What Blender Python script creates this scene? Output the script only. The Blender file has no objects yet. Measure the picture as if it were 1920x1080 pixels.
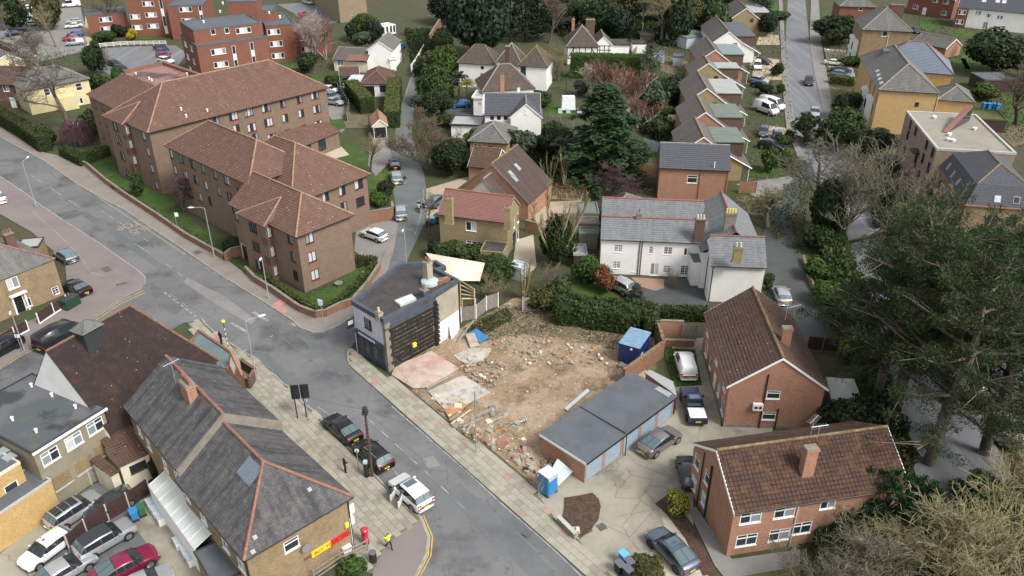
import bpy,math,random
import numpy as np
from mathutils import Vector,Matrix
random.seed(7);RNG=np.random.default_rng(7)
S=bpy.context.scene
COL=S.collection
rad=math.radians
# camera, sky, sun, exposure
FOC,PITCH,CAMH=1520.0,rad(29.5),49.0
cam=bpy.data.objects.new('camera',bpy.data.cameras.new('camera'));COL.objects.link(cam)
cam.location=(0,0,CAMH);cam.rotation_euler=(rad(90)-PITCH,0,0)
cam.data.sensor_width=36;cam.data.lens=FOC/1920*36;cam.data.clip_end=8000;cam.data.clip_start=0.5
S.camera=cam
W=bpy.data.worlds.new('World');S.world=W;W.use_nodes=True
_n,_l=W.node_tree.nodes,W.node_tree.links
_n.clear()
SUN_EL,SUN_AZ=rad(48),rad(128)
_sky=_n.new('ShaderNodeTexSky');_sky.sky_type='NISHITA';_sky.sun_disc=False
_sky.sun_elevation=SUN_EL;_sky.sun_rotation=SUN_AZ;_sky.air_density=1.0;_sky.dust_density=3.0
_hs=_n.new('ShaderNodeHueSaturation');_hs.inputs['Saturation'].default_value=0.22
_bg=_n.new('ShaderNodeBackground');_bg.inputs[1].default_value=0.115
_o=_n.new('ShaderNodeOutputWorld')
_l.new(_sky.outputs[0],_hs.inputs['Color']);_l.new(_hs.outputs[0],_bg.inputs[0]);_l.new(_bg.outputs[0],_o.inputs[0])
sl=bpy.data.lights.new('sun','SUN');sl.energy=1.5;sl.angle=rad(16);sl.color=(1.0,0.965,0.92)
sun=bpy.data.objects.new('sun',sl);COL.objects.link(sun);sun.location=(0,0,200)
_d=Vector((math.sin(SUN_AZ)*math.cos(SUN_EL),math.cos(SUN_AZ)*math.cos(SUN_EL),math.sin(SUN_EL)))
sun.rotation_euler=_d.to_track_quat('Z','Y').to_euler()
S.view_settings.view_transform='Standard';S.view_settings.look='None'
S.view_settings.gamma=1.0;S.view_settings.use_curve_mapping=False
S.view_settings.exposure=1.05
try:
 S.cycles.max_bounces=5;S.cycles.diffuse_bounces=3;S.cycles.glossy_bounces=3;S.cycles.transparent_max_bounces=8
except Exception:pass
# surveying: photo point -> place at a height
_c,_s=math.cos(PITCH),math.sin(PITCH)
def ray(px,py):
 r=(px-960)/FOC;u=(540-py)/FOC
 return Vector((r,_c+_s*u,-_s+_c*u))
def P(px,py,z=0.0):
 d=ray(px,py);t=(z-CAMH)/d.z
 return Vector((d.x*t,d.y*t,z))
def hit(px,py,p0,n):
 d=ray(px,py);o=Vector((0,0,CAMH))
 return o+d*((p0-o).dot(n)/d.dot(n))
def R(a,b):return random.uniform(a,b)
# objects and meshes
def tag(o,label=None,cat=None,group=None,kind=None):
 if label:o['label']=label
 if cat:o['category']=cat
 if group:o['group']=group
 if kind:o['kind']=kind
 return o
BASE={}
def thing(name,label,cat,base=(0,0,0),rot=0.0,group=None):
 o=bpy.data.objects.new(name,None);COL.objects.link(o)
 o.location=base;o.rotation_euler=(0,0,rot);o.empty_display_size=0.3
 BASE[o.name]=Vector(base)if rot==0 else None
 return tag(o,label,cat,group)
def base_of(o):
 while o.parent:o=o.parent
 return BASE.get(o.name)or Vector((0,0,0))
def link(name,me,parent=None,loc=None,rot=None,kind=None):
 o=bpy.data.objects.new(name,me);COL.objects.link(o)
 if parent:o.parent=parent
 if loc is not None:o.location=loc
 if rot is not None:o.rotation_euler=rot
 if kind:o['kind']=kind
 return o
class MB:
 def __init__(s):s.v,s.f,s.m=[],[],[]
 def poly(s,pts,m=0):
  i=len(s.v);s.v.extend(tuple(p)for p in pts);s.f.append(tuple(range(i,i+len(pts))));s.m.append(m)
 def box(s,x0,x1,y0,y1,z0,z1,m=0,T=None,taper=0.0):
  t=taper
  p=[(x0,y0,z0),(x1,y0,z0),(x1,y1,z0),(x0,y1,z0),(x0+t,y0+t,z1),(x1-t,y0+t,z1),(x1-t,y1-t,z1),(x0+t,y1-t,z1)]
  if T:p=[tuple(T(*q))for q in p]
  i=len(s.v);s.v+=p
  for f in((0,3,2,1),(4,5,6,7),(0,1,5,4),(1,2,6,5),(2,3,7,6),(3,0,4,7)):
   s.f.append(tuple(i+k for k in f));s.m.append(m)
 def slab(s,pts,z0,z1,m=0,top=None):
  n=len(pts);a=[(p[0],p[1],z0)for p in pts];b=[(p[0],p[1],z1)for p in pts]
  s.poly(b,m if top is None else top)
  for k in range(n):s.poly([a[k],a[(k+1)%n],b[(k+1)%n],b[k]],m)
 def tube(s,pts,rr,n=6,m=0,cap=True):
  pts=[Vector(p)for p in pts]
  if not isinstance(rr,(list,tuple)):rr=[rr]*len(pts)
  i0=len(s.v);k=len(pts)
  for j,p in enumerate(pts):
   d=(pts[min(j+1,k-1)]-pts[max(j-1,0)])
   if d.length<1e-9:d=Vector((0,0,1))
   d.normalize()
   a=Vector((1,0,0))if abs(d.x)<0.9 else Vector((0,1,0))
   x=d.cross(a).normalized();y=d.cross(x)
   for q in range(n):
    t=2*math.pi*q/n;s.v.append(tuple(p+(x*math.cos(t)+y*math.sin(t))*rr[j]))
  for j in range(k-1):
   for q in range(n):
    a=i0+j*n+q;b=i0+j*n+(q+1)%n
    s.f.append((a,b,b+n,a+n));s.m.append(m)
  if cap:
   s.f.append(tuple(i0+q for q in range(n))[::-1]);s.m.append(m)
   s.f.append(tuple(i0+(k-1)*n+q for q in range(n)));s.m.append(m)
 def mesh(s,name,mats,off=None,smooth=False):
  me=bpy.data.meshes.new(name)
  v=s.v if off is None else[(p[0]-off[0],p[1]-off[1],p[2]-off[2])for p in s.v]
  me.from_pydata(v,[],s.f)
  for mt in(mats if isinstance(mats,(list,tuple))else[mats]):me.materials.append(mt)
  me.polygons.foreach_set('material_index',s.m)
  if smooth:me.polygons.foreach_set('use_smooth',[True]*len(s.f))
  uvl=me.uv_layers.new(name='UVMap');uv=np.zeros((len(me.loops),2),dtype=np.float32)
  li=0;V_=s.v
  for f in s.f:
   nx=ny=nz=0.0;k=len(f)
   for q in range(k):
    a=V_[f[q]];b=V_[f[(q+1)%k]]
    nx+=(a[1]-b[1])*(a[2]+b[2]);ny+=(a[2]-b[2])*(a[0]+b[0]);nz+=(a[0]-b[0])*(a[1]+b[1])
   l=math.sqrt(nx*nx+ny*ny+nz*nz)or 1.0;nx/=l;ny/=l;nz/=l
   h=math.hypot(nx,ny)
   if h<0.02:ux,uy,vx,vy,vz=1.0,0.0,0.0,1.0,0.0
   else:
    ux,uy=-ny/h,nx/h
    vx,vy,vz=-nz*uy,nz*ux,nx*uy-ny*ux
   for q in f:
    p=V_[q];uv[li,0]=p[0]*ux+p[1]*uy;uv[li,1]=p[0]*vx+p[1]*vy+p[2]*vz;li+=1
  uvl.data.foreach_set('uv',uv.ravel())
  me.update()
  return me
 def build(s,name,mats,parent=None,smooth=False,kind=None,off=None):
  if off is None and parent is not None:off=base_of(parent)
  return link(name,s.mesh(name,mats,off,smooth),parent,kind=kind)
def np_mesh(name,V,Fq,mats,mi=None,smooth=False):
 V=np.asarray(V,dtype=np.float32);Fq=np.asarray(Fq,dtype=np.int32)
 me=bpy.data.meshes.new(name);k=Fq.shape[1]
 me.vertices.add(len(V));me.vertices.foreach_set('co',V.ravel())
 me.loops.add(Fq.size);me.loops.foreach_set('vertex_index',Fq.ravel())
 me.polygons.add(len(Fq));me.polygons.foreach_set('loop_start',np.arange(0,Fq.size,k,dtype=np.int32))
 for mt in(mats if isinstance(mats,(list,tuple))else[mats]):me.materials.append(mt)
 if mi is not None:me.polygons.foreach_set('material_index',np.asarray(mi,dtype=np.int32))
 if smooth:me.polygons.foreach_set('use_smooth',np.ones(len(Fq),dtype=bool))
 me.update(calc_edges=True)
 return me
 # materials
MAT={}
def nodes(name):
 m=bpy.data.materials.new(name);m.use_nodes=True
 nt=m.node_tree;b=nt.nodes['Principled BSDF']
 return m,nt.nodes,nt.links,b
def c4(c):return(c[0],c[1],c[2],1.0)
def flat(name,col,rough=0.6,metal=0.0,coat=0.0,spec=0.5,vary=0.0,nscale=3.0,namt=0.0):
 """plain surface with a little grain; vary = change of value from object to object"""
 if name in MAT:return MAT[name]
 m,n,l,b=nodes(name)
 b.inputs['Roughness'].default_value=rough;b.inputs['Metallic'].default_value=metal
 b.inputs['Coat Weight'].default_value=coat;b.inputs['Specular IOR Level'].default_value=spec
 b.inputs['Base Color'].default_value=c4(col);src=None
 if namt>0:
  g=n.new('ShaderNodeNewGeometry');t=n.new('ShaderNodeTexNoise');t.inputs['Scale'].default_value=nscale;t.inputs['Detail'].default_value=6
  l.new(g.outputs['Position'],t.inputs['Vector'])
  mr=n.new('ShaderNodeMapRange');mr.inputs[1].default_value=0.3;mr.inputs[2].default_value=0.7
  mr.inputs[3].default_value=1-namt;mr.inputs[4].default_value=1+namt*0.6;l.new(t.outputs[0],mr.inputs[0])
  mx=n.new('ShaderNodeMix');mx.data_type='RGBA';mx.blend_type='MULTIPLY';mx.inputs[0].default_value=1
  mx.inputs[6].default_value=c4(col);l.new(mr.outputs[0],mx.inputs[7]);src=mx.outputs[2]
 if vary>0:
  oi=n.new('ShaderNodeObjectInfo');hv=n.new('ShaderNodeHueSaturation');mr=n.new('ShaderNodeMapRange')
  mr.inputs[3].default_value=1-vary;mr.inputs[4].default_value=1+vary;l.new(oi.outputs['Random'],mr.inputs[0]);l.new(mr.outputs[0],hv.inputs['Value'])
  if src:l.new(src,hv.inputs['Color'])
  else:hv.inputs['Color'].default_value=c4(col)
  src=hv.outputs[0]
 if src:l.new(src,b.inputs['Base Color'])
 MAT[name]=m;return m
def ramp(n,stops):
 r=n.new('ShaderNodeValToRGB');e=r.color_ramp.elements
 while len(e)<len(stops):e.new(0.5)
 for k,(p,c)in enumerate(stops):e[k].position=p;e[k].color=c4(c)
 return r
def mixc(n,l,fac,a,b_,mode='MIX'):
 x=n.new('ShaderNodeMix');x.data_type='RGBA';x.blend_type=mode
 for i,s in((0,fac),(6,a),(7,b_)):
  if isinstance(s,(int,float)):x.inputs[i].default_value=s
  elif isinstance(s,(tuple,list)):x.inputs[i].default_value=c4(s)
  else:l.new(s,x.inputs[i])
 return x.outputs[2]
def noise(n,l,vec,scale,detail=5,rough=0.55,lo=0.35,hi=0.65,dist=0.0):
 t=n.new('ShaderNodeTexNoise');t.inputs['Scale'].default_value=scale;t.inputs['Detail'].default_value=detail
 t.inputs['Roughness'].default_value=rough;t.inputs['Distortion'].default_value=dist
 l.new(vec,t.inputs['Vector'])
 m=n.new('ShaderNodeMapRange');m.inputs[1].default_value=lo;m.inputs[2].default_value=hi;l.new(t.outputs[0],m.inputs[0])
 return m.outputs[0]
def scaled(n,l,vec,sx,sy,sz=1.0):
 k=n.new('ShaderNodeMapping');k.inputs['Scale'].default_value=(sx,sy,sz);l.new(vec,k.inputs['Vector']);return k.outputs[0]
def bricky(name,c1,c2,mortar,bw=0.225,bh=0.075,ms=0.012,stain=(0.1,0.09,0.07),stain_amt=0.35,streak=0.0,streak_col=(0.02,0.02,0.025),moss=None,moss_amt=0.0,rough=0.85,specks=0.0,patch=None,bump=0.0,offset=0.5):
 """masonry, tiles or slates from the surface's own metres (UV), with blotches, run-off streaks, lichen specks and moss"""
 if name in MAT:return MAT[name]
 m,n,l,b=nodes(name)
 uv=n.new('ShaderNodeUVMap').outputs[0];g=n.new('ShaderNodeNewGeometry').outputs['Position']
 t=n.new('ShaderNodeTexBrick');t.inputs['Scale'].default_value=1.0;t.offset=offset
 t.inputs['Color1'].default_value=c4(c1);t.inputs['Color2'].default_value=c4(c2);t.inputs['Mortar'].default_value=c4(mortar)
 t.inputs['Mortar Size'].default_value=ms;t.inputs['Mortar Smooth'].default_value=0.3
 t.inputs['Brick Width'].default_value=bw;t.inputs['Row Height'].default_value=bh;t.inputs['Bias'].default_value=0.0
 l.new(uv,t.inputs['Vector']);col=t.outputs['Color']
 if patch:col=mixc(n,l,noise(n,l,g,0.35,6,0.6,0.42,0.62),col,mixc(n,l,0.6,col,patch))
 f=noise(n,l,g,0.9,7,0.65,0.4,0.75)
 fm=n.new('ShaderNodeMath');fm.operation='MULTIPLY';fm.inputs[1].default_value=stain_amt;l.new(f,fm.inputs[0])
 col=mixc(n,l,fm.outputs[0],col,stain)
 f=noise(n,l,g,7.0,3,0.6,0.3,0.7)
 mr=n.new('ShaderNodeMapRange');mr.inputs[3].default_value=0.82;mr.inputs[4].default_value=1.15;l.new(f,mr.inputs[0])
 col=mixc(n,l,1.0,col,mr.outputs[0],'MULTIPLY')
 if streak>0:
  f=noise(n,l,scaled(n,l,uv,1.6,0.12),1.0,5,0.6,0.45,0.68)
  fm=n.new('ShaderNodeMath');fm.operation='MULTIPLY';fm.inputs[1].default_value=streak;l.new(f,fm.inputs[0])
  col=mixc(n,l,fm.outputs[0],col,streak_col)
 if moss:
  f=noise(n,l,g,1.3,8,0.7,0.5,0.62)
  fm=n.new('ShaderNodeMath');fm.operation='MULTIPLY';fm.inputs[1].default_value=moss_amt;l.new(f,fm.inputs[0])
  col=mixc(n,l,fm.outputs[0],col,moss)
 if specks>0:
  vo=n.new('ShaderNodeTexVoronoi');vo.inputs['Scale'].default_value=1.5;l.new(g,vo.inputs['Vector'])
  lt=n.new('ShaderNodeMath');lt.operation='LESS_THAN';lt.inputs[1].default_value=specks;l.new(vo.outputs['Distance'],lt.inputs[0])
  col=mixc(n,l,lt.outputs[0],col,(0.42,0.4,0.36))
 l.new(col,b.inputs['Base Color']);b.inputs['Roughness'].default_value=rough;b.inputs['Specular IOR Level'].default_value=0.25
 if bump>0:
  bp=n.new('ShaderNodeBump');bp.inputs['Strength'].default_value=bump;bp.inputs['Distance'].default_value=0.02
  l.new(t.outputs['Fac'],bp.inputs['Height']);bp.invert=True;l.new(bp.outputs[0],b.inputs['Normal'])
 MAT[name]=m;return m
def ground(name,layers,rough=0.95,bump=0.0,bscale=6.0,crack=0.0,crack_scale=0.25,crack_col=(0.03,0.03,0.03)):
 """layers: base colour, then (colour, noise scale, lo, hi, amount[, stretch xy])"""
 if name in MAT:return MAT[name]
 m,n,l,b=nodes(name)
 g=n.new('ShaderNodeNewGeometry').outputs['Position'];col=None
 base=n.new('ShaderNodeRGB');base.outputs[0].default_value=c4(layers[0]);col=base.outputs[0]
 for k,L in enumerate(layers[1:]):
  vec=g
  if len(L)>5:
   mp=n.new('ShaderNodeMapping');mp.inputs['Rotation'].default_value=(0,0,L[5][2]);mp.inputs['Scale'].default_value=(L[5][0],L[5][1],1);l.new(g,mp.inputs['Vector']);vec=mp.outputs[0]
  else:
   mp=n.new('ShaderNodeMapping');mp.inputs['Location'].default_value=(17.3*k,9.1*k,0);l.new(g,mp.inputs['Vector']);vec=mp.outputs[0]
  f=noise(n,l,vec,L[1],7,0.6,L[2],L[3])
  fm=n.new('ShaderNodeMath');fm.operation='MULTIPLY';fm.inputs[1].default_value=L[4];l.new(f,fm.inputs[0])
  col=mixc(n,l,fm.outputs[0],col,L[0])
 if crack>0:
  dn=n.new('ShaderNodeTexNoise');dn.inputs['Scale'].default_value=0.8;l.new(g,dn.inputs['Vector'])
  vm=n.new('ShaderNodeVectorMath');vm.operation='MULTIPLY_ADD';vm.inputs[1].default_value=(1.2,1.2,0);l.new(dn.outputs['Color'],vm.inputs[0]);l.new(g,vm.inputs[2])
  vo=n.new('ShaderNodeTexVoronoi');vo.feature='DISTANCE_TO_EDGE';vo.inputs['Scale'].default_value=crack_scale;l.new(vm.outputs[0],vo.inputs['Vector'])
  mr=n.new('ShaderNodeMapRange');mr.inputs[1].default_value=0.0;mr.inputs[2].default_value=0.012;mr.inputs[3].default_value=crack;mr.inputs[4].default_value=0;l.new(vo.outputs['Distance'],mr.inputs[0])
  br=noise(n,l,g,0.25,2,0.5,0.4,0.6)
  fm=n.new('ShaderNodeMath');fm.operation='MULTIPLY';l.new(mr.outputs[0],fm.inputs[0]);l.new(br,fm.inputs[1])
  col=mixc(n,l,fm.outputs[0],col,crack_col)
 l.new(col,b.inputs['Base Color']);b.inputs['Roughness'].default_value=rough;b.inputs['Specular IOR Level'].default_value=0.2
 if bump>0:
  t=n.new('ShaderNodeTexNoise');t.inputs['Scale'].default_value=bscale;t.inputs['Detail'].default_value=8;l.new(g,t.inputs['Vector'])
  bp=n.new('ShaderNodeBump');bp.inputs['Strength'].default_value=bump;bp.inputs['Distance'].default_value=0.1;l.new(t.outputs[0],bp.inputs['Height']);l.new(bp.outputs[0],b.inputs['Normal'])
 MAT[name]=m;return m
def leafy(name,dark,light,rough=0.7,trans=0.25,cl=1.2):
 """foliage: each spray differs a little, clumps differ more"""
 if name in MAT:return MAT[name]
 m,n,l,b=nodes(name)
 g=n.new('ShaderNodeNewGeometry');oi=n.new('ShaderNodeObjectInfo')
 f=noise(n,l,g.outputs['Position'],cl,4,0.6,0.3,0.7)
 ad=n.new('ShaderNodeMath');ad.operation='MULTIPLY_ADD';ad.inputs[1].default_value=0.55;l.new(f,ad.inputs[0])
 m2=n.new('ShaderNodeMath');m2.operation='MULTIPLY';m2.inputs[1].default_value=0.45;l.new(g.outputs['Random Per Island'],m2.inputs[0]);l.new(m2.outputs[0],ad.inputs[2])
 col=mixc(n,l,ad.outputs[0],tuple(k*.8 for k in dark),tuple(k*.8 for k in light))
 hv=n.new('ShaderNodeHueSaturation');mr=n.new('ShaderNodeMapRange');mr.inputs[3].default_value=0.8;mr.inputs[4].default_value=1.2
 l.new(oi.outputs['Random'],mr.inputs[0]);l.new(mr.outputs[0],hv.inputs['Value']);l.new(col,hv.inputs['Color'])
 l.new(hv.outputs[0],b.inputs['Base Color']);b.inputs['Roughness'].default_value=rough;b.inputs['Specular IOR Level'].default_value=0.25
 if trans>0:
  out=n['Material Output'];tr=n.new('ShaderNodeBsdfTranslucent');l.new(hv.outputs[0],tr.inputs['Color'])
  ms=n.new('ShaderNodeMixShader');ms.inputs[0].default_value=trans;l.new(b.outputs[0],ms.inputs[1]);l.new(tr.outputs[0],ms.inputs[2]);l.new(ms.outputs[0],out.inputs[0])
 MAT[name]=m;return m
 # the place's materials
M={}
M['flat_brick']=bricky('brown flats brick',(0.235,0.15,0.105),(0.16,0.105,0.08),(0.21,0.17,0.13),stain=(0.13,0.095,0.07),stain_amt=0.45)
M['red_brick']=bricky('red flats brick',(0.25,0.085,0.05),(0.19,0.065,0.042),(0.2,0.12,0.09),stain=(0.14,0.05,0.035),stain_amt=0.3)
M['orange_brick']=bricky('orange brick',(0.42,0.19,0.105),(0.33,0.15,0.09),(0.36,0.27,0.2),stain=(0.23,0.12,0.075),stain_amt=0.4)
M['house_brick']=bricky('house red brick',(0.42,0.195,0.12),(0.31,0.145,0.092),(0.34,0.24,0.18),stain=(0.19,0.1,0.065),stain_amt=0.4)
M['stock_brick']=bricky('yellow stock brick',(0.33,0.235,0.12),(0.24,0.165,0.09),(0.27,0.22,0.15),stain=(0.11,0.085,0.055),stain_amt=0.6)
M['sandy_brick']=bricky('sandy brick',(0.36,0.28,0.135),(0.28,0.215,0.105),(0.3,0.25,0.16),stain=(0.17,0.13,0.07),stain_amt=0.45)
M['yellow_brick']=bricky('bright yellow brick',(0.52,0.34,0.125),(0.44,0.28,0.1),(0.45,0.33,0.17),stain=(0.3,0.2,0.09),stain_amt=0.35)
M['pale_yellow_brick']=bricky('pale buff brick',(0.56,0.36,0.15),(0.49,0.31,0.13),(0.5,0.36,0.2),stain=(0.36,0.23,0.1),stain_amt=0.3)
M['mauve_brick']=bricky('mauve brick',(0.34,0.235,0.2),(0.28,0.19,0.165),(0.3,0.24,0.21),stain=(0.22,0.14,0.11),stain_amt=0.3)
M['tan_brick']=bricky('tan brick',(0.3,0.235,0.15),(0.25,0.19,0.12),(0.26,0.21,0.15),stain_amt=0.25)
M['wall_brick']=bricky('garden wall brick',(0.33,0.13,0.075),(0.24,0.1,0.065),(0.25,0.18,0.13),stain=(0.12,0.09,0.06),stain_amt=0.6,moss=(0.12,0.12,0.06),moss_amt=0.3)
M['dark_brick']=bricky('dark brown brick',(0.14,0.075,0.055),(0.11,0.06,0.045),(0.12,0.09,0.07),stain_amt=0.3)
M['tile_brown']=bricky('brown flats tiles',(0.178,0.1,0.076),(0.138,0.08,0.062),(0.08,0.048,0.04),0.3,0.34,0.022,stain=(0.1,0.062,0.05),stain_amt=0.7,streak=0.5,streak_col=(0.095,0.058,0.047),moss=(0.2,0.12,0.06),moss_amt=0.25,specks=0.085,rough=0.9,offset=0.0)
M['tile_mottle']=bricky('mottled brown tiles',(0.108,0.056,0.041),(0.076,0.043,0.034),(0.018,0.013,0.012),0.33,0.34,0.045,stain=(0.05,0.033,0.027),stain_amt=0.75,streak=0.45,streak_col=(0.045,0.03,0.027),moss=(0.16,0.085,0.035),moss_amt=0.4,rough=0.95,specks=0.012,offset=0.0)
M['tile_plum']=bricky('plum tiles',(0.132,0.074,0.06),(0.093,0.055,0.046),(0.045,0.03,0.027),0.3,0.34,0.03,stain=(0.12,0.085,0.06),stain_amt=0.5,streak=0.2,streak_col=(0.1,0.06,0.05),specks=0.08,moss=(0.15,0.11,0.055),moss_amt=0.3,rough=0.95,offset=0.0)
M['tile_black']=bricky('sooty old tiles',(0.045,0.03,0.027),(0.03,0.024,0.022),(0.022,0.017,0.016),0.17,0.11,0.012,stain=(0.022,0.02,0.02),stain_amt=0.75,streak=0.5,streak_col=(0.022,0.02,0.021),moss=(0.13,0.055,0.038),moss_amt=0.2,specks=0.06,patch=(0.05,0.029,0.025),rough=0.95)
M['tile_pink']=bricky('pink red tiles',(0.265,0.132,0.108),(0.215,0.105,0.086),(0.15,0.08,0.068),0.17,0.11,0.012,stain=(0.19,0.115,0.095),stain_amt=0.4,streak=0.25,streak_col=(0.2,0.09,0.075))
M['tile_orange']=bricky('orange garage tiles',(0.36,0.2,0.12),(0.29,0.15,0.1),(0.2,0.11,0.08),0.3,0.34,0.02,stain_amt=0.2)
M['tile_grey']=bricky('grey brown concrete tiles',(0.145,0.13,0.118),(0.115,0.103,0.094),(0.07,0.064,0.058),0.3,0.34,0.025,stain=(0.09,0.075,0.065),stain_amt=0.4,streak=0.3,streak_col=(0.19,0.175,0.15),offset=0.0)
M['tile_slategrey']=bricky('dark grey new tiles',(0.098,0.103,0.118),(0.085,0.09,0.103),(0.04,0.042,0.05),0.33,0.3,0.02,stain_amt=0.05,rough=0.75)
M['tile_old']=bricky('weathered brown tiles',(0.125,0.1,0.083),(0.095,0.075,0.063),(0.05,0.042,0.038),0.17,0.11,0.012,stain=(0.055,0.048,0.045),stain_amt=0.5,streak=0.4,streak_col=(0.05,0.045,0.045),moss=(0.2,0.13,0.05),moss_amt=0.25)
M['slate']=bricky('weathered slate',(0.125,0.121,0.123),(0.083,0.081,0.084),(0.04,0.039,0.04),0.3,0.2,0.014,stain=(0.055,0.053,0.056),stain_amt=0.6,streak=0.95,streak_col=(0.034,0.034,0.038),moss=(0.17,0.165,0.13),moss_amt=0.35,rough=0.72,specks=0.015)
M['slate_grey']=bricky('blue grey slate',(0.2,0.212,0.222),(0.15,0.16,0.17),(0.08,0.09,0.1),0.3,0.2,0.012,stain=(0.1,0.105,0.105),stain_amt=0.5,streak=0.35,streak_col=(0.24,0.26,0.25),moss=(0.17,0.165,0.12),moss_amt=0.3,rough=0.7)
M['slate_blue']=bricky('new blue slate',(0.165,0.195,0.245),(0.15,0.178,0.225),(0.1,0.115,0.14),0.3,0.2,0.01,stain_amt=0.08,rough=0.6)
M['slate_old']=bricky('old grey slate',(0.16,0.16,0.155),(0.12,0.12,0.12),(0.07,0.07,0.07),0.3,0.2,0.012,stain=(0.09,0.085,0.075),stain_amt=0.5,streak=0.4,streak_col=(0.22,0.22,0.2),moss=(0.2,0.17,0.09),moss_amt=0.3)
M['ridge_orange']=flat('terracotta ridge',(0.27,0.125,0.09),0.9,nscale=3,namt=0.3)
M['ridge_pale']=flat('buff ridge',(0.3,0.19,0.125),0.9,nscale=3,namt=0.35)
M['ridge_brown']=flat('brown ridge',(0.19,0.1,0.07),0.9,nscale=3,namt=0.35)
M['ridge_moss']=flat('mossy ridge',(0.21,0.15,0.08),0.95,nscale=2,namt=0.5)
M['ridge_grey']=flat('grey ridge',(0.24,0.23,0.21),0.9,nscale=3,namt=0.3)
M['ridge_red']=flat('red ridge',(0.26,0.115,0.095),0.85,nscale=3,namt=0.3)
M['felt']=ground('blue grey roofing felt',[(0.105,0.118,0.13),((0.075,0.085,0.095),0.5,0.45,0.65,0.6),((0.15,0.16,0.165),1.5,0.55,0.75,0.35)],rough=0.85)
M['felt_dark']=ground('dark pub roofing felt',[(0.06,0.052,0.052),((0.095,0.085,0.08),0.6,0.45,0.65,0.5),((0.03,0.03,0.032),1.2,0.5,0.7,0.5),((0.11,0.105,0.1),0.9,0.6,0.75,0.6)],rough=0.75)
M['felt_pool']=ground('stained flat roof',[(0.082,0.092,0.095),((0.12,0.122,0.125),0.13,0.48,0.53,0.8),((0.036,0.04,0.042),0.2,0.5,0.57,0.85),((0.14,0.15,0.06),0.3,0.6,0.7,0.5)],rough=0.6)
M['felt_pink']=ground('pink flat roof',[(0.27,0.15,0.13),((0.04,0.04,0.045),0.11,0.5,0.55,0.8),((0.2,0.12,0.1),1.0,0.45,0.7,0.4)],rough=0.9)
M['felt_green']=ground('green mineral felt',[(0.155,0.185,0.16),((0.115,0.135,0.115),0.7,0.45,0.65,0.6)],rough=0.9)
M['felt_grey']=ground('pale grey roof',[(0.33,0.34,0.33),((0.24,0.25,0.24),0.5,0.45,0.65,0.5)],rough=0.8)
M['gravel_roof']=ground('gravel roof',[(0.27,0.25,0.205),((0.2,0.185,0.15),0.4,0.45,0.65,0.6),((0.32,0.3,0.26),6.0,0.5,0.7,0.4)],rough=0.95)
M['white_roof']=flat('pale grey membrane',(0.5,0.53,0.55),0.6,nscale=0.5,namt=0.1)
M['white']=flat('white render',(0.79,0.78,0.745),0.8,nscale=0.7,namt=0.07)
M['white_paint']=flat('white paint',(0.78,0.78,0.76),0.55)
M['lavender']=flat('lavender grey render',(0.56,0.56,0.62),0.8,nscale=0.8,namt=0.08)
M['cream']=flat('cream render',(0.62,0.57,0.44),0.85,nscale=0.8,namt=0.15)
M['cream_yellow']=flat('pale yellow render',(0.6,0.51,0.29),0.85,nscale=0.6,namt=0.12)
M['beige']=ground('dirty beige render',[(0.36,0.325,0.245),((0.25,0.225,0.165),0.35,0.45,0.65,0.6),((0.17,0.155,0.12),0.8,0.58,0.75,0.5,(1.5,1.5,0.0))])
M['stone']=ground('grey party wall',[(0.23,0.205,0.17),((0.14,0.125,0.1),1.2,0.45,0.65,0.7),((0.32,0.29,0.24),3,0.55,0.7,0.4)])
M['khaki']=ground('khaki concrete',[(0.25,0.225,0.16),((0.16,0.145,0.1),0.4,0.45,0.65,0.6)])
M['navy']=flat('navy shopfront',(0.035,0.05,0.085),0.45,nscale=2,namt=0.15)
M['slate_navy']=flat('slate blue band',(0.065,0.08,0.1),0.6,nscale=1.2,namt=0.25)
M['black_board']=flat('black insulation board',(0.017,0.016,0.017),0.55,nscale=3,namt=0.5,vary=0.25)
M['joint']=flat('yellow foam joint',(0.62,0.55,0.3),0.9,nscale=4,namt=0.3)
M['tarp']=flat('black sheeting',(0.014,0.014,0.016),0.4)
M['dark']=flat('dark opening',(0.012,0.013,0.015),0.5)
M['glass']=flat('window glass',(0.03,0.036,0.042),0.08,spec=0.7)
M['glass_mid']=flat('window with blind',(0.23,0.25,0.26),0.2,spec=0.6)
M['glass_pale']=flat('window with net curtain',(0.5,0.51,0.51),0.25,spec=0.6)
M['glass_teal']=flat('window with teal curtain',(0.05,0.18,0.19),0.2,spec=0.6)
M['glass_sky']=flat('roof glass',(0.3,0.33,0.36),0.1,spec=0.8)
M['poly']=flat('milky polycarbonate',(0.55,0.58,0.55),0.3,nscale=0.8,namt=0.12)
M['greenglass']=flat('dull glass roof',(0.12,0.165,0.165),0.2,spec=0.6,nscale=0.7,namt=0.2)
M['brown_frame']=flat('dark brown frame',(0.03,0.016,0.012),0.5)
M['soldier']=flat('red soldier course',(0.28,0.09,0.06),0.85,nscale=5,namt=0.3)
M['black_pipe']=flat('black pipe',(0.015,0.015,0.016),0.4)
M['grey_metal']=flat('galvanised metal',(0.36,0.38,0.39),0.45,metal=0.5)
M['lamp_grey']=flat('painted steel column',(0.3,0.315,0.3),0.5)
M['dark_metal']=flat('dark steel',(0.05,0.053,0.055),0.5,metal=0.3)
M['garage_blue']=flat('pale blue garage door',(0.27,0.335,0.4),0.55,nscale=1.5,namt=0.08)
M['wood']=flat('weathered timber',(0.25,0.225,0.19),0.9,nscale=4,namt=0.3,vary=0.15)
M['wood_new']=flat('fresh sawn timber',(0.5,0.38,0.24),0.85,nscale=4,namt=0.2,vary=0.15)
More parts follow.
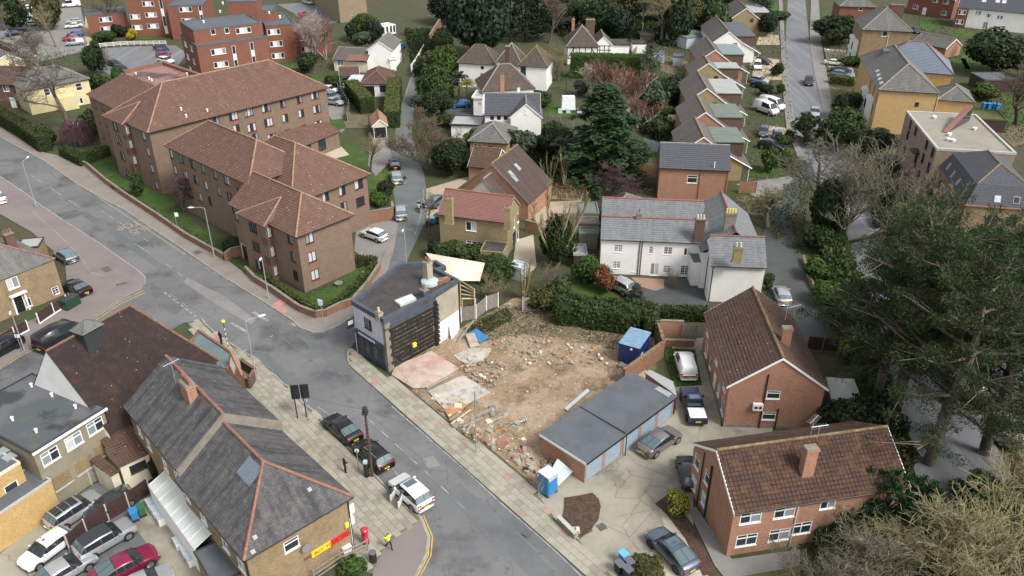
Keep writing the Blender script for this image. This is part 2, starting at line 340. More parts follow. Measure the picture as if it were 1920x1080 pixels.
M['wood_brown']=flat('brown fence boards',(0.26,0.15,0.08),0.9,nscale=4,namt=0.3,vary=0.15)
M['fence_dark']=flat('dark brown fence board',(0.055,0.028,0.024),0.8,nscale=4,namt=0.3,vary=0.1)
M['concrete_post']=flat('concrete post',(0.42,0.41,0.38),0.9,nscale=5,namt=0.2)
M['telegraph']=flat('creosoted pole',(0.075,0.05,0.038),0.9,nscale=6,namt=0.4)
M['red_post']=flat('pillar box red',(0.52,0.02,0.05),0.4,coat=0.3)
M['blue_plastic']=flat('blue plastic',(0.03,0.2,0.46),0.45)
M['blue_light']=flat('light blue lid',(0.11,0.4,0.66),0.45)
M['bin_black']=flat('black plastic',(0.018,0.019,0.022),0.5)
M['bin_lid']=flat('grey plastic lid',(0.11,0.115,0.14),0.5)
M['bin_green']=flat('green plastic',(0.03,0.13,0.06),0.5)
M['bin_dkgreen']=flat('dark green steel',(0.015,0.05,0.03),0.5)
M['container']=flat('dark blue container',(0.018,0.032,0.13),0.5,nscale=2,namt=0.2)
M['container_roof']=flat('pale blue container roof',(0.21,0.33,0.45),0.55,nscale=1.5,namt=0.15)
M['loo_blue']=flat('toilet cabin blue',(0.02,0.19,0.4),0.4)
M['loo_white']=flat('toilet cabin roof',(0.72,0.74,0.75),0.4)
M['sheet']=flat('pale grey sheet',(0.42,0.48,0.52),0.55,nscale=1,namt=0.1)
M['ply']=flat('old plywood',(0.36,0.31,0.26),0.9,nscale=2,namt=0.3)
M['blue_board']=flat('blue sheet',(0.04,0.16,0.36),0.6,nscale=2,namt=0.15)
M['sail']=flat('cream canvas',(0.56,0.52,0.42),0.85,nscale=0.5,namt=0.05)
M['gazebo']=flat('grey white canvas',(0.55,0.57,0.54),0.8,nscale=0.7,namt=0.06)
M['pink_slab']=ground('painted concrete slab',[(0.46,0.35,0.29),((0.36,0.17,0.14),0.22,0.5,0.64,0.65),((0.55,0.5,0.44),0.6,0.45,0.65,0.6),((0.25,0.2,0.15),1.2,0.55,0.7,0.7),((0.1,0.06,0.06),0.3,0.66,0.72,0.7)],bump=0.2)
M['white_slab']=ground('pale broken slab',[(0.47,0.43,0.37),((0.3,0.26,0.21),0.5,0.45,0.6,0.7),((0.4,0.42,0.44),0.3,0.5,0.65,0.5),((0.22,0.17,0.12),1.4,0.52,0.68,0.7)],bump=0.2)
M['orange_slab']=flat('orange rubble slab',(0.46,0.23,0.1),0.95,nscale=1.5,namt=0.4)
M['rust']=flat('rusty sheet',(0.26,0.13,0.08),0.9,nscale=2,namt=0.4)
M['earth']=ground('garden earth',[(0.07,0.066,0.04),((0.05,0.075,0.026),0.08,0.42,0.6,0.75),((0.09,0.075,0.048),0.3,0.5,0.65,0.6),((0.03,0.036,0.02),0.9,0.5,0.7,0.6)],bump=0.4)
M['asphalt']=ground('road asphalt',[(0.128,0.132,0.135),((0.18,0.182,0.182),0.09,0.42,0.6,0.7),((0.062,0.065,0.068),0.16,0.5,0.64,0.8),((0.15,0.14,0.145),0.5,0.45,0.65,0.4,(0.12,1.6,rad(-42))),((0.07,0.07,0.074),1.1,0.6,0.68,0.55),((0.19,0.19,0.185),9,0.5,0.72,0.4)],rough=0.9,crack=0.6,crack_scale=0.3,crack_col=(0.05,0.05,0.052))
M['asphalt_far']=ground('pale road asphalt',[(0.165,0.17,0.178),((0.135,0.14,0.15),0.12,0.42,0.6,0.6),((0.27,0.275,0.285),0.4,0.5,0.65,0.45,(1.6,0.06,rad(8)))],rough=0.85)
M['asphalt_lane']=ground('lane asphalt',[(0.13,0.14,0.14),((0.09,0.097,0.097),0.2,0.45,0.62,0.6),((0.17,0.175,0.17),0.7,0.5,0.7,0.4)],rough=0.9)
M['asphalt_dark']=ground('damp tarmac',[(0.075,0.083,0.08),((0.055,0.06,0.06),0.25,0.45,0.62,0.6),((0.1,0.105,0.095),0.8,0.5,0.7,0.5)],rough=0.8)
M['pave_buff']=ground('brown pavement',[(0.235,0.205,0.18),((0.19,0.165,0.15),0.3,0.45,0.6,0.6),((0.27,0.25,0.22),1.0,0.5,0.7,0.4)],rough=0.95)
M['pave_grey']=ground('grey pavement',[(0.215,0.208,0.195),((0.165,0.16,0.155),0.3,0.45,0.62,0.6),((0.255,0.24,0.22),1.0,0.5,0.7,0.5)],rough=0.95)
M['pave_pink']=ground('pinkish tarmac apron',[(0.205,0.175,0.165),((0.16,0.14,0.135),0.3,0.45,0.62,0.6)],rough=0.95)
M['tactile']=flat('pink tactile paving',(0.42,0.2,0.17),0.9,nscale=2,namt=0.15)
M['kerb']=flat('granite kerb',(0.3,0.29,0.27),0.9,nscale=2,namt=0.3)
M['slab']=ground('paving slab',[(0.33,0.308,0.25),((0.245,0.23,0.18),0.35,0.45,0.62,0.65),((0.34,0.315,0.255),1.4,0.5,0.7,0.5),((0.14,0.14,0.085),0.7,0.58,0.72,0.6)],rough=0.95)
M['slab_b']=ground('darker paving slab',[(0.275,0.257,0.208),((0.205,0.19,0.15),0.35,0.45,0.62,0.65),((0.3,0.28,0.22),1.4,0.5,0.7,0.5)],rough=0.95)
M['slab_r']=ground('reddish paving slab',[(0.36,0.24,0.195),((0.27,0.2,0.16),0.5,0.45,0.62,0.6)],rough=0.95)
M['slab_joint']=ground('slab bedding',[(0.135,0.135,0.085),((0.09,0.1,0.055),1.0,0.45,0.6,0.6)])
M['yard']=ground('cracked yard concrete',[(0.31,0.29,0.232),((0.235,0.22,0.175),0.25,0.45,0.62,0.7),((0.15,0.142,0.112),0.2,0.52,0.64,0.75),((0.36,0.34,0.275),0.9,0.5,0.7,0.4),((0.2,0.19,0.1),1.3,0.6,0.72,0.5)],rough=0.95,crack=0.5,crack_scale=0.16,crack_col=(0.05,0.048,0.035))
M['dirt']=ground('rubble strewn dirt',[(0.25,0.18,0.115),((0.36,0.285,0.2),0.25,0.45,0.6,0.8),((0.115,0.078,0.05),0.35,0.5,0.64,0.8),((0.36,0.29,0.2),2.2,0.54,0.68,0.75),((0.11,0.085,0.055),1.6,0.56,0.7,0.6),((0.27,0.14,0.075),0.9,0.57,0.7,0.5),((0.5,0.44,0.35),5.0,0.6,0.68,0.8)],bump=0.7,bscale=2.5)
M['mulch']=ground('bark mulch',[(0.075,0.048,0.035),((0.12,0.08,0.06),4,0.45,0.65,0.7),((0.04,0.028,0.02),1.5,0.5,0.65,0.6)],bump=0.5)
M['scrub']=ground('weedy ground',[(0.15,0.12,0.075),((0.075,0.095,0.035),0.5,0.5,0.66,0.75),((0.07,0.055,0.04),1.0,0.52,0.68,0.7),((0.25,0.22,0.17),3.0,0.58,0.7,0.6)],bump=0.6,bscale=3)
M['lawn']=ground('lawn',[(0.045,0.085,0.02),((0.068,0.11,0.028),0.5,0.42,0.62,0.7),((0.045,0.085,0.02),1.6,0.5,0.68,0.7),((0.13,0.15,0.055),0.25,0.55,0.7,0.5)],bump=0.5,bscale=14)
M['lawn_dry']=ground('worn grass',[(0.1,0.115,0.04),((0.16,0.135,0.07),0.3,0.45,0.62,0.6),((0.06,0.085,0.025),1.2,0.5,0.68,0.6)],bump=0.4)
M['tan_grass']=ground('dry straw grass',[(0.36,0.28,0.15),((0.27,0.2,0.11),1.0,0.45,0.65,0.6),((0.2,0.17,0.1),3,0.5,0.7,0.5)],bump=0.5)
M['gravel']=ground('pale gravel drive',[(0.38,0.31,0.23),((0.3,0.25,0.19),0.5,0.45,0.65,0.5),((0.45,0.39,0.31),8,0.5,0.7,0.4)])
M['patio']=ground('pale patio',[(0.44,0.39,0.3),((0.36,0.32,0.25),0.6,0.45,0.65,0.5)])
M['brick_paving']=ground('brick paving',[(0.3,0.2,0.145),((0.24,0.17,0.125),0.8,0.45,0.65,0.6)])
M['line_white']=ground('worn white line',[(0.5,0.5,0.47),((0.22,0.22,0.22),2.2,0.5,0.6,0.8)])
M['line_faint']=ground('faded white line',[(0.3,0.3,0.29),((0.16,0.165,0.17),1.5,0.45,0.58,0.85)])
M['line_yellow']=ground('worn yellow line',[(0.5,0.35,0.09),((0.25,0.2,0.12),2.0,0.5,0.62,0.7)])
M['line_pale_yellow']=ground('faded yellow line',[(0.3,0.255,0.165),((0.25,0.22,0.17),2.0,0.48,0.6,0.7)])
M['iron']=flat('iron cover',(0.1,0.095,0.09),0.7,nscale=5,namt=0.3)
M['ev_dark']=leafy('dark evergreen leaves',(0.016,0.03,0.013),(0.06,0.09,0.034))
M['ev_mid']=leafy('mid green leaves',(0.025,0.05,0.015),(0.1,0.145,0.045))
M['ev_bright']=leafy('bright green leaves',(0.035,0.075,0.014),(0.12,0.19,0.04))
M['ev_yellow']=leafy('yellow green leaves',(0.12,0.14,0.02),(0.42,0.42,0.07))
M['ev_grey']=leafy('grey green leaves',(0.05,0.07,0.045),(0.16,0.19,0.125))
M['ev_olive']=leafy('olive leaves',(0.05,0.055,0.02),(0.14,0.14,0.05))
M['conifer']=leafy('conifer needles',(0.012,0.03,0.013),(0.05,0.09,0.034),trans=0.1)
M['cypress']=leafy('dark cypress needles',(0.01,0.023,0.014),(0.036,0.06,0.034),trans=0.1)
M['pine']=leafy('pine needles',(0.014,0.03,0.012),(0.075,0.11,0.036),trans=0.15,cl=0.7)
M['pine_blue']=leafy('young pine needles',(0.012,0.035,0.014),(0.06,0.125,0.045),trans=0.1,cl=2.0)
M['beech']=leafy('russet beech leaves',(0.17,0.065,0.035),(0.36,0.16,0.09))
M['tan_leaf']=leafy('tan oak leaves',(0.13,0.095,0.05),(0.36,0.27,0.15))
M['yellow_bloom']=leafy('yellow bloom',(0.35,0.28,0.03),(0.65,0.52,0.05))
M['purple_twig']=leafy('purple twigs',(0.07,0.035,0.04),(0.16,0.085,0.1),trans=0)
M['hedge']=leafy('clipped hedge leaves',(0.02,0.042,0.012),(0.085,0.125,0.035))
M['hedge_bright']=leafy('bright hedge leaves',(0.03,0.07,0.014),(0.11,0.185,0.04))
M['hedge_top']=leafy('yellowed hedge leaves',(0.06,0.075,0.02),(0.2,0.22,0.06))
M['ivy']=leafy('ivy leaves',(0.015,0.035,0.01),(0.07,0.115,0.03))
M['straw']=leafy('straw grass leaves',(0.22,0.17,0.09),(0.45,0.37,0.22))
M['bark']=flat('grey brown bark',(0.14,0.115,0.09),0.95,nscale=3,namt=0.4)
M['bark_dark']=flat('dark bark',(0.065,0.052,0.042),0.95,nscale=3,namt=0.4)
M['twig']=flat('grey twigs',(0.135,0.12,0.095),0.95,nscale=2,namt=0.35)
M['twig_moss']=flat('mossy grey twigs',(0.155,0.145,0.1),0.95,nscale=1,namt=0.4)
M['tile_dark']=bricky('dark purple brown tiles',(0.1,0.066,0.058),(0.075,0.052,0.047),(0.045,0.032,0.03),0.17,0.11,0.012,stain=(0.05,0.04,0.037),stain_amt=0.4,streak=0.4,streak_col=(0.14,0.11,0.09))
M['twig_green']=flat('yellow green twigs',(0.25,0.22,0.115),0.95,nscale=1,namt=0.4)
M['twig_brown']=flat('brown twigs',(0.15,0.115,0.085),0.95,nscale=2,namt=0.35)
M['twig_red']=flat('russet twigs',(0.2,0.095,0.07),0.95,nscale=1,namt=0.4)
M['twig_pale']=flat('pale pinkish twigs',(0.36,0.28,0.25),0.9,nscale=2,namt=0.3)
M['birch']=flat('pale birch bark',(0.5,0.44,0.36),0.9,nscale=3,namt=0.3)
def paint(name,c,metal=0.25,rough=0.32):return flat('paint '+name,c,rough,metal,coat=0.5)
PAINT={k:paint(k,*v)for k,v in{'black':((0.012,0.013,0.016),),'white':((0.72,0.73,0.72),0.0),'silver':((0.45,0.47,0.48),0.5),'grey':((0.2,0.205,0.215),0.5),'bronze':((0.24,0.22,0.215),0.5),'navy':((0.016,0.028,0.085),),'slate':((0.085,0.115,0.16),0.35),'blue':((0.02,0.1,0.38),),'paleblue':((0.18,0.24,0.31),0.4),'red':((0.42,0.02,0.04),),'maroon':((0.22,0.015,0.055),0.2),'magenta':((0.45,0.02,0.08),),'charcoal':((0.045,0.05,0.056),0.4),'cream':((0.6,0.57,0.5),0.0),'greenblack':((0.015,0.022,0.022),)}.items()}
M['carglass']=flat('car glass',(0.02,0.026,0.03),0.06,spec=0.9)
M['carglass_sky']=flat('rear car glass',(0.09,0.13,0.14),0.08,spec=0.9)
M['tyre']=flat('tyre rubber',(0.014,0.014,0.015),0.85)
M['rim']=flat('alloy rim',(0.34,0.35,0.36),0.35,metal=0.7)
M['rim_dark']=flat('dark alloy rim',(0.05,0.05,0.055),0.4,metal=0.5)
M['trim']=flat('black car trim',(0.016,0.016,0.018),0.55)
M['lamp_clear']=flat('clear headlamp',(0.62,0.65,0.67),0.12,spec=0.8)
M['lamp_red']=flat('red tail lamp',(0.34,0.01,0.025),0.2)
M['plate_y']=flat('yellow number plate',(0.68,0.5,0.03),0.5)
M['plate_w']=flat('white number plate',(0.7,0.7,0.67),0.5)
M['skin']=flat('skin',(0.5,0.32,0.24),0.6)
M['hair']=flat('dark hair',(0.02,0.015,0.012),0.7)
M['cloth_black']=flat('black clothing',(0.012,0.012,0.015),0.85)
M['cloth_grey']=flat('grey clothing',(0.3,0.3,0.33),0.85)
M['hivis']=flat('yellow high visibility jacket',(0.62,0.72,0.04),0.7)
M['hivis_band']=flat('silver band',(0.6,0.62,0.65),0.4)
M['orange']=flat('cone orange',(0.75,0.09,0.03),0.5)
M['zebra_yellow']=flat('beacon globe',(0.75,0.62,0.08),0.35)
M['sign_yellow']=flat('banner yellow',(0.72,0.52,0.02),0.6)
M['sign_red']=flat('banner red',(0.55,0.025,0.02),0.6)
M['sign_dark']=flat('banner dark red print',(0.22,0.015,0.012),0.6)
# windows and doors (shared meshes, each one an object)
WCACHE={}
GL=['glass','glass_mid','glass_pale','glass_teal']
WSTYLE={'w1':(1,(1,),'white_paint',None,(6,1,1,0)),'w2':(2,(1,),'white_paint',None,(6,2,2,0)),'w3':(3,(1,),'white_paint',None,(6,2,2,0)),'wt2':(2,(.68,.32),'white_paint',None,(7,2,1,0)),'wt3':(3,(.7,.3),'white_paint',None,(6,2,2,0)),'wt1':(1,(.68,.32),'white_paint',None,(6,2,1,0)),'sash':(1,(.5,.5),'white_paint',None,(6,1,2,0)),'cot':(4,(.34,.33,.33),'white_paint',None,(5,2,0,0)),'cot2':(2,(.34,.33,.33),'white_paint',None,(6,1,0,0)),'georg':(4,(.25,.25,.25,.25),'white_paint',None,(6,1,0,0)),'br1':(1,(1,),'brown_frame','soldier',(4,2,3,0)),'br2':(2,(1,),'brown_frame','soldier',(5,2,4,0)),'br3':(3,(1,),'brown_frame','soldier',(4,2,4,0)),'brt':(2,(1,),'brown_frame','soldier',(0,0,0,1)),'dk1':(1,(1,),'brown_frame',None,(1,0,0,0)),'dk2':(2,(.6,.4),'brown_frame',None,(1,0,0,0)),'dkst':(2,(1,),'stone','stone',(1,0,0,0)),'lead':(3,(.3,.35,.35),'brown_frame',None,(3,2,0,0)),'fr':(2,(.08,.92),'white_paint',None,(1,5,3,0)),'patio':(2,(1,),'brown_frame',None,(4,2,1,0)),'hatch':(1,(1,),'white_paint',None,(1,0,0,0)),'white':(2,(1,),'white_paint',None,(2,2,3,0)),'strip':(1,(.22,.28,.22,.28),'white_paint',None,(5,1,1,0)),'panelw':(4,(1,),'white_paint',None,(2,1,2,0)),}
def win_mesh(style,w,h,var):
 key=(style,round(w,2),round(h,2),var)
 if key in WCACHE:return WCACHE[key]
 ncol,rows,fm,sur,mix=WSTYLE[style]
 fr=MB();pn=MB();t=min(0.075,w*0.09)
 rnd=random.Random(hash(key)&0xffff)
 x0,x1,z0,z1=-w/2,w/2,-h/2,h/2
 fr.box(x0,x1,-0.1,-0.01,z0,z0+t);fr.box(x0,x1,-0.1,-0.01,z1-t,z1)
 fr.box(x0,x0+t,-0.1,-0.012,z0+t,z1-t);fr.box(x1-t,x1,-0.1,-0.012,z0+t,z1-t)
 bar=t if ncol<=3 and len(rows)<=2 else t*0.45
 for k in range(1,ncol):
  xc=x0+w*k/ncol;b2=t*1.3 if(ncol==4 and k==2)else bar
  fr.box(xc-b2/2,xc+b2/2,-0.09,-0.02,z0+t,z1-t)
 zc=z0
 for r in rows[:-1]:
  zc+=h*r;fr.box(x0+t,x1-t,-0.088,-0.024,zc-bar/2,zc+bar/2)
 fr.box(x0-0.04,x1+0.04,-0.02,0.06,z0-0.05,z0-0.002)
 if sur:
  fr.box(x0-0.12,x1+0.12,-0.03,0.012,z1+0.002,z1+0.17,1);fr.box(x0-0.1,x1+0.1,-0.03,0.05,z0-0.18,z0-0.055,1)
 pool=[i for i,q in enumerate(mix)for _ in range(q)]
 if style=='panelw':kinds=[0,2,4,0]if var%2 else[1,4,4,0]
 elif style in('cot','cot2','georg','strip'):kinds=[rnd.choice(pool)]*ncol
 else:kinds=[rnd.choice(pool)for _ in range(ncol)]
 if style=='strip':
  zc=z0
  for i,r in enumerate(rows):
   pn.poly([(x0+t,-.06,zc),(x1-t,-.06,zc),(x1-t,-.06,zc+h*r),(x0+t,-.06,zc+h*r)],4 if i%2==0 else 0);zc+=h*r
 else:
  for k in range(ncol):
   a=x0+t*0.5+(w-t)*k/ncol;b_=x0+t*0.5+(w-t)*(k+1)/ncol
   pn.poly([(a,-.06,z0+t*.5),(b_,-.06,z0+t*.5),(b_,-.06,z1-t*.5),(a,-.06,z1-t*.5)],kinds[k])
 r=(fr.mesh('window',[M[fm],M[sur]if sur else M[fm]]),pn.mesh('pane',[M[g]for g in GL]+[M['white_paint']]))
 WCACHE[key]=r;return r
def door_mesh(key,w,h,mat,kind):
 k=('door',key,round(w,2),round(h,2))
 if k in WCACHE:return WCACHE[k]
 d=MB();d.box(-w/2,w/2,-0.1,-0.05,-h/2,h/2)
 if kind=='garage':
  n=8
  for i in range(n):d.box(-w/2+.06,w/2-.06,-.05,-.03,-h/2+h*(i+.1)/n,-h/2+h*(i+.9)/n)
 else:
  for zz in((-.42,-.08),(0.02,.42)):
   for xx in((-.4,-.04),(.04,.4)):d.box(w*xx[0],w*xx[1],-.05,-.03,h*zz[0],h*zz[1])
 t=.06;f=MB();f.box(-w/2-t,-w/2,-.1,.0,-h/2,h/2+t);f.box(w/2,w/2+t,-.1,.0,-h/2,h/2+t);f.box(-w/2,w/2,-.1,.0,h/2,h/2+t)
 hd=MB();hd.box(-.06,.06,-.03,.01,-.14,-.08)if kind=='garage' else hd.box(w*.38,w*.43,-.03,.03,-.06,.06)
 r=(d.mesh('door',M[mat]),f.mesh('door_frame',M['white_paint']if kind!='garage' else M[mat]),hd.mesh('handle',M['grey_metal']))
 WCACHE[k]=r;return r
 # roofs
def clip_v(poly,lo,hi):
 def cut(p,c,keep_ge):
  out=[]
  for i in range(len(p)):
   a,b=p[i],p[(i+1)%len(p)]
   ia=a[1]>=c if keep_ge else a[1]<=c;ib=b[1]>=c if keep_ge else b[1]<=c
   if ia:out.append(a)
   if ia!=ib:
    t=(c-a[1])/(b[1]-a[1]);out.append((a[0]+(b[0]-a[0])*t,c))
  return out
 p=cut(poly,lo,True)
 return cut(p,hi,False)if len(p)>=3 else[]
def tile_face(mb,pts,course=0.34,lift=0.035,m=0):
 """a pitched plane laid in courses, each course's foot standing proud of the one below"""
 pts=[Vector(p)for p in pts]
 n=Vector((0,0,0))
 for i in range(len(pts)):n+=(pts[i]-pts[0]).cross(pts[(i+1)%len(pts)]-pts[0])
 n.normalize()
 if n.z<0:n=-n;pts=pts[::-1]
 u=Vector((0,0,1)).cross(n);u=u.normalized()if u.length>1e-4 else Vector((1,0,0));v=n.cross(u)
 o=min(pts,key=lambda p:p.dot(v))
 q=[((p-o).dot(u),(p-o).dot(v))for p in pts]
 top=max(a[1]for a in q);k=max(1,int(round(top/course)));dv=top/k
 for i in range(k):
  lo,hi=i*dv,(i+1)*dv
  c=clip_v(q,lo,hi)
  if len(c)<3:continue
  mb.poly([o+u*a+v*b+n*(0.01+lift*(hi-b)/dv)for a,b in c],m)
  e=[a for a,b in c if abs(b-lo)<1e-6]
  if len(e)>=2:
   a0,a1=min(e),max(e)
   mb.poly([o+u*a0+v*lo+n*0.0,o+u*a1+v*lo+n*0.0,o+u*a1+v*lo+n*(lift+.01),o+u*a0+v*lo+n*(lift+.01)],m)
def ridge_line(mb,a,b,r=0.12,m=0):
 a,b=Vector(a),Vector(b);L=(b-a).length;k=max(1,int(L/0.45))
 for i in range(k):
  p=a+(b-a)*(i/k);q=a+(b-a)*((i+0.97)/k)
  mb.tube([p+Vector((0,0,.02)),q+Vector((0,0,.02))],[r*R(.93,1.05),r*R(.93,1.05)],6,m)
  # a building in its own rectangle
class Bld:
 def __init__(s,name,label,cat,A,B,C=None,z=5.0,W=None,oh=0.35,group=None,root=None,zg=0.0,L=None):
  a=P(*A,z)if not isinstance(A,Vector)else A;b=P(*B,z)if not isinstance(B,Vector)else B
  d=(b-a);d.z=0;s.L=L or d.length;s.ux=d.normalized()
  s.vx=Vector((-s.ux.y,s.ux.x,0))
  if C is not None:
   c=P(*C,z)if not isinstance(C,Vector)else C;w=(c-b).dot(s.vx);s.vx=s.vx if w>0 else-s.vx;s.W=abs(w)
  if W is not None:s.W=abs(W);s.vx=s.vx if W>0 else-s.vx
  s.o=Vector((a.x,a.y,0));s.ze=z;s.oh=oh;s.zg=zg
  s.root=root or thing(name,label,cat,(s.o.x,s.o.y,zg),0,group)
  s.base=BASE[s.root.name]
  s.open={'a':[],'b':[],'c':[],'d':[]};s.wm=MB();s.wmats=[]
  s.pend=[]
 def pt(s,u,v,z):return s.o+s.ux*u+s.vx*v+Vector((0,0,z))
 def face(s,f,off=0.0):
  o,L,W=s.oh,s.L,s.W
  if f=='a':return s.pt(o,o-off,0),s.ux,-s.vx,L-2*o
  if f=='b':return s.pt(L-o+off,o,0),s.vx,s.ux,W-2*o
  if f=='c':return s.pt(L-o,W-o+off,0),-s.ux,s.vx,L-2*o
  return s.pt(o-off,W-o,0),-s.vx,-s.ux,W-2*o
 def loc(s,f,px,py,off=0.0):
  p0,t,n,ln=s.face(f,off);h=hit(px,py,p0,n);return(h-p0).dot(t),h.z,h
 def mi(s,mat):
  if mat not in s.wmats:s.wmats.append(mat)
  return s.wmats.index(mat)
 def put(s,f,sx,z,off=0.0,px=0.0):
  p0,t,n,ln=s.face(f,off);return p0+t*sx+Vector((0,0,z)),n
 def win(s,f,pos,w,h,style='wt2',px=True,off=0.0,label=None,cut=True):
  if px:sx,z,_=s.loc(f,pos[0],pos[1],off)
  else:sx,z=pos
  ln=s.face(f)[3]
  if cut and off==0.0:sx=min(max(sx,w/2+.12),ln-w/2-.12)
  z=max(z,h/2+.12)if style not in('fr','patio')else max(z,h/2+.04)
  if cut and off==0.0:z=min(z,s.ze-h/2-.12)
  if cut:s.open[f].append((sx-w/2,sx+w/2,z-h/2,z+h/2))
  c,n=s.put(f,sx,z,off);ang=math.atan2(n.y,n.x)-math.pi/2
  if style not in('fr','patio','hatch')and label is None:pass
  fm,pm=win_mesh(style,w,h,random.randrange(4))
  o=link('window',fm,s.root,c-s.base,(0,0,ang))
  link('pane',pm,o)
  if label:o['label']=label
  return o
 def door(s,f,pos,w=0.95,h=2.05,mat='navy',kind='door',px=True,label=None):
  sx=s.loc(f,pos[0],pos[1])[0]if px else pos[0]
  ln=s.face(f)[3];sx=min(max(sx,w/2+.1),ln-w/2-.1)
  z=s.zg+h/2+.03;s.open[f].append((sx-w/2-.06,sx+w/2+.06,z-h/2,z+h/2+.06))
  c,n=s.put(f,sx,z);ang=math.atan2(n.y,n.x)-math.pi/2
  d,fr,hd=door_mesh(mat,w,h,mat,kind)
  o=link('door',d,s.root,c-s.base,(0,0,ang));link('door_frame',fr,o);link('handle',hd,o)
  if label:o['label']=label
  return o
 def wall(s,f,z0,z1,mat,s0=None,s1=None,off=0.0):
  p0,t,n,ln=s.face(f,off);m=s.mi(mat);s0=0 if s0 is None else s0;s1=ln if s1 is None else s1
  ops=[(max(a,s0),min(b,s1),max(c,z0),min(d,z1))for a,b,c,d in s.open[f]if b>s0+.01 and a<s1-.01 and d>z0+.01 and c<z1-.01]
  xs=sorted({s0,s1,*[q for a in ops for q in a[:2]]});zs=sorted({z0,z1,*[q for a in ops for q in a[2:]]})
  for i in range(len(xs)-1):
   run=None
   for k in range(len(zs)-1):
    cx,cz=(xs[i]+xs[i+1])/2,(zs[k]+zs[k+1])/2
    hole=any(a<cx<b and c<cz<d for a,b,c,d in ops)
    if not hole:
     q=[p0+t*xs[i]+Vector((0,0,zs[k])),p0+t*xs[i+1]+Vector((0,0,zs[k])),p0+t*xs[i+1]+Vector((0,0,zs[k+1])),p0+t*xs[i]+Vector((0,0,zs[k+1]))]
     s.wm.poly(q,m)
  for a,b,c,d in ops:
   for(xa,za,xb,zb)in((a,c,b,c),(b,c,b,d),(b,d,a,d),(a,d,a,c)):
    q=[p0+t*xa+Vector((0,0,za)),p0+t*xb+Vector((0,0,zb)),p0+t*xb+Vector((0,0,zb))-n*.14,p0+t*xa+Vector((0,0,za))-n*.14]
    s.wm.poly(q,m)
 def walls(s,z0,z1,mat,faces='abcd'):
  for f in faces:s.wall(f,z0,z1,mat[f]if isinstance(mat,dict)else mat)
 def finish(s):
  if s.wm.f:s.wm.build('wall',[M[m]for m in s.wmats],s.root)
 def gable(s,axis,tan,mat,ridge='ridge_brown',wallmat=None,verge='white_paint',og=0.12,course=0.34,lift=0.035,ends=(1,1),zr=None,fascia='white_paint',split=0.5):
  o,L,W,ze=s.oh,s.L,s.W,s.ze
  rf,rd,tr,ga=MB(),MB(),MB(),MB()
  if axis=='u':q=lambda a,b,z:s.pt(a,b,z);LA,WB=L,W
  else:q=lambda a,b,z:s.pt(b,a,z);LA,WB=W,L
  zr=zr if zr is not None else ze+WB*split*tan
  a0,a1=(o-og if ends[0]else 0),(LA-o+og if ends[1]else LA);bm=WB*split
  s.plane1=(q(0,0,ze),q(1,0,ze),q(0,bm,zr));s.plane2=(q(0,WB,ze),q(1,WB,ze),q(0,bm,zr))
  tile_face(rf,[q(a0,0,ze),q(a1,0,ze),q(a1,bm,zr),q(a0,bm,zr)],course,lift)
  tile_face(rf,[q(a1,WB,ze),q(a0,WB,ze),q(a0,bm,zr),q(a1,bm,zr)],course,lift)
  ridge_line(rd,q(a0,bm,zr+.03),q(a1,bm,zr+.03),0.13)
  wz=lambda b:ze+(zr-ze)*min(b/bm,(WB-b)/(WB-bm))
  for e,aa in((0,o),(1,LA-o)):
   if ends[e]and wallmat:
    m=s.mi(wallmat)
    s.wm.poly([q(aa,o,ze+.001),q(aa,WB-o,ze+.001),q(aa,WB-o,wz(WB-o)-.03),q(aa,bm,zr-.03),q(aa,o,wz(o)-.03)],m)
  if verge:
   for e,aa in((0,a0),(1,a1)):
    if not ends[e]:continue
    sg=-1 if e==0 else 1
    for(b0,b1)in((0,bm),(WB,bm)):
     x0,x1=aa-sg*.03,aa+sg*.03
     p=[q(x0,b0,ze-.2),q(x0,b0,ze+.03),q(x0,b1,zr+.03),q(x0,b1,zr-.2)];p2=[q(x1,b0,ze-.2),q(x1,b0,ze+.03),q(x1,b1,zr+.03),q(x1,b1,zr-.2)]
     tr=MB()
     for k in range(4):tr.poly([p[k],p[(k+1)%4],p2[(k+1)%4],p2[k]])
     tr.poly(p);tr.poly(p2);tr.build('bargeboard',M[verge],s.root)
  s._roofparts(rf,mat,rd,ridge)
  if fascia:s.eaves([(q(a0,0,ze),q(a1,0,ze)),(q(a0,WB,ze),q(a1,WB,ze))],fascia)
 def _roofparts(s,rf,mat,rd,ridge,tr=None,verge=None):
  rf.build('roof',M[mat],s.root)
  if rd.f:rd.build('ridge',M[ridge],s.root)
  if tr is not None and tr.f:tr.build('bargeboard',M[verge],s.root)
 def eaves(s,segs,mat='white_paint'):
  g=MB();f=MB()
  for a,b in segs:
   g=MB();g.tube([a+Vector((0,0,-.03)),b+Vector((0,0,-.03))],0.065,6);g.build('gutter',M['black_pipe'],s.root)
   d=(b-a).normalized();nrm=Vector((-d.y,d.x,0));ctr=s.pt(s.L/2,s.W/2,a.z)
   if(ctr-a).dot(nrm)<0:nrm=-nrm
   i=nrm*(s.oh+.02)
   f.poly([a+nrm*.05+Vector((0,0,-.06)),b+nrm*.05+Vector((0,0,-.06)),b+i+Vector((0,0,-.06)),a+i+Vector((0,0,-.06))])
   f.poly([a+nrm*.05+Vector((0,0,-.06)),b+nrm*.05+Vector((0,0,-.06)),b+nrm*.05+Vector((0,0,.02)),a+nrm*.05+Vector((0,0,.02))])
  f.build('soffit',M[mat],s.root)
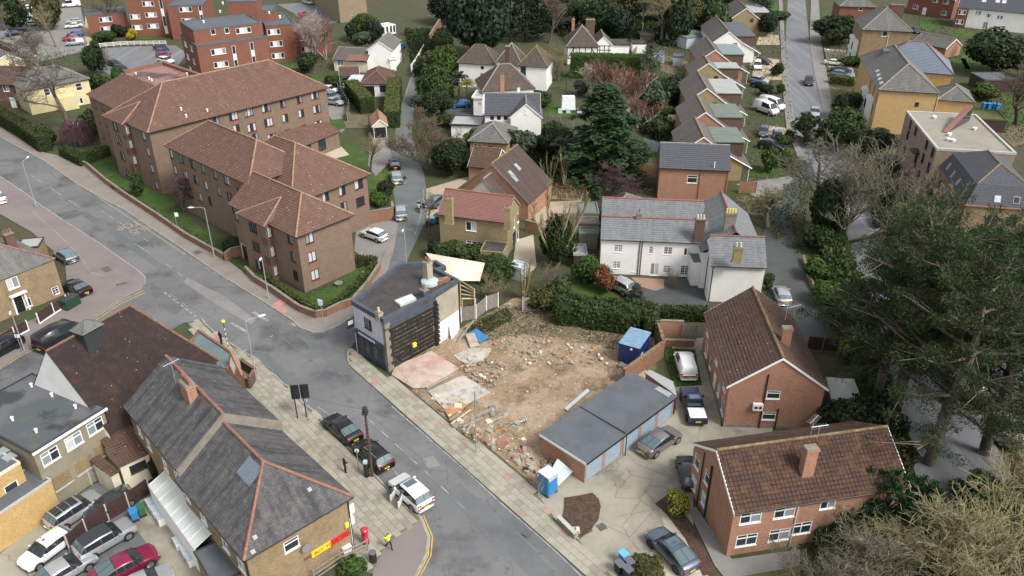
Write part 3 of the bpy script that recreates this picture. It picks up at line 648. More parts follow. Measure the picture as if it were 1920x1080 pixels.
 def hip(s,tan,mat,ridge='ridge_brown',ends=(1,1),course=0.34,lift=0.035,fascia='brown_frame',wallmat=None,zr=None,rr=0.13):
  """hipped roof, ridge along the longer side; ends[i]=0 leaves that end a plain gable"""
  L,W,ze=s.L,s.W,s.ze
  rf,rd=MB(),MB()
  if L>=W:q=lambda a,b,z:s.pt(a,b,z);LA,WB=L,W
  else:q=lambda a,b,z:s.pt(b,a,z);LA,WB=W,L
  h=WB/2*tan;zr=ze+h;r0=min(WB/2,LA/2)if ends[0]else 0;r1=LA-min(WB/2,LA/2)if ends[1]else LA
  s.zr=zr;s.plane1=(q(0,0,ze),q(1,0,ze),q(0,WB/2,zr));s.plane2=(q(0,WB,ze),q(1,WB,ze),q(0,WB/2,zr))
  s.plane3=(q(0,0,ze),q(0,1,ze),q(r0,WB/2,zr));s.plane4=(q(LA,0,ze),q(LA,1,ze),q(r1,WB/2,zr))
  tile_face(rf,[q(0,0,ze),q(LA,0,ze),q(r1,WB/2,zr),q(r0,WB/2,zr)],course,lift)
  tile_face(rf,[q(LA,WB,ze),q(0,WB,ze),q(r0,WB/2,zr),q(r1,WB/2,zr)],course,lift)
  up=Vector((0,0,.05))
  if r1-r0>.2:ridge_line(rd,q(r0,WB/2,zr)+up,q(r1,WB/2,zr)+up,rr)
  if ends[0]:
   tile_face(rf,[q(0,WB,ze),q(0,0,ze),q(r0,WB/2,zr)],course,lift)
   for b in(0,WB):ridge_line(rd,q(0,b,ze)+up,q(r0,WB/2,zr)+up,rr)
  if ends[1]:
   tile_face(rf,[q(LA,0,ze),q(LA,WB,ze),q(r1,WB/2,zr)],course,lift)
   for b in(0,WB):ridge_line(rd,q(LA,b,ze)+up,q(r1,WB/2,zr)+up,rr)
  for e,aa in((0,s.oh),(1,LA-s.oh)):
   if not ends[e]and wallmat:s.wm.poly([q(aa,s.oh,ze),q(aa,WB-s.oh,ze),q(aa,WB/2,zr-.05)],s.mi(wallmat))
  s._roofparts(rf,mat,rd,ridge)
  if fascia:
   e=[(q(0,0,ze),q(LA,0,ze)),(q(0,WB,ze),q(LA,WB,ze))]
   if ends[0]:e.append((q(0,0,ze),q(0,WB,ze)))
   if ends[1]:e.append((q(LA,0,ze),q(LA,WB,ze)))
   s.eaves(e,fascia)
 def flat(s,mat,up=0.25,kerb='concrete_post',t=0.22,z=None):
  z=s.ze if z is None else z;L,W,o=s.L,s.W,s.oh
  r=MB();r.poly([s.pt(o,o,z-.02),s.pt(L-o,o,z-.02),s.pt(L-o,W-o,z-.02),s.pt(o,W-o,z-.02)]);r.build('roof',M[mat],s.root)
  k=MB();f=lambda a,b,c:s.pt(a,b,c)
  for(a0,a1,b0,b1)in((0,L,0,t),(0,L,W-t,W),(0,t,t,W-t),(L-t,L,t,W-t)):k.box(a0,a1,b0,b1,z-.15,z+up,0,f)
  k.build('roof_edge',M[kerb],s.root)
 def box(s,name,u0,u1,v0,v1,z0,z1,mat,parent=None):
  b=MB();b.box(u0,u1,v0,v1,z0,z1,0,lambda a,c,d:s.pt(a,c,d));return b.build(name,M[mat],parent or s.root)
 def chimney(s,px,py,zt,w=0.9,d=0.5,mat='wall_brick',pots=2,zb=None,potmat='ridge_orange',along='u',cap='stone'):
  p=P(px,py,zt);q=p-s.o;u,v=q.dot(s.ux),q.dot(s.vx)
  if along=='v':w,d=d,w
  b=MB();f=lambda a,c,e:s.pt(a,c,e);zb=s.ze if zb is None else zb
  b.box(u-w/2,u+w/2,v-d/2,v+d/2,zb,zt-.25,0,f);b.box(u-w/2-.06,u+w/2+.06,v-d/2-.06,v+d/2+.06,zt-.25,zt-.1,0,f);b.box(u-w/2-.02,u+w/2+.02,v-d/2-.02,v+d/2+.02,zt-.1,zt,1,f)
  b.box(u-w/2-.1,u+w/2+.1,v-d/2-.1,v+d/2+.1,zb+.05,zb+.12,1,f)
  c=b.build('chimney',[M[mat],M[cap]],s.root)
  for k in range(pots):
   t=(k+.5)/pots-.5;uu,vv=(u+t*w,v)if along=='u' else(u,v+t*d)
   m=MB();m.tube([s.pt(uu,vv,zt-.02),s.pt(uu,vv,zt+.38),s.pt(uu,vv,zt+.45)],[.12,.1,.125],8);m.build('chimney_pot',M[potmat],c)
  return c
 def pipe(s,f,sx,z0,z1,mat='black_pipe',r=.05,px=True):
  if px:sx=s.loc(f,*sx)[0]
  c,n=s.put(f,sx,0);b=MB();b.tube([c+n*.08+Vector((0,0,z0)),c+n*.08+Vector((0,0,z1))],r,6);return b.build('downpipe',M[mat],s.root)
 def on_plane(s,pl,px,py):
  n=(pl[1]-pl[0]).cross(pl[2]-pl[0]).normalized();n=n if n.z>0 else-n
  return hit(px,py,pl[0],n),n
 def skylight(s,pl,px,py,w=.7,h=1.0,mat='glass_sky',frame='grey_metal',name='rooflight',t=0.09):
  p,n=s.on_plane(pl,px,py);u=Vector((0,0,1)).cross(n)
  u=u.normalized()if u.length>.01 else s.ux;v=n.cross(u)
  f=lambda a,b,c:p+u*a+v*b+n*c
  m=MB();m.box(-w/2,w/2,-h/2,h/2,-.02,t,0,f);o=m.build(name,M[frame],s.root)
  m=MB();m.box(-w/2+.07,w/2-.07,-h/2+.07,h/2-.07,t,t+.02,0,f);m.build('pane',M[mat],o);return o
 def vent(s,p,h=.35,r=.09,mat='white_paint'):
  m=MB();m.tube([p,p+Vector((0,0,h)),p+Vector((0,0,h)),p+Vector((0,0,h+.08))],[r,r,r*1.5,r*1.3],8);return m.build('roof_vent',M[mat],s.root)
 def aerial(s,p,h=1.6,ang=0.6):
  m=MB();m.tube([p,p+Vector((0,0,h))],.035,5);d=Vector((math.cos(ang),math.sin(ang),0));e=Vector((-d.y,d.x,0));t=p+Vector((0,0,h))
  m.tube([t-d*.7,t+d*.7],.025,4)
  for k in range(7):c=t+d*(-.65+.21*k);m.tube([c-e*.3,c+e*.3],.014,4)
  return m.build('aerial',M['grey_metal'],s.root)
  # flat ground pieces
def gpoly(name,pix,mat,z,kind='structure',world=False,parent=None):
 pts=[P(a,b,z)if not world else Vector((a,b,z))for a,b in pix]
 m=MB();m.poly(pts)
 me=m.mesh(name,M[mat]);o=link(name,me,parent)
 if kind and parent is None:o['kind']=kind
 return o
def raised(name,pix,mat,z,side='kerb',kind='structure',z0=-.02):
 m=MB();m.slab([P(a,b,z)for a,b in pix],z0,z,1,0)
 return link(name,m.mesh(name,[M[mat],M[side]]))if kind is None else tag(link(name,m.mesh(name,[M[mat],M[side]])),kind=kind)
def strip(mb,pix,w,z,m=0,off=0.0):
 p=[P(a,b,z)for a,b in pix]
 for i in range(len(p)-1):
  d=(p[i+1]-p[i]).normalized();n=Vector((-d.y,d.x,0))
  mb.poly([p[i]+n*(off-w/2),p[i+1]+n*(off-w/2),p[i+1]+n*(off+w/2),p[i]+n*(off+w/2)],m)
def dashes(mb,a,b,n,frac,w,z):
 A,B=P(*a,z),P(*b,z)
 for i in range(n):
  p=A+(B-A)*(i/n);q=A+(B-A)*((i+frac)/n);d=(q-p).normalized();k=Vector((-d.y,d.x,0))*w/2
  mb.poly([p-k,q-k,q+k,p+k])
  # walls, fences
def garden_wall(label,pix,h,mat='wall_brick',t=0.23,cope='stone',cat='wall',name='garden_wall',zg=0.0,copew=0.06):
 pts=[P(a,b,zg)for a,b in pix];o=thing(name,label,cat,pts[0])
 for i in range(len(pts)-1):
  a,b=pts[i],pts[i+1];d=(b-a);L=d.length;d.normalize();n=Vector((-d.y,d.x,0))
  f=lambda x,y,z:a+d*x+n*y+Vector((0,0,z))
  m=MB();m.box(0,L,-t/2,t/2,-.05,h,0,f);m.build('brickwork',M[mat],o)
  m=MB();m.box(-.03,L+.03,-t/2-copew,t/2+copew,h,h+.07,0,f);m.build('coping',M[cope],o)
 return o
def fence(label,pix,h=1.8,mat='wood',post='concrete_post',pitch=1.85,name='fence',cat='fence',group=None,base=None,rails=False,zg=0.0):
 pts=[P(a,b,zg)for a,b in pix];o=thing(name,label,cat,pts[0],0,group)
 pm=None
 for i in range(len(pts)-1):
  a,b=pts[i],pts[i+1];d=(b-a);L=d.length;d.normalize();n=max(1,round(L/pitch));st=L/n;ang=math.atan2(d.y,d.x)
  m=MB();z0=.28 if base else.04
  if rails:
   for zz in(.35,h*.6,h-.1):m.box(.05,st-.05,-.03,.03,zz-.06,zz+.06)
  else:
   k=max(6,int(st/.15))
   for q in range(k):m.box(.05+(st-.1)*q/k,.05+(st-.1)*(q+.93)/k,-.02+(q%2)*.015,.01+(q%2)*.015,z0,h-.02-R(0,.02))
   for zz in(z0+.15,h-.25):m.box(.05,st-.05,.025,.06,zz-.04,zz+.04)
  me=m.mesh('panel',M[mat])
  pp=MB();pp.box(-.05,.05,-.05,.05,-.05,h+.06);pe=pp.mesh('post',M[post])
  bb=MB();bb.box(.05,st-.05,-.03,.03,0,.27);be=bb.mesh('gravel_board',M[base or post])
  for q in range(n):
   c=a+d*(st*q)-pts[0]
   link('panel',me,o,c,(R(-.02,.02),0,ang));link('post',pe,o,c,(0,0,ang))
   if base:link('gravel_board',be,o,c,(0,0,ang))
  if i==len(pts)-2:link('post',pe,o,b-pts[0],(0,0,ang))
 return o
 # plants
def unit(v):return v/np.maximum(np.linalg.norm(v,axis=-1,keepdims=True),1e-9)
def leaf_quads(C,N,size,asp=0.6,jit=0.35):
 """one small four-cornered spray per centre, lying roughly square to N"""
 n=len(C);a=RNG.normal(size=(n,3));N=unit(N+RNG.normal(size=(n,3))*jit)
 a=unit(a-N*np.sum(a*N,1,keepdims=True));b=np.cross(N,a)
 s=size*RNG.uniform(.6,1.35,(n,1))
 V=np.stack([C-a*s,C-b*s*asp+N*s*.15,C+a*s,C+b*s*asp-N*s*.1],1).reshape(-1,3)
 return V,np.arange(4*n).reshape(-1,4)
def lump_cloud(n,rx,ry,rz,lumps=14,lr=0.45,seed=0):
 """points on the skin of many overlapping lumps that together fill an uneven ellipsoid standing on z=0"""
 r=np.random.default_rng(seed)
 c=unit(r.normal(size=(lumps,3)))*r.uniform(.25,.78,(lumps,1));c[:,2]=np.abs(c[:,2])*1.1-.25
 rad_=r.uniform(.7,1.2,lumps)*lr
 k=r.integers(0,lumps,n);d=unit(r.normal(size=(n,3)))
 p=c[k]+d*(rad_[k]*r.uniform(.72,1.08,n))[:,None]
 p[:,2]=(p[:,2]+.9)/1.85
 keep=p[:,2]>-.02
 p,d=p[keep],d[keep]
 return p*np.array([rx,ry,2*rz]),d
def tubes_np(segs,n=3):
 """segs: (p0,p1,r0,r1) -> open prisms"""
 A=np.array([s[0]for s in segs]);B=np.array([s[1]for s in segs]);r0=np.array([s[2]for s in segs]);r1=np.array([s[3]for s in segs])
 d=unit(B-A);h=np.where(np.abs(d[:,[0]])<.9,np.array([[1.,0,0]]),np.array([[0,1.,0]]));x=unit(np.cross(d,h));y=np.cross(d,x)
 V=[];k=len(A)
 for P0,rr in((A,r0),(B,r1)):
  for q in range(n):
   t=2*math.pi*q/n;V.append(P0+(x*math.cos(t)+y*math.sin(t))*rr[:,None])
 V=np.stack(V,1).reshape(-1,3);F=[]
 base=np.arange(k)[:,None]*2*n
 for q in range(n):F.append(base+np.array([[q,(q+1)%n,n+(q+1)%n,n+q]]))
 return V,np.concatenate(F,0)
def bare_segs(rnd,h,spread,kids,upright=0.45,droop=0.0,clear=0.25,r0=None,wob=.16,fork=False):
 """limbs and twigs of one leafless tree; returns (trunk and limbs, twigs)"""
 big,fine=[],[]
 def nrm(v):l=math.sqrt(sum(a*a for a in v))or 1;return[a/l for a in v]
 def grow(p,d,L,r,lv):
  ns=4 if lv<2 else 3 if lv<len(kids)else 2
  pts=[p];rr=[r]
  for i in range(ns):
   d=nrm([d[0]+rnd.gauss(0,wob),d[1]+rnd.gauss(0,wob),d[2]+rnd.gauss(0,wob)+(.1*upright if lv<3 else-droop)])
   q=[pts[-1][k]+d[k]*L/ns for k in range(3)]
   r2=r*(1-(i+1)/ns*(.55 if lv<len(kids)else.75))
   (big if lv<2 else fine).append((pts[-1],q,rr[-1],r2));pts.append(q);rr.append(r2)
  if lv>=len(kids):return
  for k in range(kids[lv]):
   t=(clear if lv==0 else.2)+(1-(clear if lv==0 else.2))*((k+rnd.random())/kids[lv])
   i=min(ns-1,int(t*ns));f=t*ns-i;a=pts[i];b=pts[i+1];o=[a[j]+(b[j]-a[j])*f for j in range(3)]
   th=rnd.random()*6.283;out=[math.cos(th),math.sin(th),0]
   e=upright if lv==0 else upright*.6
   nd=nrm([d[0]*.55+out[0]*(1-e)*1.1,d[1]*.55+out[1]*(1-e)*1.1,d[2]*.55+e+rnd.gauss(0,.15)-(droop if lv>1 else 0)])
   ll=(spread*(1.05-.45*t)if lv==0 else L*(.62-.22*t))*rnd.uniform(.75,1.15)
   grow(o,nd,ll,max(rr[i]*(.5 if lv else.42),.008),lv+1)
 r0=r0 or h*.022
 if fork:
  for k in range(4):grow([rnd.gauss(0,.1),rnd.gauss(0,.1),0],nrm([rnd.gauss(0,.28),rnd.gauss(0,.28),1]),h*rnd.uniform(.6,.8),r0*.7,0)
 else:grow([0,0,0],[0,0,1],h*.72,r0,0)
 return big,fine
PROTO={}
def proto(kind):
 """(parts of one plant standing on the origin, its own height and width)"""
 if kind in PROTO:return PROTO[kind]
 k,var=kind.rsplit('_',1);sd=int(var);rnd=random.Random(sd*31+len(k));parts=[];H0,W0=10.0,8.0
 def seg_part(nm,segs,mat,n=4):V,F=tubes_np(segs,n);parts.append((nm,np_mesh(nm,V,F,M[mat]),mat));return V
 def leaf_part(nm,C,N,size,mat,asp=.6,jit=.35):V,F=leaf_quads(C,N,size,asp,jit);parts.append((nm,np_mesh(nm,V,F,M[mat]),mat))
 if k.startswith('bare'):
  cfg={'bare':dict(kids=(10,6,5,4),upright=.5),'baretall':dict(kids=(13,6,5,3),upright=.62,clear=.35),'barefine':dict(kids=(12,7,6,5),upright=.55),'barewide':dict(kids=(9,7,6,5),upright=.32,clear=.3),'bareoak':dict(kids=(12,8,6),upright=.4,clear=.12,fork=True,wob=.2),'barebush':dict(kids=(9,6,4),upright=.6,clear=.05,fork=True),'baredroop':dict(kids=(11,7,6),upright=.3,droop=.3,clear=.35),'barebirch':dict(kids=(11,6,5),upright=.7,fork=True),'barewand':dict(kids=(6,5,3),upright=.9,clear=.1,fork=True,wob=.07),'barehuge':dict(kids=(10,7,5),upright=.42,clear=.12,fork=True,wob=.2),'barespread':dict(kids=(12,8,6),upright=.42,clear=.1,fork=True,wob=.2)}[k]
  big,fine=bare_segs(rnd,10,{'barewand':2.2,'baredroop':4.2}.get(k,4.6),**cfg)
  fine=[(a,b,max(r,.02),max(q,.013))for a,b,r,q in fine]
  V=seg_part('trunk',big,'bark',6);V2=seg_part('crown',fine,'twig',3)
  if k=='bareoak':
   e=V2[RNG.integers(0,len(V2),9000)];leaf_part('leaves',e+RNG.normal(size=e.shape)*.12,RNG.normal(size=e.shape),.085,'tan_leaf')
  H0=max(V2[:,2].max(),V[:,2].max());W0=2*np.percentile(np.hypot(V2[:,0],V2[:,1]),97)
 elif k in('conifer','cypress'):
  n=11000 if k=='conifer' else 7000;r=np.random.default_rng(sd+5)
  nb=260;zb=r.uniform(.04,.97,nb)**1.05;ang=r.uniform(0,6.283,nb)
  prof=lambda z:(1-z)**.58*(.86+.14*np.sin(z*19+sd))if k=='conifer' else np.clip((1-z)*2.6,0,1)**.6*(.9+.1*np.sin(z*13))
  j=r.integers(0,nb,n);t=r.uniform(.12,1,n)**.55;L=prof(zb[j])*2.5*(.78+.44*((j*37)%11)/11)
  x=np.cos(ang[j]);y=np.sin(ang[j]);w=r.normal(size=(n,3))*np.array([.16,.16,.1])*(1.1-t[:,None]*.4)
  C=np.stack([x*L*t,y*L*t,zb[j]*10+(t-.3)*(.35 if k=='conifer' else.9)-t*t*(.75 if k=='conifer' else.2)],1)+w
  C[:,2]=np.maximum(C[:,2],.05)
  N=np.stack([x*.35,y*.35,np.ones(n)*.9],1)if k=='conifer' else np.stack([x,y,np.ones(n)*.3],1)
  leaf_part('crown',C,N,.15 if k=='conifer' else.15,k,.45,.45)
  seg_part('trunk',[((0,0,0),(0,0,9.4),.2,.03)],'bark_dark',6);H0,W0=10,4.6
 elif k in('bush','tuft','oval','big'):
  n,s,lm,lr={'bush':(2600,.11,18,.46),'tuft':(500,.2,8,.55),'oval':(3200,.085,30,.42),'big':(9000,.064,38,.38)}[k]
  C,N=lump_cloud(n,1,1,1,lm,lr,sd+3)
  C[:,2]*=.98;leaf_part('crown',C,N,s,'ev_mid',.65,.5)
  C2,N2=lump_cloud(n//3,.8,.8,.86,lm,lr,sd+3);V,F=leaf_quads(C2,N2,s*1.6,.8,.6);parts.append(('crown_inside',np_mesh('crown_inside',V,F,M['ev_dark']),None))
  seg_part('trunk',[((0,0,-.05),(.02,.03,.9),.07,.04),((0,0,.3),(.4,.1,1.1),.03,.015),((0,0,.3),(-.3,.25,1.2),.03,.015),((0,0,.35),(-.1,-.4,1.1),.03,.015)],'bark_dark',5);H0,W0=2.0,2.2
 elif k=='pine':
  r=np.random.default_rng(sd+11);segs=[((0,0,0),(.2,.1,3.4),.32,.26),((.2,.1,3.4),(.1,.35,6.4),.26,.19),((.1,.35,6.4),(.3,.2,9.3),.19,.07)]
  Cs,Ns=[],[]
  for i in range(26):
   z=2.9+6.5*(i/26);a=i*2.4+r.uniform(-.4,.4);L=(4.8-3.2*(max(0,z-3.4)/6.2)**1.4)*r.uniform(.7,1.1)
   p=np.array([.2,.2,z]);q=p+np.array([math.cos(a)*L*.55,math.sin(a)*L*.55,.35]);e=p+np.array([math.cos(a)*L,math.sin(a)*L,1.0+r.uniform(-.2,.5)])
   segs+=[(tuple(p),tuple(q),.085,.06),(tuple(q),tuple(e),.06,.025)]
   for b in range(13):
    t=r.uniform(.3,1.08);c=p+(e-p)*t+r.normal(size=3)*np.array([.55,.55,.22])
    segs.append((tuple(p+(e-p)*max(.3,t-.2)),tuple(c),.02,.01))
    m=100;d=unit(r.normal(size=(m,3))+np.array([0,0,.35]));Cs.append(c+d*np.array([.5,.5,.3])*r.uniform(.35,1,(m,1)));Ns.append(np.cross(d,r.normal(size=(m,3))))
  V=seg_part('trunk',segs,'bark',6);leaf_part('crown',np.concatenate(Cs),np.concatenate(Ns),.085,'pine',.2,.3);H0,W0=10.6,9.6
 elif k=='pinebush':
  r=np.random.default_rng(sd+2);Cs,Ns,segs=[],[],[((0,0,0),(0,0,1.7),.08,.03)]
  for i in range(95):
   d=unit(r.normal(size=3));d[2]=abs(d[2])*.9+.05;c=d*np.array([1.02,1.02,1.75])*r.uniform(.62,1.0)+np.array([0,0,.15])
   segs.append(((0,0,max(.1,c[2]*.5)),tuple(c),.02,.012))
   m=46;e=unit(r.normal(size=(m,3))+d*.9+np.array([0,0,.3]));Cs.append(c+e*r.uniform(.08,.2,(m,1)));Ns.append(np.cross(e,r.normal(size=(m,3))))
  leaf_part('crown',np.concatenate(Cs),np.concatenate(Ns),.085,'pine_blue',.25,.2);seg_part('trunk',segs,'bark_dark',4);H0,W0=2.0,2.3
 elif k=='palm':
  r=np.random.default_rng(sd);Cs,Ns=[],[]
  for i in range(50):
   a=r.uniform(0,6.28);el=r.uniform(-.4,1.3);d=np.array([math.cos(a)*math.cos(el),math.sin(a)*math.cos(el),math.sin(el)])
   for t in np.linspace(.15,1,7):Cs.append(np.array([0,0,1.55])+d*t*.65-np.array([0,0,.25*t*t]));Ns.append(np.cross(d,[.3,.2,1]))
  leaf_part('crown',np.array(Cs),np.array(Ns),.1,'ev_grey',.35,.2);seg_part('trunk',[((0,0,0),(0,0,1.6),.07,.06)],'bark',6);H0,W0=2.2,1.4
 elif k=='dome':
  segs,tw=[((0,0,0),(0,0,1.2),.12,.1)],[]
  for i in range(46):
   a=rnd.uniform(0,6.28);l=rnd.uniform(.5,2.2);top=(math.cos(a)*l*.6,math.sin(a)*l*.6,rnd.uniform(1.7,2.5));segs.append(((0,0,1.1),top,.06,.03))
   for b in range(26):
    e=rnd.uniform(-.7,.7);f=(top[0]+math.cos(a+e)*rnd.uniform(.1,.9),top[1]+math.sin(a+e)*rnd.uniform(.1,.9),top[2]-rnd.uniform(-.1,.3));g=(f[0]*1.1+rnd.gauss(0,.1),f[1]*1.1+rnd.gauss(0,.1),max(.15,f[2]-rnd.uniform(.4,1.6)))
    tw+=[(top,f,.014,.011),(f,g,.011,.008)]
  seg_part('trunk',segs,'twig_pale',5);seg_part('crown',tw,'purple_twig',3);H0,W0=2.5,4.6
 PROTO[kind]=(parts,H0,W0);return PROTO[kind]
NPLANT=[0]
def plant(kind,px,py,zc,h,w,label,name='tree',cat=None,leaf=None,bark=None,group=None,at=None,lean=0.0):
 """a plant whose crown's middle, zc metres up, shows at (px, py)"""
 parts,H0,W0=proto(kind);p=at if at is not None else P(px,py,zc)
 o=thing(name,label,cat or('bush' if 'bush' in name or 'shrub' in name else 'tree'),(p.x,p.y,0),R(0,6.28),group)
 for nm,me,mt in parts:
  c=link(nm,me,o);sl_=c.material_slots[0]
  new=(leaf if nm=='crown' else bark if nm=='trunk' else None)
  if new and new!=mt:sl_.link='OBJECT';sl_.material=M[new]
 o.scale=(w/W0,w/W0,h/H0);o.rotation_euler.x=lean
 NPLANT[0]+=1
 return o
def hedge(label,pix,h,w,leaf='hedge',top=None,dens=55,size=.13,name='hedge',cat='hedge',zg=0.0,rough=.12):
 """leafy box along a line: sprays over its top and sides round a dark core"""
 pts=[np.array(P(a,b,zg))for a,b in pix];o=thing(name,label,cat,tuple(pts[0]))
 Cs,Ns,Ts,core=[],[],[],MB()
 for i in range(len(pts)-1):
  a,b=pts[i],pts[i+1];d=b-a;L=np.linalg.norm(d);d/=L;nn=np.array([-d[1],d[0],0])
  for area,f in((L*w,'t'),(L*h,'l'),(L*h,'r'),(w*h,'s'),(w*h,'e')):
   k=max(8,int(area*dens));x=RNG.uniform(0,L,k);y=RNG.uniform(-w/2,w/2,k);z=RNG.uniform(.02,h,k)
   bul=rough*np.sin(x*2.1+y*3+i)*.6+RNG.normal(0,rough*.5,k)
   if f=='t':z=h+bul;N=np.tile([0,0,1.],(k,1))
   elif f=='l':y=w/2+bul*(z/h);N=np.tile(nn,(k,1))
   elif f=='r':y=-w/2-bul*(z/h);N=np.tile(-nn,(k,1))
   elif f=='s':x=0*x-bul;N=np.tile(-d,(k,1))
   else:x=0*x+L+bul;N=np.tile(d,(k,1))
   Cs.append(a+np.outer(x,d)+np.outer(y,nn)+np.outer(z,[0,0,1.])-pts[0]);Ns.append(N);Ts+=[1 if f=='t' and top else 0]*k
  q=lambda x,y,z:Vector(a+d*x+nn*y)+Vector((0,0,z))
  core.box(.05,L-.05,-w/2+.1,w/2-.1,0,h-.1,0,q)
 V,F=leaf_quads(np.concatenate(Cs),np.concatenate(Ns),size,.65,.55)
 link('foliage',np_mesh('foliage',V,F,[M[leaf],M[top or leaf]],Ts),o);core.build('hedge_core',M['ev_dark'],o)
 return o
def tufts(name,polys,n,size,mat,h=.12,label=None):
 """uncountable low growth: upright blades scattered over ground pieces"""
 Cs=[]
 for pix in polys:
  q=np.array([P(a,b)[:2]for a,b in pix]);lo,hi=q.min(0),q.max(0);got=0;tr=0
  while got<n and tr<40:
   p=RNG.uniform(lo,hi,(n,2));ins=np.zeros(n,bool);j=len(q)-1
   for i in range(len(q)):
    c=((q[i,1]>p[:,1])!=(q[j,1]>p[:,1]))&(p[:,0]<(q[j,0]-q[i,0])*(p[:,1]-q[i,1])/(q[j,1]-q[i,1]+1e-9)+q[i,0]);ins^=c;j=i
   p=p[ins][:n-got];got+=len(p);tr+=1;Cs.append(np.column_stack([p,RNG.uniform(.02,h,len(p))]))
 C=np.concatenate(Cs);N=RNG.normal(size=(len(C),3))*np.array([1,1,.35])
 V,F=leaf_quads(C,N,size,.5,.3);return tag(link(name,np_mesh(name,V,F,M[mat])),kind='stuff')
 # vehicles
CARS={'hatch':(4.1,1.76,[(-2.05,.72,.72,.86),(-1.98,.93,.93,.95),(-1.88,1.0,1.0,.98),(-1.5,1.0,1.41,1),(-.5,.98,1.48,1),(.3,.95,1.43,1),(1.02,.95,.95,1),(1.75,.84,.84,.97),(1.97,.7,.7,.88),(2.05,.52,.52,.8)],.31),'saloon':(4.7,1.82,[(-2.35,.75,.75,.86),(-2.28,.98,.98,.95),(-1.75,1.05,1.05,.98),(-.95,1.0,1.38,1),(-.3,.97,1.45,1),(.4,.94,1.4,1),(1.2,.95,.95,1),(2.0,.84,.84,.96),(2.25,.68,.68,.87),(2.35,.5,.5,.78)],.33),'coupe':(4.75,1.87,[(-2.37,.78,.78,.86),(-2.28,1.02,1.02,.94),(-1.95,1.1,1.1,.98),(-.75,1.02,1.45,1),(-.2,1.0,1.52,1),(.45,.98,1.46,1),(1.15,1.0,1.0,1),(2.0,.9,.9,.96),(2.28,.72,.72,.88),(2.37,.52,.52,.8)],.36),'suv':(4.5,1.86,[(-2.25,.8,.8,.88),(-2.2,1.05,1.05,.95),(-2.1,1.1,1.1,.98),(-1.75,1.08,1.58,1),(-.5,1.05,1.66,1),(.45,1.02,1.6,1),(1.1,1.04,1.04,1),(1.95,.96,.96,.97),(2.18,.78,.78,.9),(2.25,.55,.55,.82)],.36),'estate':(4.7,1.82,[(-2.35,.78,.78,.88),(-2.28,1.0,1.0,.95),(-2.2,1.03,1.03,.98),(-1.75,1.02,1.46,1),(-.5,.99,1.52,1),(.4,.96,1.45,1),(1.15,.97,.97,1),(1.98,.86,.86,.96),(2.25,.7,.7,.88),(2.35,.52,.52,.8)],.33),'van':(4.5,1.82,[(-2.25,.8,.8,.94),(-2.22,1.0,1.0,.98),(-2.2,1.1,1.1,1),(-2.1,1.1,1.8,1),(-.4,1.08,1.86,1),(.75,1.06,1.76,1),(1.35,1.06,1.06,1),(1.95,.95,.95,.97),(2.17,.78,.78,.9),(2.25,.55,.55,.82)],.33),'bigvan':(5.4,2.0,[(-2.7,.9,.9,.96),(-2.68,1.2,1.2,.98),(-2.66,1.3,1.3,1),(-2.58,1.3,2.25,1),(-.5,1.3,2.35,1),(1.35,1.25,2.15,1),(2.05,1.25,1.25,1),(2.5,1.1,1.1,.97),(2.65,.85,.85,.92),(2.7,.6,.6,.85)],.36),}
CP={}
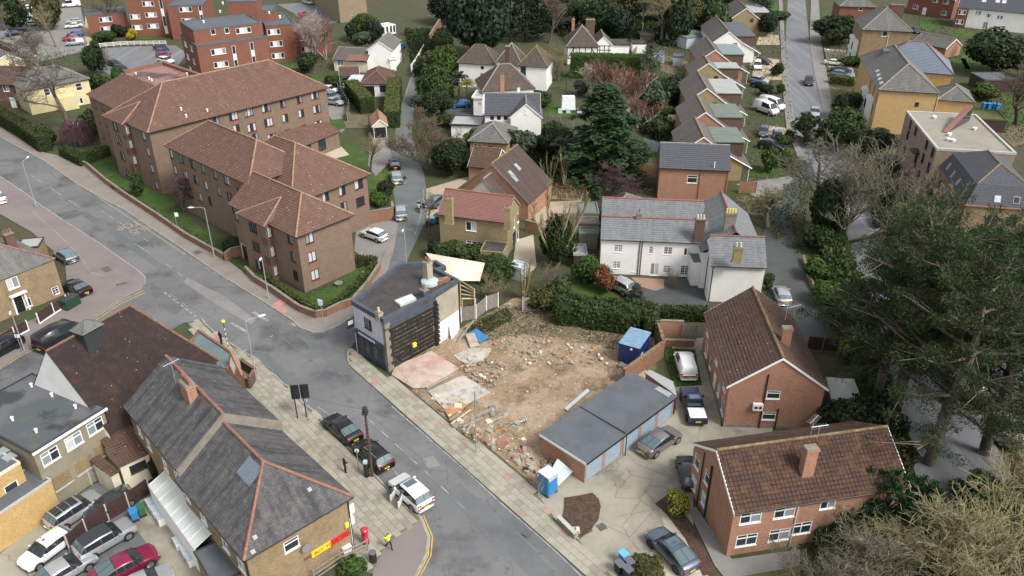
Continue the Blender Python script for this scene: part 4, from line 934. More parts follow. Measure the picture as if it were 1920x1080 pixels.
def car_proto(kind):
 if kind in CP:return CP[kind]
 L,Wd,st,wr=CARS[kind];hw=Wd/2;van=kind in('van','bigvan')
 def ring(s):
  x,b,t,f=s;w=hw*f;zb=.2 if abs(x)<L/2-.15 else.3
  if t>b+.05:up=[(w*.8,t-.07),(w*.66,t),(0,t+.025)]
  else:up=[(w*.9,b+.015),(w*.72,b+.035),(0,b+.05)]
  return[(x,y,z)for y,z in[(0,zb),(w*.86,zb),(w*.98,min(.4,b-.06)),(w,(.4+b)/2-.02),(w*.985,b-.08),(w*.94,b)]+up]
 fine=[]
 for i in range(len(st)-1):fine+=[st[i]]
 fine.append(st[-1]);rings=[ring(s)for s in fine];n=len(rings[0])
 body,ws,rw,sw=MB(),MB(),MB(),[MB(),MB()]
 g=[i for i,s in enumerate(fine)if s[2]>s[1]+.05];gi0,gi1=g[0],g[-1]
 vi={}
 def bv(p):
  k=(round(p[0],4),round(p[1],4),round(p[2],4))
  if k not in vi:vi[k]=len(body.v);body.v.append(p)
  return vi[k]
 for i in range(len(rings)-1):
  for k in range(n-1):
   for sg in(1,-1):
    q=[rings[i][k],rings[i+1][k],rings[i+1][k+1],rings[i][k+1]];q=[(a,b*sg,c)for a,b,c in q]
    if sg<0:q=q[::-1]
    glass=None
    if k>=5 and i==gi1:glass=ws if k>=6 else sw[0 if sg>0 else 1]
    elif k>=5 and i==gi0-1:glass=rw if k>=6 and not van else(sw[0 if sg>0 else 1]if k==5 and not van else None)
    elif k==5 and gi0<=i<gi1:glass=sw[0 if sg>0 else 1]if(not van or i==gi1-1)else None
    c=[sum(a[j]for a in q)/4 for j in range(3)]
    if glass is not None:
     e=[tuple(c[j]+(a[j]-c[j])*(.9 if glass in sw else.93)for j in range(3))for a in q]
     body.f.append(tuple(bv(a)for a in q));body.m.append(1)
     up=Vector((0,sg*.8,.5))if glass in sw else Vector(((1 if glass is ws else-1)*.5,0,.8))
     glass.poly([Vector(a)+up.normalized()*.012 for a in e])
    else:
     low=k<=1
     body.f.append(tuple(bv(a)for a in q));body.m.append(2 if low else 0)
 for r_,m_ in((rings[0],1),(rings[-1],-1)):
  pts=[(a,b,c)for a,b,c in r_]+[(a,-b,c)for a,b,c in r_[::-1][1:-1]]
  body.f.append(tuple(bv(p)for p in(pts if m_<0 else pts[::-1])));body.m.append(0)
 tr=MB();wx=(-L*.31,L*.315)
 for x in wx:
  for sg in(1,-1):tr.tube([(x,sg*(hw*.9),wr+.02),(x,sg*(hw*1.003),wr+.02)],wr+.07,16)
 tr.box(-L*.5+.02,-L*.5+.12,-hw*.8,hw*.8,.3,.46);tr.box(L*.5-.1,L*.5+.01,-hw*.7,hw*.7,.28,.42)
 if kind=='bigvan':tr.box(-2.71,-2.6,-.9,.9,.35,.5)
 wh,ri=MB(),MB();wh.tube([(0,-.11,0),(0,.11,0)],wr,18);wh.m=[0]*len(wh.f)
 ri.tube([(0,.1,0),(0,.118,0)],wr*.68,14)
 for q in range(5):
  a=2*math.pi*q/5;ri.box(-.02,.02,.112,.128,.03,wr*.62,0,lambda x,y,z:(x*math.cos(a)+z*math.sin(a),y,z*math.cos(a)-x*math.sin(a)))
 hl,tl,pl,mi,hd,wp=MB(),MB(),MB(),MB(),MB(),MB()
 f=fine[-2];b_=fine[1]
 hl.box(-.16,.03,-.17,.17,-.06,.05);tl.box(-.03,.07,-.16,.16,-.07,.07);pl.box(-.012,.012,-.26,.26,-.055,.055);mi.box(-.08,.08,-.1,.1,-.06,.07)
 hd.box(-.1,.1,-.015,.015,-.015,.015)
 P_=[('body',body.mesh('body',[M['trim']]*3,None,True),(0,0,0),0,'P')]
 def add(nm,mb,mats,loc=(0,0,0),rz=0,lv=1,smooth=False):P_.append((nm,mb.mesh(nm,mats,None,smooth),loc,rz,lv))
 add('windscreen',ws,M['carglass'],lv=0)
 if rw.f:add('rear_window',rw,M['carglass_sky'],lv=0)
 for q in sw:
  if q.f:add('side_window',q,M['carglass'],lv=0)
 add('trim',tr,M['trim'],lv=0)
 wm=wh.mesh('wheel',[M['tyre']],None,True);rm=ri.mesh('rim',[M['rim']])
 for x in wx:
  for sg in(1,-1):P_.append(('wheel',wm,(x,sg*(hw-.1),wr),0 if sg>0 else math.pi,'W'))
 P_.append(('rim',rm,None,0,'R'))
 hm,tm,pw,py,mm=hl.mesh('headlight',[M['lamp_clear']]),tl.mesh('tail_light',[M['lamp_red']]),pl.mesh('number_plate',[M['plate_w']]),pl.mesh('number_plate',[M['plate_y']]),mi.mesh('wing_mirror',[M['trim']])
 zt=b_[1]-.06 if not van else 1.0
 for sg in(1,-1):
  P_.append(('headlight',hm,(f[0]-.02,sg*hw*.66,f[1]-.02),0,1));P_.append(('tail_light',tm,(b_[0]-.03,sg*(hw*.74 if not van else hw*.86),zt),0,1))
  P_.append(('wing_mirror',mm,(fine[gi1][0]+.38,sg*(hw+.07),fine[gi1][1]+.06),0,1));
 hm2=hd.mesh('door_handle',[M['trim']])
 for x in(-.55,.45):
  for sg in(1,-1):P_.append(('door_handle',hm2,(x,sg*(hw*.99),.86),0,2))
 P_.append(('number_plate',py,(-L/2-.008,0,.62),0,1));P_.append(('number_plate',pw,(L/2+.005,0,.45),0,1))
 CP[kind]=P_;return P_
def bodymat(o,colour,roof=None):
 for i,mt in((0,PAINT[colour]),(1,M['trim']),(2,M['trim'])):
  o.material_slots[i].link='OBJECT';o.material_slots[i].material=mt
def car(kind,ctr,nose,colour,label,lv=1,name='parked_car',cat='car',group=None,rim='rim',extra=(),z=0.65,at=None,rot=None,sc=1.0):
 """ctr: where the middle of the body shows; nose: a point that way along the ground"""
 if at is None:
  a=P(*ctr,z);b=P(*nose,z);rot=math.atan2(b.y-a.y,b.x-a.x);at=(a.x,a.y,0)
 o=thing(name,label,cat,at,rot,group);L,Wd,st,wr=CARS[kind];pr=car_proto(kind)
 rimm=[p for p in pr if p[4]=='R'][0][1]
 for nm,me,loc,rz,l in pr:
  if l=='R' or(l in(1,2)and l>lv):continue
  c=link(nm,me,o,loc,(0,0,rz))
  if l=='P':bodymat(c,colour)
  if l=='W' and lv>=1:
   r=link('rim',rimm,c)
   if rim!='rim':r.material_slots[0].link='OBJECT';r.material_slots[0].material=M[rim]
  if nm=='wing_mirror' and lv>=1:c.material_slots[0].link='OBJECT';c.material_slots[0].material=PAINT[colour]
 hw=Wd/2;zr=max(s[2]for s in st);gs=[s for s in st if s[2]>s[1]+.05]
 for e in extra:
  m=MB();x0,x1=gs[0][0],gs[-1][0];ztop=lambda x:np.interp(x,[s[0]for s in gs],[s[2]for s in gs])+.03
  if e=='sunroof':m.poly([(x1-.85,-hw*.55,ztop(x1-.85)+.012),(x1-.12,-hw*.55,ztop(x1-.12)+.012),(x1-.12,hw*.55,ztop(x1-.12)+.012),(x1-.85,hw*.55,ztop(x1-.85)+.012)]);m.build('sunroof',M['carglass_sky'],o,off=(0,0,0))
  elif e=='pano':
   for k in range(3):
    xa=x0+.1+(x1-x0-.2)*k/3;xb=x0+.1+(x1-x0-.2)*(k+.92)/3
    m=MB();m.poly([(xa,-hw*.6,ztop(xa)+.012),(xb,-hw*.6,ztop(xb)+.012),(xb,hw*.6,ztop(xb)+.012),(xa,hw*.6,ztop(xa)+.012)]);m.build('sunroof',M['carglass'],o,off=(0,0,0))
  elif e=='blackroof':
   xs=[s[0]for s in gs]
   for i in range(len(xs)-1):
    a,b=xs[i],xs[i+1];m.poly([(a,-hw*.72,ztop(a)+.008),(b,-hw*.72,ztop(b)+.008),(b,hw*.72,ztop(b)+.008),(a,hw*.72,ztop(a)+.008)])
   m.build('roof_panel',PAINT['charcoal'],o,off=(0,0,0))
  elif e=='rails':
   for sg in(1,-1):m.tube([(x0+.1,sg*hw*.68,ztop(x0+.1)+.05),(0,sg*hw*.68,ztop(0)+.07),(x1-.1,sg*hw*.68,ztop(x1-.1)+.05)],.025,5)
   m.build('roof_rail',M['grey_metal'],o,off=(0,0,0))
  elif e=='doors':
   for xx,an in((.95,1.05),(-.05,.95)):
    d=MB();d.box(-.95,0,-.03,.03,.3,.95);d.box(-.75,-.1,-.02,.02,.95,1.4,1);dd=d.mesh('open_door',[PAINT[colour],M['carglass']])
    link('open_door',dd,o,(xx,hw*.98,0),(0,0,-an))
  elif e=='whitebed':m.box(x0-1.55,x0-.2,-hw*.78,hw*.78,1.0,1.06);m.build('tonneau_cover',M['white_paint'],o,off=(0,0,0))
 return o
def pickup(ctr,nose,colour,label):
 a=P(*ctr,.7);b=P(*nose,.7);o=thing('parked_pickup',label,'pickup truck',(a.x,a.y,0),math.atan2(b.y-a.y,b.x-a.x));Z=(0,0,0)
 b=MB();hw=.92
 prof=[(-2.6,.35,1.0),(-2.55,.3,1.02),(-.95,.3,1.02),(-.95,.3,1.05),(-.75,.3,1.06),(.85,.3,1.06),(1.75,.3,1.02),(2.45,.32,.95),(2.6,.4,.8)]
 rr=[[(x,-hw*.9,z0),(x,-hw,z0+.15),(x,-hw,z1-.1),(x,-hw*.93,z1),(x,hw*.93,z1),(x,hw,z1-.1),(x,hw,z0+.15),(x,hw*.9,z0)]for x,z0,z1 in prof]
 for i in range(len(rr)-1):
  for k in range(8):b.poly([rr[i][k],rr[i+1][k],rr[i+1][(k+1)%8],rr[i][(k+1)%8]])
 b.poly(rr[0]);b.poly(rr[-1])
 b.poly([(-.75,-.84,1.06),(-.75,.84,1.06),(-.6,.66,1.74),(-.6,-.66,1.74)]);b.poly([(-.6,-.66,1.75),(-.6,.66,1.75),(.25,.66,1.74),(.25,-.66,1.74)]);b.poly([(.25,-.66,1.74),(.25,.66,1.74),(.85,.84,1.06),(.85,-.84,1.06)])
 for s in(1,-1):b.poly([(-.75,s*.84,1.06),(.85,s*.84,1.06),(.25,s*.66,1.74),(-.6,s*.66,1.74)])
 b.build('body',PAINT[colour],o,off=Z)
 g=MB();g.poly([(.3,-.6,1.7),(.3,.6,1.7),(.82,.74,1.1),(.82,-.74,1.1)]);g.v=[(x+.02,y,z+.01)for x,y,z in g.v];g.build('windscreen',M['carglass'],o,off=Z)
 g=MB();g.poly([(-.77,-.7,1.12),(-.77,.7,1.12),(-.63,.58,1.68),(-.63,-.58,1.68)]);g.v=[(x-.01,y,z)for x,y,z in g.v];g.build('rear_window',M['carglass'],o,off=Z)
 for s in(1,-1):
  g=MB();g.poly([(-.65,s*.83,1.12),(.72,s*.83,1.12),(.25,s*.7,1.66),(-.55,s*.7,1.66)]);g.build('side_window',M['carglass'],o,off=Z)
 m=MB();m.box(-2.5,-1.0,-.78,.78,1.0,1.07);m.build('tonneau_cover',M['white_paint'],o,off=Z)
 m=MB();m.box(-2.7,-2.58,-.8,.8,.4,.55);m.build('bumper',M['trim'],o,off=Z)
 m=MB();m.box(-2.63,-2.6,-.26,.26,.56,.67);m.build('number_plate',M['plate_y'],o,off=Z)
 m=MB();m.poly([(.15,-.5,1.765),(-.5,-.5,1.77),(-.5,.5,1.77),(.15,.5,1.765)]);m.build('roof_panel',PAINT['paleblue'],o,off=Z)
 w=MB();w.tube([(0,-.13,0),(0,.13,0)],.37,18);wm=w.mesh('wheel',M['tyre']);r=MB();r.tube([(0,.12,0),(0,.14,0)],.23,12);rm=r.mesh('rim',M['rim_dark'])
 for x in(-1.65,1.6):
  for s in(1,-1):c=link('wheel',wm,o,(x,s*.86,.37),(0,0,0 if s>0 else math.pi));link('rim',rm,c)
 for s in(1,-1):
  m=MB();m.box(2.45,2.6,s*.62-.15,s*.62+.15,.72,.86);m.build('headlight',M['lamp_clear'],o,off=Z)
  m=MB();m.box(-2.63,-2.56,s*.83-.06,s*.83+.06,.65,.95);m.build('tail_light',M['lamp_red'],o,off=Z)
  m=MB();m.box(.6,.75,s*1.02-.1,s*1.02+.1,1.08,1.25);m.build('wing_mirror',M['trim'],o,off=Z)
 return o
 # people
def person(label,px,py,face,joints=None,top='cloth_black',legs='cloth_black',hair='hair',vest=False,name='person',z0=0.0,hgt=1.72,at=None):
 """one skinned figure; joints override the standing pose (x right, y ahead, z up)"""
 J=dict(pel=(0,0,.95),waist=(0,0,1.08),chest=(0,.01,1.3),neck=(0,.0,1.46),head=(0,.03,1.58),crown=(0,.02,1.68),shl=(-.18,0,1.4),ell=(-.25,-.02,1.14),hal=(-.24,.1,.92),shr=(.18,0,1.4),elr=(.25,-.02,1.14),har=(.24,.1,.92),hil=(-.09,0,.9),knl=(-.1,.03,.5),anl=(-.1,-.02,.09),tol=(-.1,.15,.04),hir=(.09,0,.9),knr=(.1,.03,.5),anr=(.1,-.02,.09),tor=(.1,.15,.04))
 rr=dict(pel=.145,waist=.135,chest=.165,neck=.062,head=.1,crown=.075,shl=.075,ell=.052,hal=.042,shr=.075,elr=.052,har=.042,hil=.1,knl=.067,anl=.05,tol=.042,hir=.1,knr=.067,anr=.05,tor=.042)
 if joints:J.update(joints)
 names=list(J);E_=[('pel','waist'),('waist','chest'),('chest','neck'),('neck','head'),('head','crown'),('chest','shl'),('shl','ell'),('ell','hal'),('chest','shr'),('shr','elr'),('elr','har'),('pel','hil'),('hil','knl'),('knl','anl'),('anl','tol'),('pel','hir'),('hir','knr'),('knr','anr'),('anr','tor')]
 me=bpy.data.meshes.new('body');me.from_pydata([J[n]for n in names],[(names.index(a),names.index(b))for a,b in E_],[])
 t=bpy.data.objects.new('body_tmp',me);COL.objects.link(t)
 t.modifiers.new('s','SKIN');t.modifiers.new('u','SUBSURF').levels=1
 if not me.skin_vertices:me.skin_vertices.new()
 for i,n in enumerate(names):me.skin_vertices[0].data[i].radius=(rr[n],rr[n]*(.75 if n in('pel','waist','chest')else 1));me.skin_vertices[0].data[i].use_root=(n=='pel')
 dg=bpy.context.evaluated_depsgraph_get();nm=bpy.data.meshes.new_from_object(t.evaluated_get(dg));bpy.data.objects.remove(t)
 mats=[M[top],M[legs],M['skin'],M[hair],M['trim']];nm.materials.clear()
 for m in mats:nm.materials.append(m)
 hl,hr,hd=Vector(J['hal']),Vector(J['har']),Vector(J['head'])
 for p in nm.polygons:
  c=p.center;i=0 if c.z>J['pel'][2]+.02 else 1
  if(c-hl).length<.09 or(c-hr).length<.09:i=2
  elif c.z>J['neck'][2]+.03:i=3 if(c.z>hd.z+.06 or c.y<hd.y-.02)else 2
  elif min((c-Vector(J['tol'])).length,(c-Vector(J['tor'])).length)<.12:i=4
  p.material_index=i;p.use_smooth=True
 nm.name='body'
 a=P(px,py,z0)if at is None else Vector(at);b=P(*face,z0)
 o=thing(name,label,'person',(a.x,a.y,z0),math.atan2(b.y-a.y,b.x-a.x)-math.pi/2);o.scale=(hgt/1.75,)*3
 link('body',nm,o)
 if vest:
  m=MB();c=Vector(J['chest']);w=Vector(J['waist']);pp=[]
  for z,rx,ry,cc in((-.12,.2,.17,w),(.1,.2,.165,w),(-.05,.215,.17,c),(.1,.2,.14,c),(.17,.1,.09,c)):
   pp.append([(cc.x+math.cos(t)*rx,cc.y+math.sin(t)*ry,cc.z+z)for t in np.linspace(0,6.283,13)[:-1]])
  for i in range(4):
   for k in range(12):m.poly([pp[i][k],pp[i][(k+1)%12],pp[i+1][(k+1)%12],pp[i+1][k]],1 if i==1 else 0)
  link('jacket',m.mesh('jacket',[M['hivis'],M['hivis_band']],None,True),o)
  m=MB()
  for s,e in(('shl','ell'),('shr','elr')):a_,b_=Vector(J[s]),Vector(J[e]);m.tube([a_,a_+(b_-a_)*.95],[.1,.075],8)
  link('sleeve',m.mesh('sleeve',M['hivis'],None,True),o)
 return o
 # THE GROUND
m=MB();m.poly([(-3000,-300,-.06),(3000,-300,-.06),(3000,4000,-.06),(-3000,4000,-.06)])
tag(link('ground',m.mesh('ground',M['earth'])),kind='structure')
KT=[(-150,165),(0,257),(80,300),(147,347),(200,377),(233,393),(290,432),(347,470),(400,507),(480,557),(513,578),(547,600),(563,615),(587,623),(607,622),(637,610),(658,597)]
KR=[(668,640),(655,655),(652,663),(653,677),(667,693),(693,717),(720,742),(790,800),(869,868),(940,934),(1036,1018),(1100,1079),(1200,1170)]
KN=[(780,1125),(780,1078),(800,1040),(803,1007),(787,970),(765,956),(704,893),(647,833),(608,795),(595,777),(565,754),(553,732),(531,720),(517,705),(495,692),(486,677),(457,661),(430,643),(404,625),(385,608),(378,598)]
KL=[(273,530),(272,520),(257,507),(233,490),(187,457),(133,423),(83,390),(43,360),(0,331),(-150,235)]
gpoly('road',KT+KR+[(1000,1200),(850,1200)]+KN+KL,'asphalt',.004)
gpoly('side_road',[(300,535),(271,522),(264,540),(222,562),(169,596),(44,659),(0,688),(-120,755),(-120,860),(60,760),(200,690),(345,605),(390,600)],'asphalt',0.0)
gpoly('side_road',[(700,1200),(690,1100),(720,1030),(810,1005),(800,1050),(1000,1250)],'asphalt',0.0)
raised('pavement',KL[::-1]+[(264,540),(222,562),(169,596),(44,659),(0,688),(-120,755),(-120,640),(0,625),(128,570),(122,490),(60,435),(-10,395),(-150,300)],'pave_pink',.10)
raised('pavement',KT+[(700,548),(727,503),(739,465),(742,440),(736,440),(714,490),(702,522),(662,572),(612,592),(592,594),(563,583),(513,548),(480,528),(433,492),(350,445),(300,410),(233,367),(200,342),(165,312),(120,293),(83,286),(0,228),(-150,130)],'pave_buff',.10)
PAV_R=KR[1:]+[(1240,1150),(1180,1108),(1133,1066),(1108,1044),(1089,1017),(1075,1008),(1046,979),(1007,926),(988,900),(927,849),(893,830),(864,813),(826,779),(775,738),(735,705),(715,705),(672,658)]
pav_r=raised('pavement',PAV_R,'slab_joint',.09)
PAV_N=KN[4:]+[(350,604),(385,660),(470,760),(560,880),(610,960),(650,1060),(700,1075),(716,1036),(745,1005),(770,990)]
pav_n=raised('pavement',PAV_N,'slab_joint',.09)
raised('pavement',[(787,972),(803,1007),(800,1040),(780,1078),(770,1140),(690,1140),(700,1070),(716,1034),(745,1003),(770,988)],'pave_pink',.10)
def inside(p,q):
 ins=False;j=len(q)-1
 for i in range(len(q)):
  if(q[i].y>p.y)!=(q[j].y>p.y)and p.x<(q[j].x-q[i].x)*(p.y-q[i].y)/(q[j].y-q[i].y)+q[i].x:ins=not ins
  j=i
 return ins
def lay_slabs(owner,pix,a,b,sx,sy,mats,limit,org,big_last=300):
 q=[P(x,y,.1)for x,y in pix];d=(P(*b)-P(*a));d.z=0;d.normalize();n=Vector((-d.y,d.x,0));o=P(*org,.1);c=[]
 m=MB();m.box(-sx/2+.012,sx/2-.012,-sy/2+.012,sy/2-.012,-.03,.025)
 me=[m.mesh('paving_slab',M[k])for k in mats];ang=math.atan2(d.y,d.x)
 for i in range(-90,91):
  for k in range(-24,25):
   p=o+d*(i*sx+(sx/2 if k%2 else 0))+n*(k*sy)
   if inside(p+d*sx*.3,q)and inside(p-d*sx*.3,q):c.append(p)
 c.sort(key=lambda p:(p-Vector((0,0,CAMH))).length);rest=MB()
 for i,p in enumerate(c):
  mt=0 if random.random()<.62 else(1 if random.random()<.85 or len(me)<3 else 2)
  z=R(-.006,.006)
  if i<limit:link('paving_slab',me[mt],owner,p+Vector((0,0,z)),(R(-.006,.006),R(-.006,.006),ang+R(-.008,.008)))
  else:rest.box(-sx/2+.012,sx/2-.012,-sy/2+.012,sy/2-.012,-.03,.025,mt,lambda x,y,w:p+d*x+n*y+Vector((0,0,w+z)))
 if rest.f:tag(link('paving_slabs',rest.mesh('paving_slabs',[M[k]for k in mats]),owner),kind='stuff')
lay_slabs(pav_n,PAV_N,(565,754),(765,956),.72,.58,('slab','slab_b'),300,(640,840))
lay_slabs(pav_r,PAV_R,(790,800),(1036,1018),.75,.62,('slab','slab_b','slab_r'),300,(900,880))
kb=MB()
for line in(KT,KR[1:],KN,KL):
 p=[P(a,b,0)for a,b in line]
 for i in range(len(p)-1):
  d=(p[i+1]-p[i]);L=d.length
  if L<.05:continue
  d.normalize();n=Vector((-d.y,d.x,0));k=max(1,int(L/.9))
  for q in range(k):
   kb.box(L*q/k+.006,L*(q+1)/k-.006,-.07,.07,-.03,.118,0,lambda x,y,z:p[i]+d*x+n*y+Vector((0,0,z)))
tag(link('kerb',kb.mesh('kerb',M['kerb'])),kind='structure')
LANE=[(658,597),(700,548),(727,503),(739,465),(747,420),(741,385),(730,296),(753,195),(768,148),(792,98),(808,70),(822,74),(800,120),(786,170),(777,193),(772,250),(785,300),(795,325),(800,360),(797,417),(760,495),(690,600),(668,640)]
gpoly('lane',LANE,'asphalt_lane',.008)
gpoly('car_park',[(664,470),(668,425),(735,405),(747,420),(739,465),(727,500),(690,490)],'pave_grey',.004)
gpoly('yard',[(1007,926),(1040,880),(1099,892),(1268,768),(1255,690),(1262,640),(1340,630),(1352,800),(1450,800),(1440,850),(1300,840),(1300,1080),(1310,1190),(1200,1130),(1133,1066),(1108,1044),(1089,1017),(1046,979)],'yard',.016)
gpoly('pale_drive',[(1180,1085),(1250,1000),(1232,940),(1262,935),(1300,1000),(1330,1085),(1290,1150),(1200,1120)],'patio',.022)
gpoly('pale_drive',[(1020,905),(1065,905),(1115,905),(1120,925),(1055,935),(1035,925)],'yard',.022)
gpoly('lawn',[(1243,653),(1303,655),(1316,722),(1262,726)],'lawn',.022)
cr=MB()
Z5=lambda pts:[(960+a/3,720+b/3)for a,b in pts]
for ln in([(575,540),(592,598),(580,640),(712,645),(752,598)],[(712,645),(800,705),(700,725),(590,745)],[(592,598),(670,508),(790,540),(752,598)],[(670,508),(640,470)],[(800,705),(665,860),(600,830),(520,790)],[(640,385),(700,450),(830,500),(900,520)],[(752,598),(820,690)],[(420,540),(520,480),(640,395)]):
 strip(cr,Z5(ln),.026,.026)
tag(link('yard_crack',cr.mesh('yard_crack',M['mulch'])),kind='structure')
gpoly('planting_bed',[(1058,933),(1089,928),(1111,923.5),(1123,935.6),(1126.6,950),(1122,974),(1108.5,993),(1089,1009),(1077,1000.6),(1053,974),(1057,955)],'mulch',.06)
gpoly('planting_bed',[(1228,944),(1255,925),(1300,985),(1345,1075),(1318,1080),(1285,1010),(1250,965)],'mulch',.04)
gpoly('path',[(1290,955),(1305,950),(1372,1048),(1500,1030),(1500,1062),(1360,1085),(1340,1060)],'pave_grey',.03)
gpoly('lawn',[(1345,1090),(1360,1083),(1560,1055),(1560,1200),(1300,1200)],'lawn_dry',.012)
SITE=[(735,700),(775,736),(826,777),(864,811),(893,828),(927,847),(988,898),(1010,926),(1040,890),(1110,890),(1268,770),(1215,690),(1228,650),(1226,600),(1100,585),(1020,578),(980,556),(960,560),(930,580),(880,605),(850,625),(825,640),(760,690)]
gpoly('building_plot',SITE,'dirt',.0)
gpoly('weedy_bank',[(870,620),(900,595),(950,572),(1030,592),(1160,606),(1222,640),(1228,690),(1160,650),(1060,640),(985,628),(905,640)],'scrub',.012)
gpoly('weedy_bank',[(1190,695),(1225,662),(1232,690),(1200,720),(1120,775),(1095,790),(1085,780)],'scrub',.018)
def slab_piece(name,pix,mat,z):return raised(name,pix,mat,z,side='dirt')
slab_piece('broken_floor',[(742,685),(809,658),(821,666),(862,690),(836,706),(800,726),(775,728),(734,702)],'pink_slab',.22)
slab_piece('broken_floor',[(802,733),(840,716),(867,703),(893,718),(920,736),(869,762),(833,767)],'white_slab',.2)
slab_piece('broken_floor',[(850,666),(886,651),(922,654),(913,671),(886,687),(862,676)],'white_slab',.12)
slab_piece('broken_floor',[(833,769),(862,751),(876,760),(842,783)],'orange_slab',.3)
slab_piece('broken_floor',[(894,795),(925,768),(952,775),(950,806),(915,812)],'white_slab',.15)
gpoly('forecourt',[(1200,525),(1330,520),(1325,580),(1345,590),(1290,592),(1200,560)],'asphalt_dark',.006)
gpoly('brick_apron',[(1183,520),(1245,523),(1245,540),(1228,545),(1200,537)],'brick_paving',.012)
gpoly('drive',[(1430,440),(1445,380),(1520,300),(1530,330),(1478,410),(1505,487),(1520,533),(1567,612),(1580,650),(1480,640),(1440,560),(1432,520)],'asphalt_dark',.006)
gpoly('parking_court',[(1380,345),(1480,330),(1500,345),(1470,380),(1420,372)],'pave_grey',.003)
gpoly('lawn',[(1070,515),(1120,535),(1180,565),(1100,590),(1040,560)],'lawn',.004)
gpoly('road',[(1466,-30),(1477,0),(1472,80),(1473,130),(1480,197),(1487,238),(1510,300),(1550,380),(1578,440),(1612,520),(1640,600),(1665,700),(1690,800),(1720,900),(1760,1000),(1850,1200),(2100,1200),(1960,1000),(1890,880),(1840,780),(1780,650),(1720,560),(1670,480),(1640,430),(1590,330),(1545,213),(1527,138),(1518,80),(1510,0),(1505,-30)],'asphalt_far',.003)
raised('pavement',[(1521,-10),(1518,80),(1527,138),(1545,213),(1590,330),(1640,430),(1670,480),(1690,470),(1620,330),(1562,205),(1540,80),(1535,0)],'pave_grey',.1)
raised('pavement',[(1467,0),(1472,80),(1473,130),(1480,197),(1487,238),(1510,300),(1498,300),(1474,238),(1467,160),(1463,60),(1460,0)],'pave_grey',.1)
gpoly('car_park',[(1725,540),(1760,590),(1800,680),(1860,790),(1960,800),(1960,560),(1800,520)],'asphalt_lane',.002)
for pix in([(1020,195),(1075,190),(1085,218),(1030,222)],[(1240,195),(1280,205),(1285,225),(1240,215)],[(600,290),(640,270),(725,290),(735,370),(700,360),(640,320)],[(1220,40),(1275,42),(1290,60),(1240,66),(1215,58)],[(1415,5),(1450,0),(1470,30),(1420,35)],[(1540,22),(1570,24),(1575,50),(1540,48)],[(1715,48),(1745,36),(1765,48),(1745,62)],[(1770,62),(1800,52),(1840,68),(1830,78)],[(1780,105),(1810,110),(1820,130),(1785,125)],[(1830,205),(1880,210),(1885,225),(1835,218)],[(500,113),(555,108),(560,128),(510,132)],[(618,225),(650,222),(655,240),(625,245)],[(1215,290),(1238,285),(1236,320),(1215,315)],[(255,64),(300,62),(305,72),(262,74)]):
 gpoly('lawn',pix,'lawn',.004)
gpoly('lawn',[(165,312),(185,305),(235,285),(330,385),(460,500),(470,485),(555,550),(577,560),(668,505),(700,492),(706,505),(660,570),(612,590),(592,592),(563,581),(513,546),(433,490),(350,443),(233,366)],'lawn',.05)
gpoly('dry_garden',[(1000,345),(1080,335),(1100,350),(1090,375),(1010,372)],'tan_grass',.01)
gpoly('dry_garden',[(1000,380),(1090,375),(1098,400),(1080,440),(1020,440),(1003,410)],'gravel',.006)
gpoly('patio',[(968,450),(1000,440),(1006,500),(985,520),(962,490)],'patio',.006)
gpoly('patio',[(560,285),(600,270),(640,275),(655,290),(600,305)],'patio',.012)
gpoly('drive',[(795,355),(880,330),(930,335),(900,365),(815,400),(800,420)],'gravel',.0)
gpoly('drive',[(825,200),(905,195),(905,215),(830,218)],'asphalt_dark',.006)
gpoly('drive',[(695,258),(728,255),(735,300),(705,330),(690,310)],'pave_grey',.014)
for pix in([(1440,235),(1474,240),(1476,262),(1425,262),(1425,240)],[(1410,105),(1463,112),(1464,130),(1405,128)],[(1425,62),(1460,66),(1462,84),(1418,84)],[(1412,128),(1465,132),(1468,150),(1410,150)]):
 gpoly('drive',pix,'gravel',.003)
for pix in([(1545,90),(1590,95),(1605,150),(1565,160),(1552,120)],):gpoly('drive',pix,'gravel',.002)
gpoly('car_park',[(-80,70),(60,25),(150,10),(162,60),(160,95),(60,120),(-40,110)],'pave_grey',.001)
gpoly('access_road',[(180,92),(230,88),(330,85),(350,100),(330,130),(220,150),(190,130)],'asphalt_far',.006)
gpoly('path',[(160,30),(168,40),(172,80),(165,90),(158,60)],'gravel',.004)
gpoly('access_road',[(520,8),(620,2),(640,40),(600,48),(560,30)],'asphalt_far',.004)
gpoly('car_park',[(610,170),(650,195),(660,225),(640,250),(605,200)],'pave_grey',.002)
gpoly('car_park',[(-60,1060),(60,985),(180,905),(280,905),(360,1040),(420,1200),(-80,1200)],'asphalt_lane',.002)
gpoly('forecourt',[(-40,1075),(45,1000),(130,950),(210,925),(225,935),(110,1020),(60,1090)],'yard',.008)
gpoly('yard',[(243,975),(275,915),(300,960),(360,1040),(400,1120),(330,1120),(290,1040)],'yard',.008)
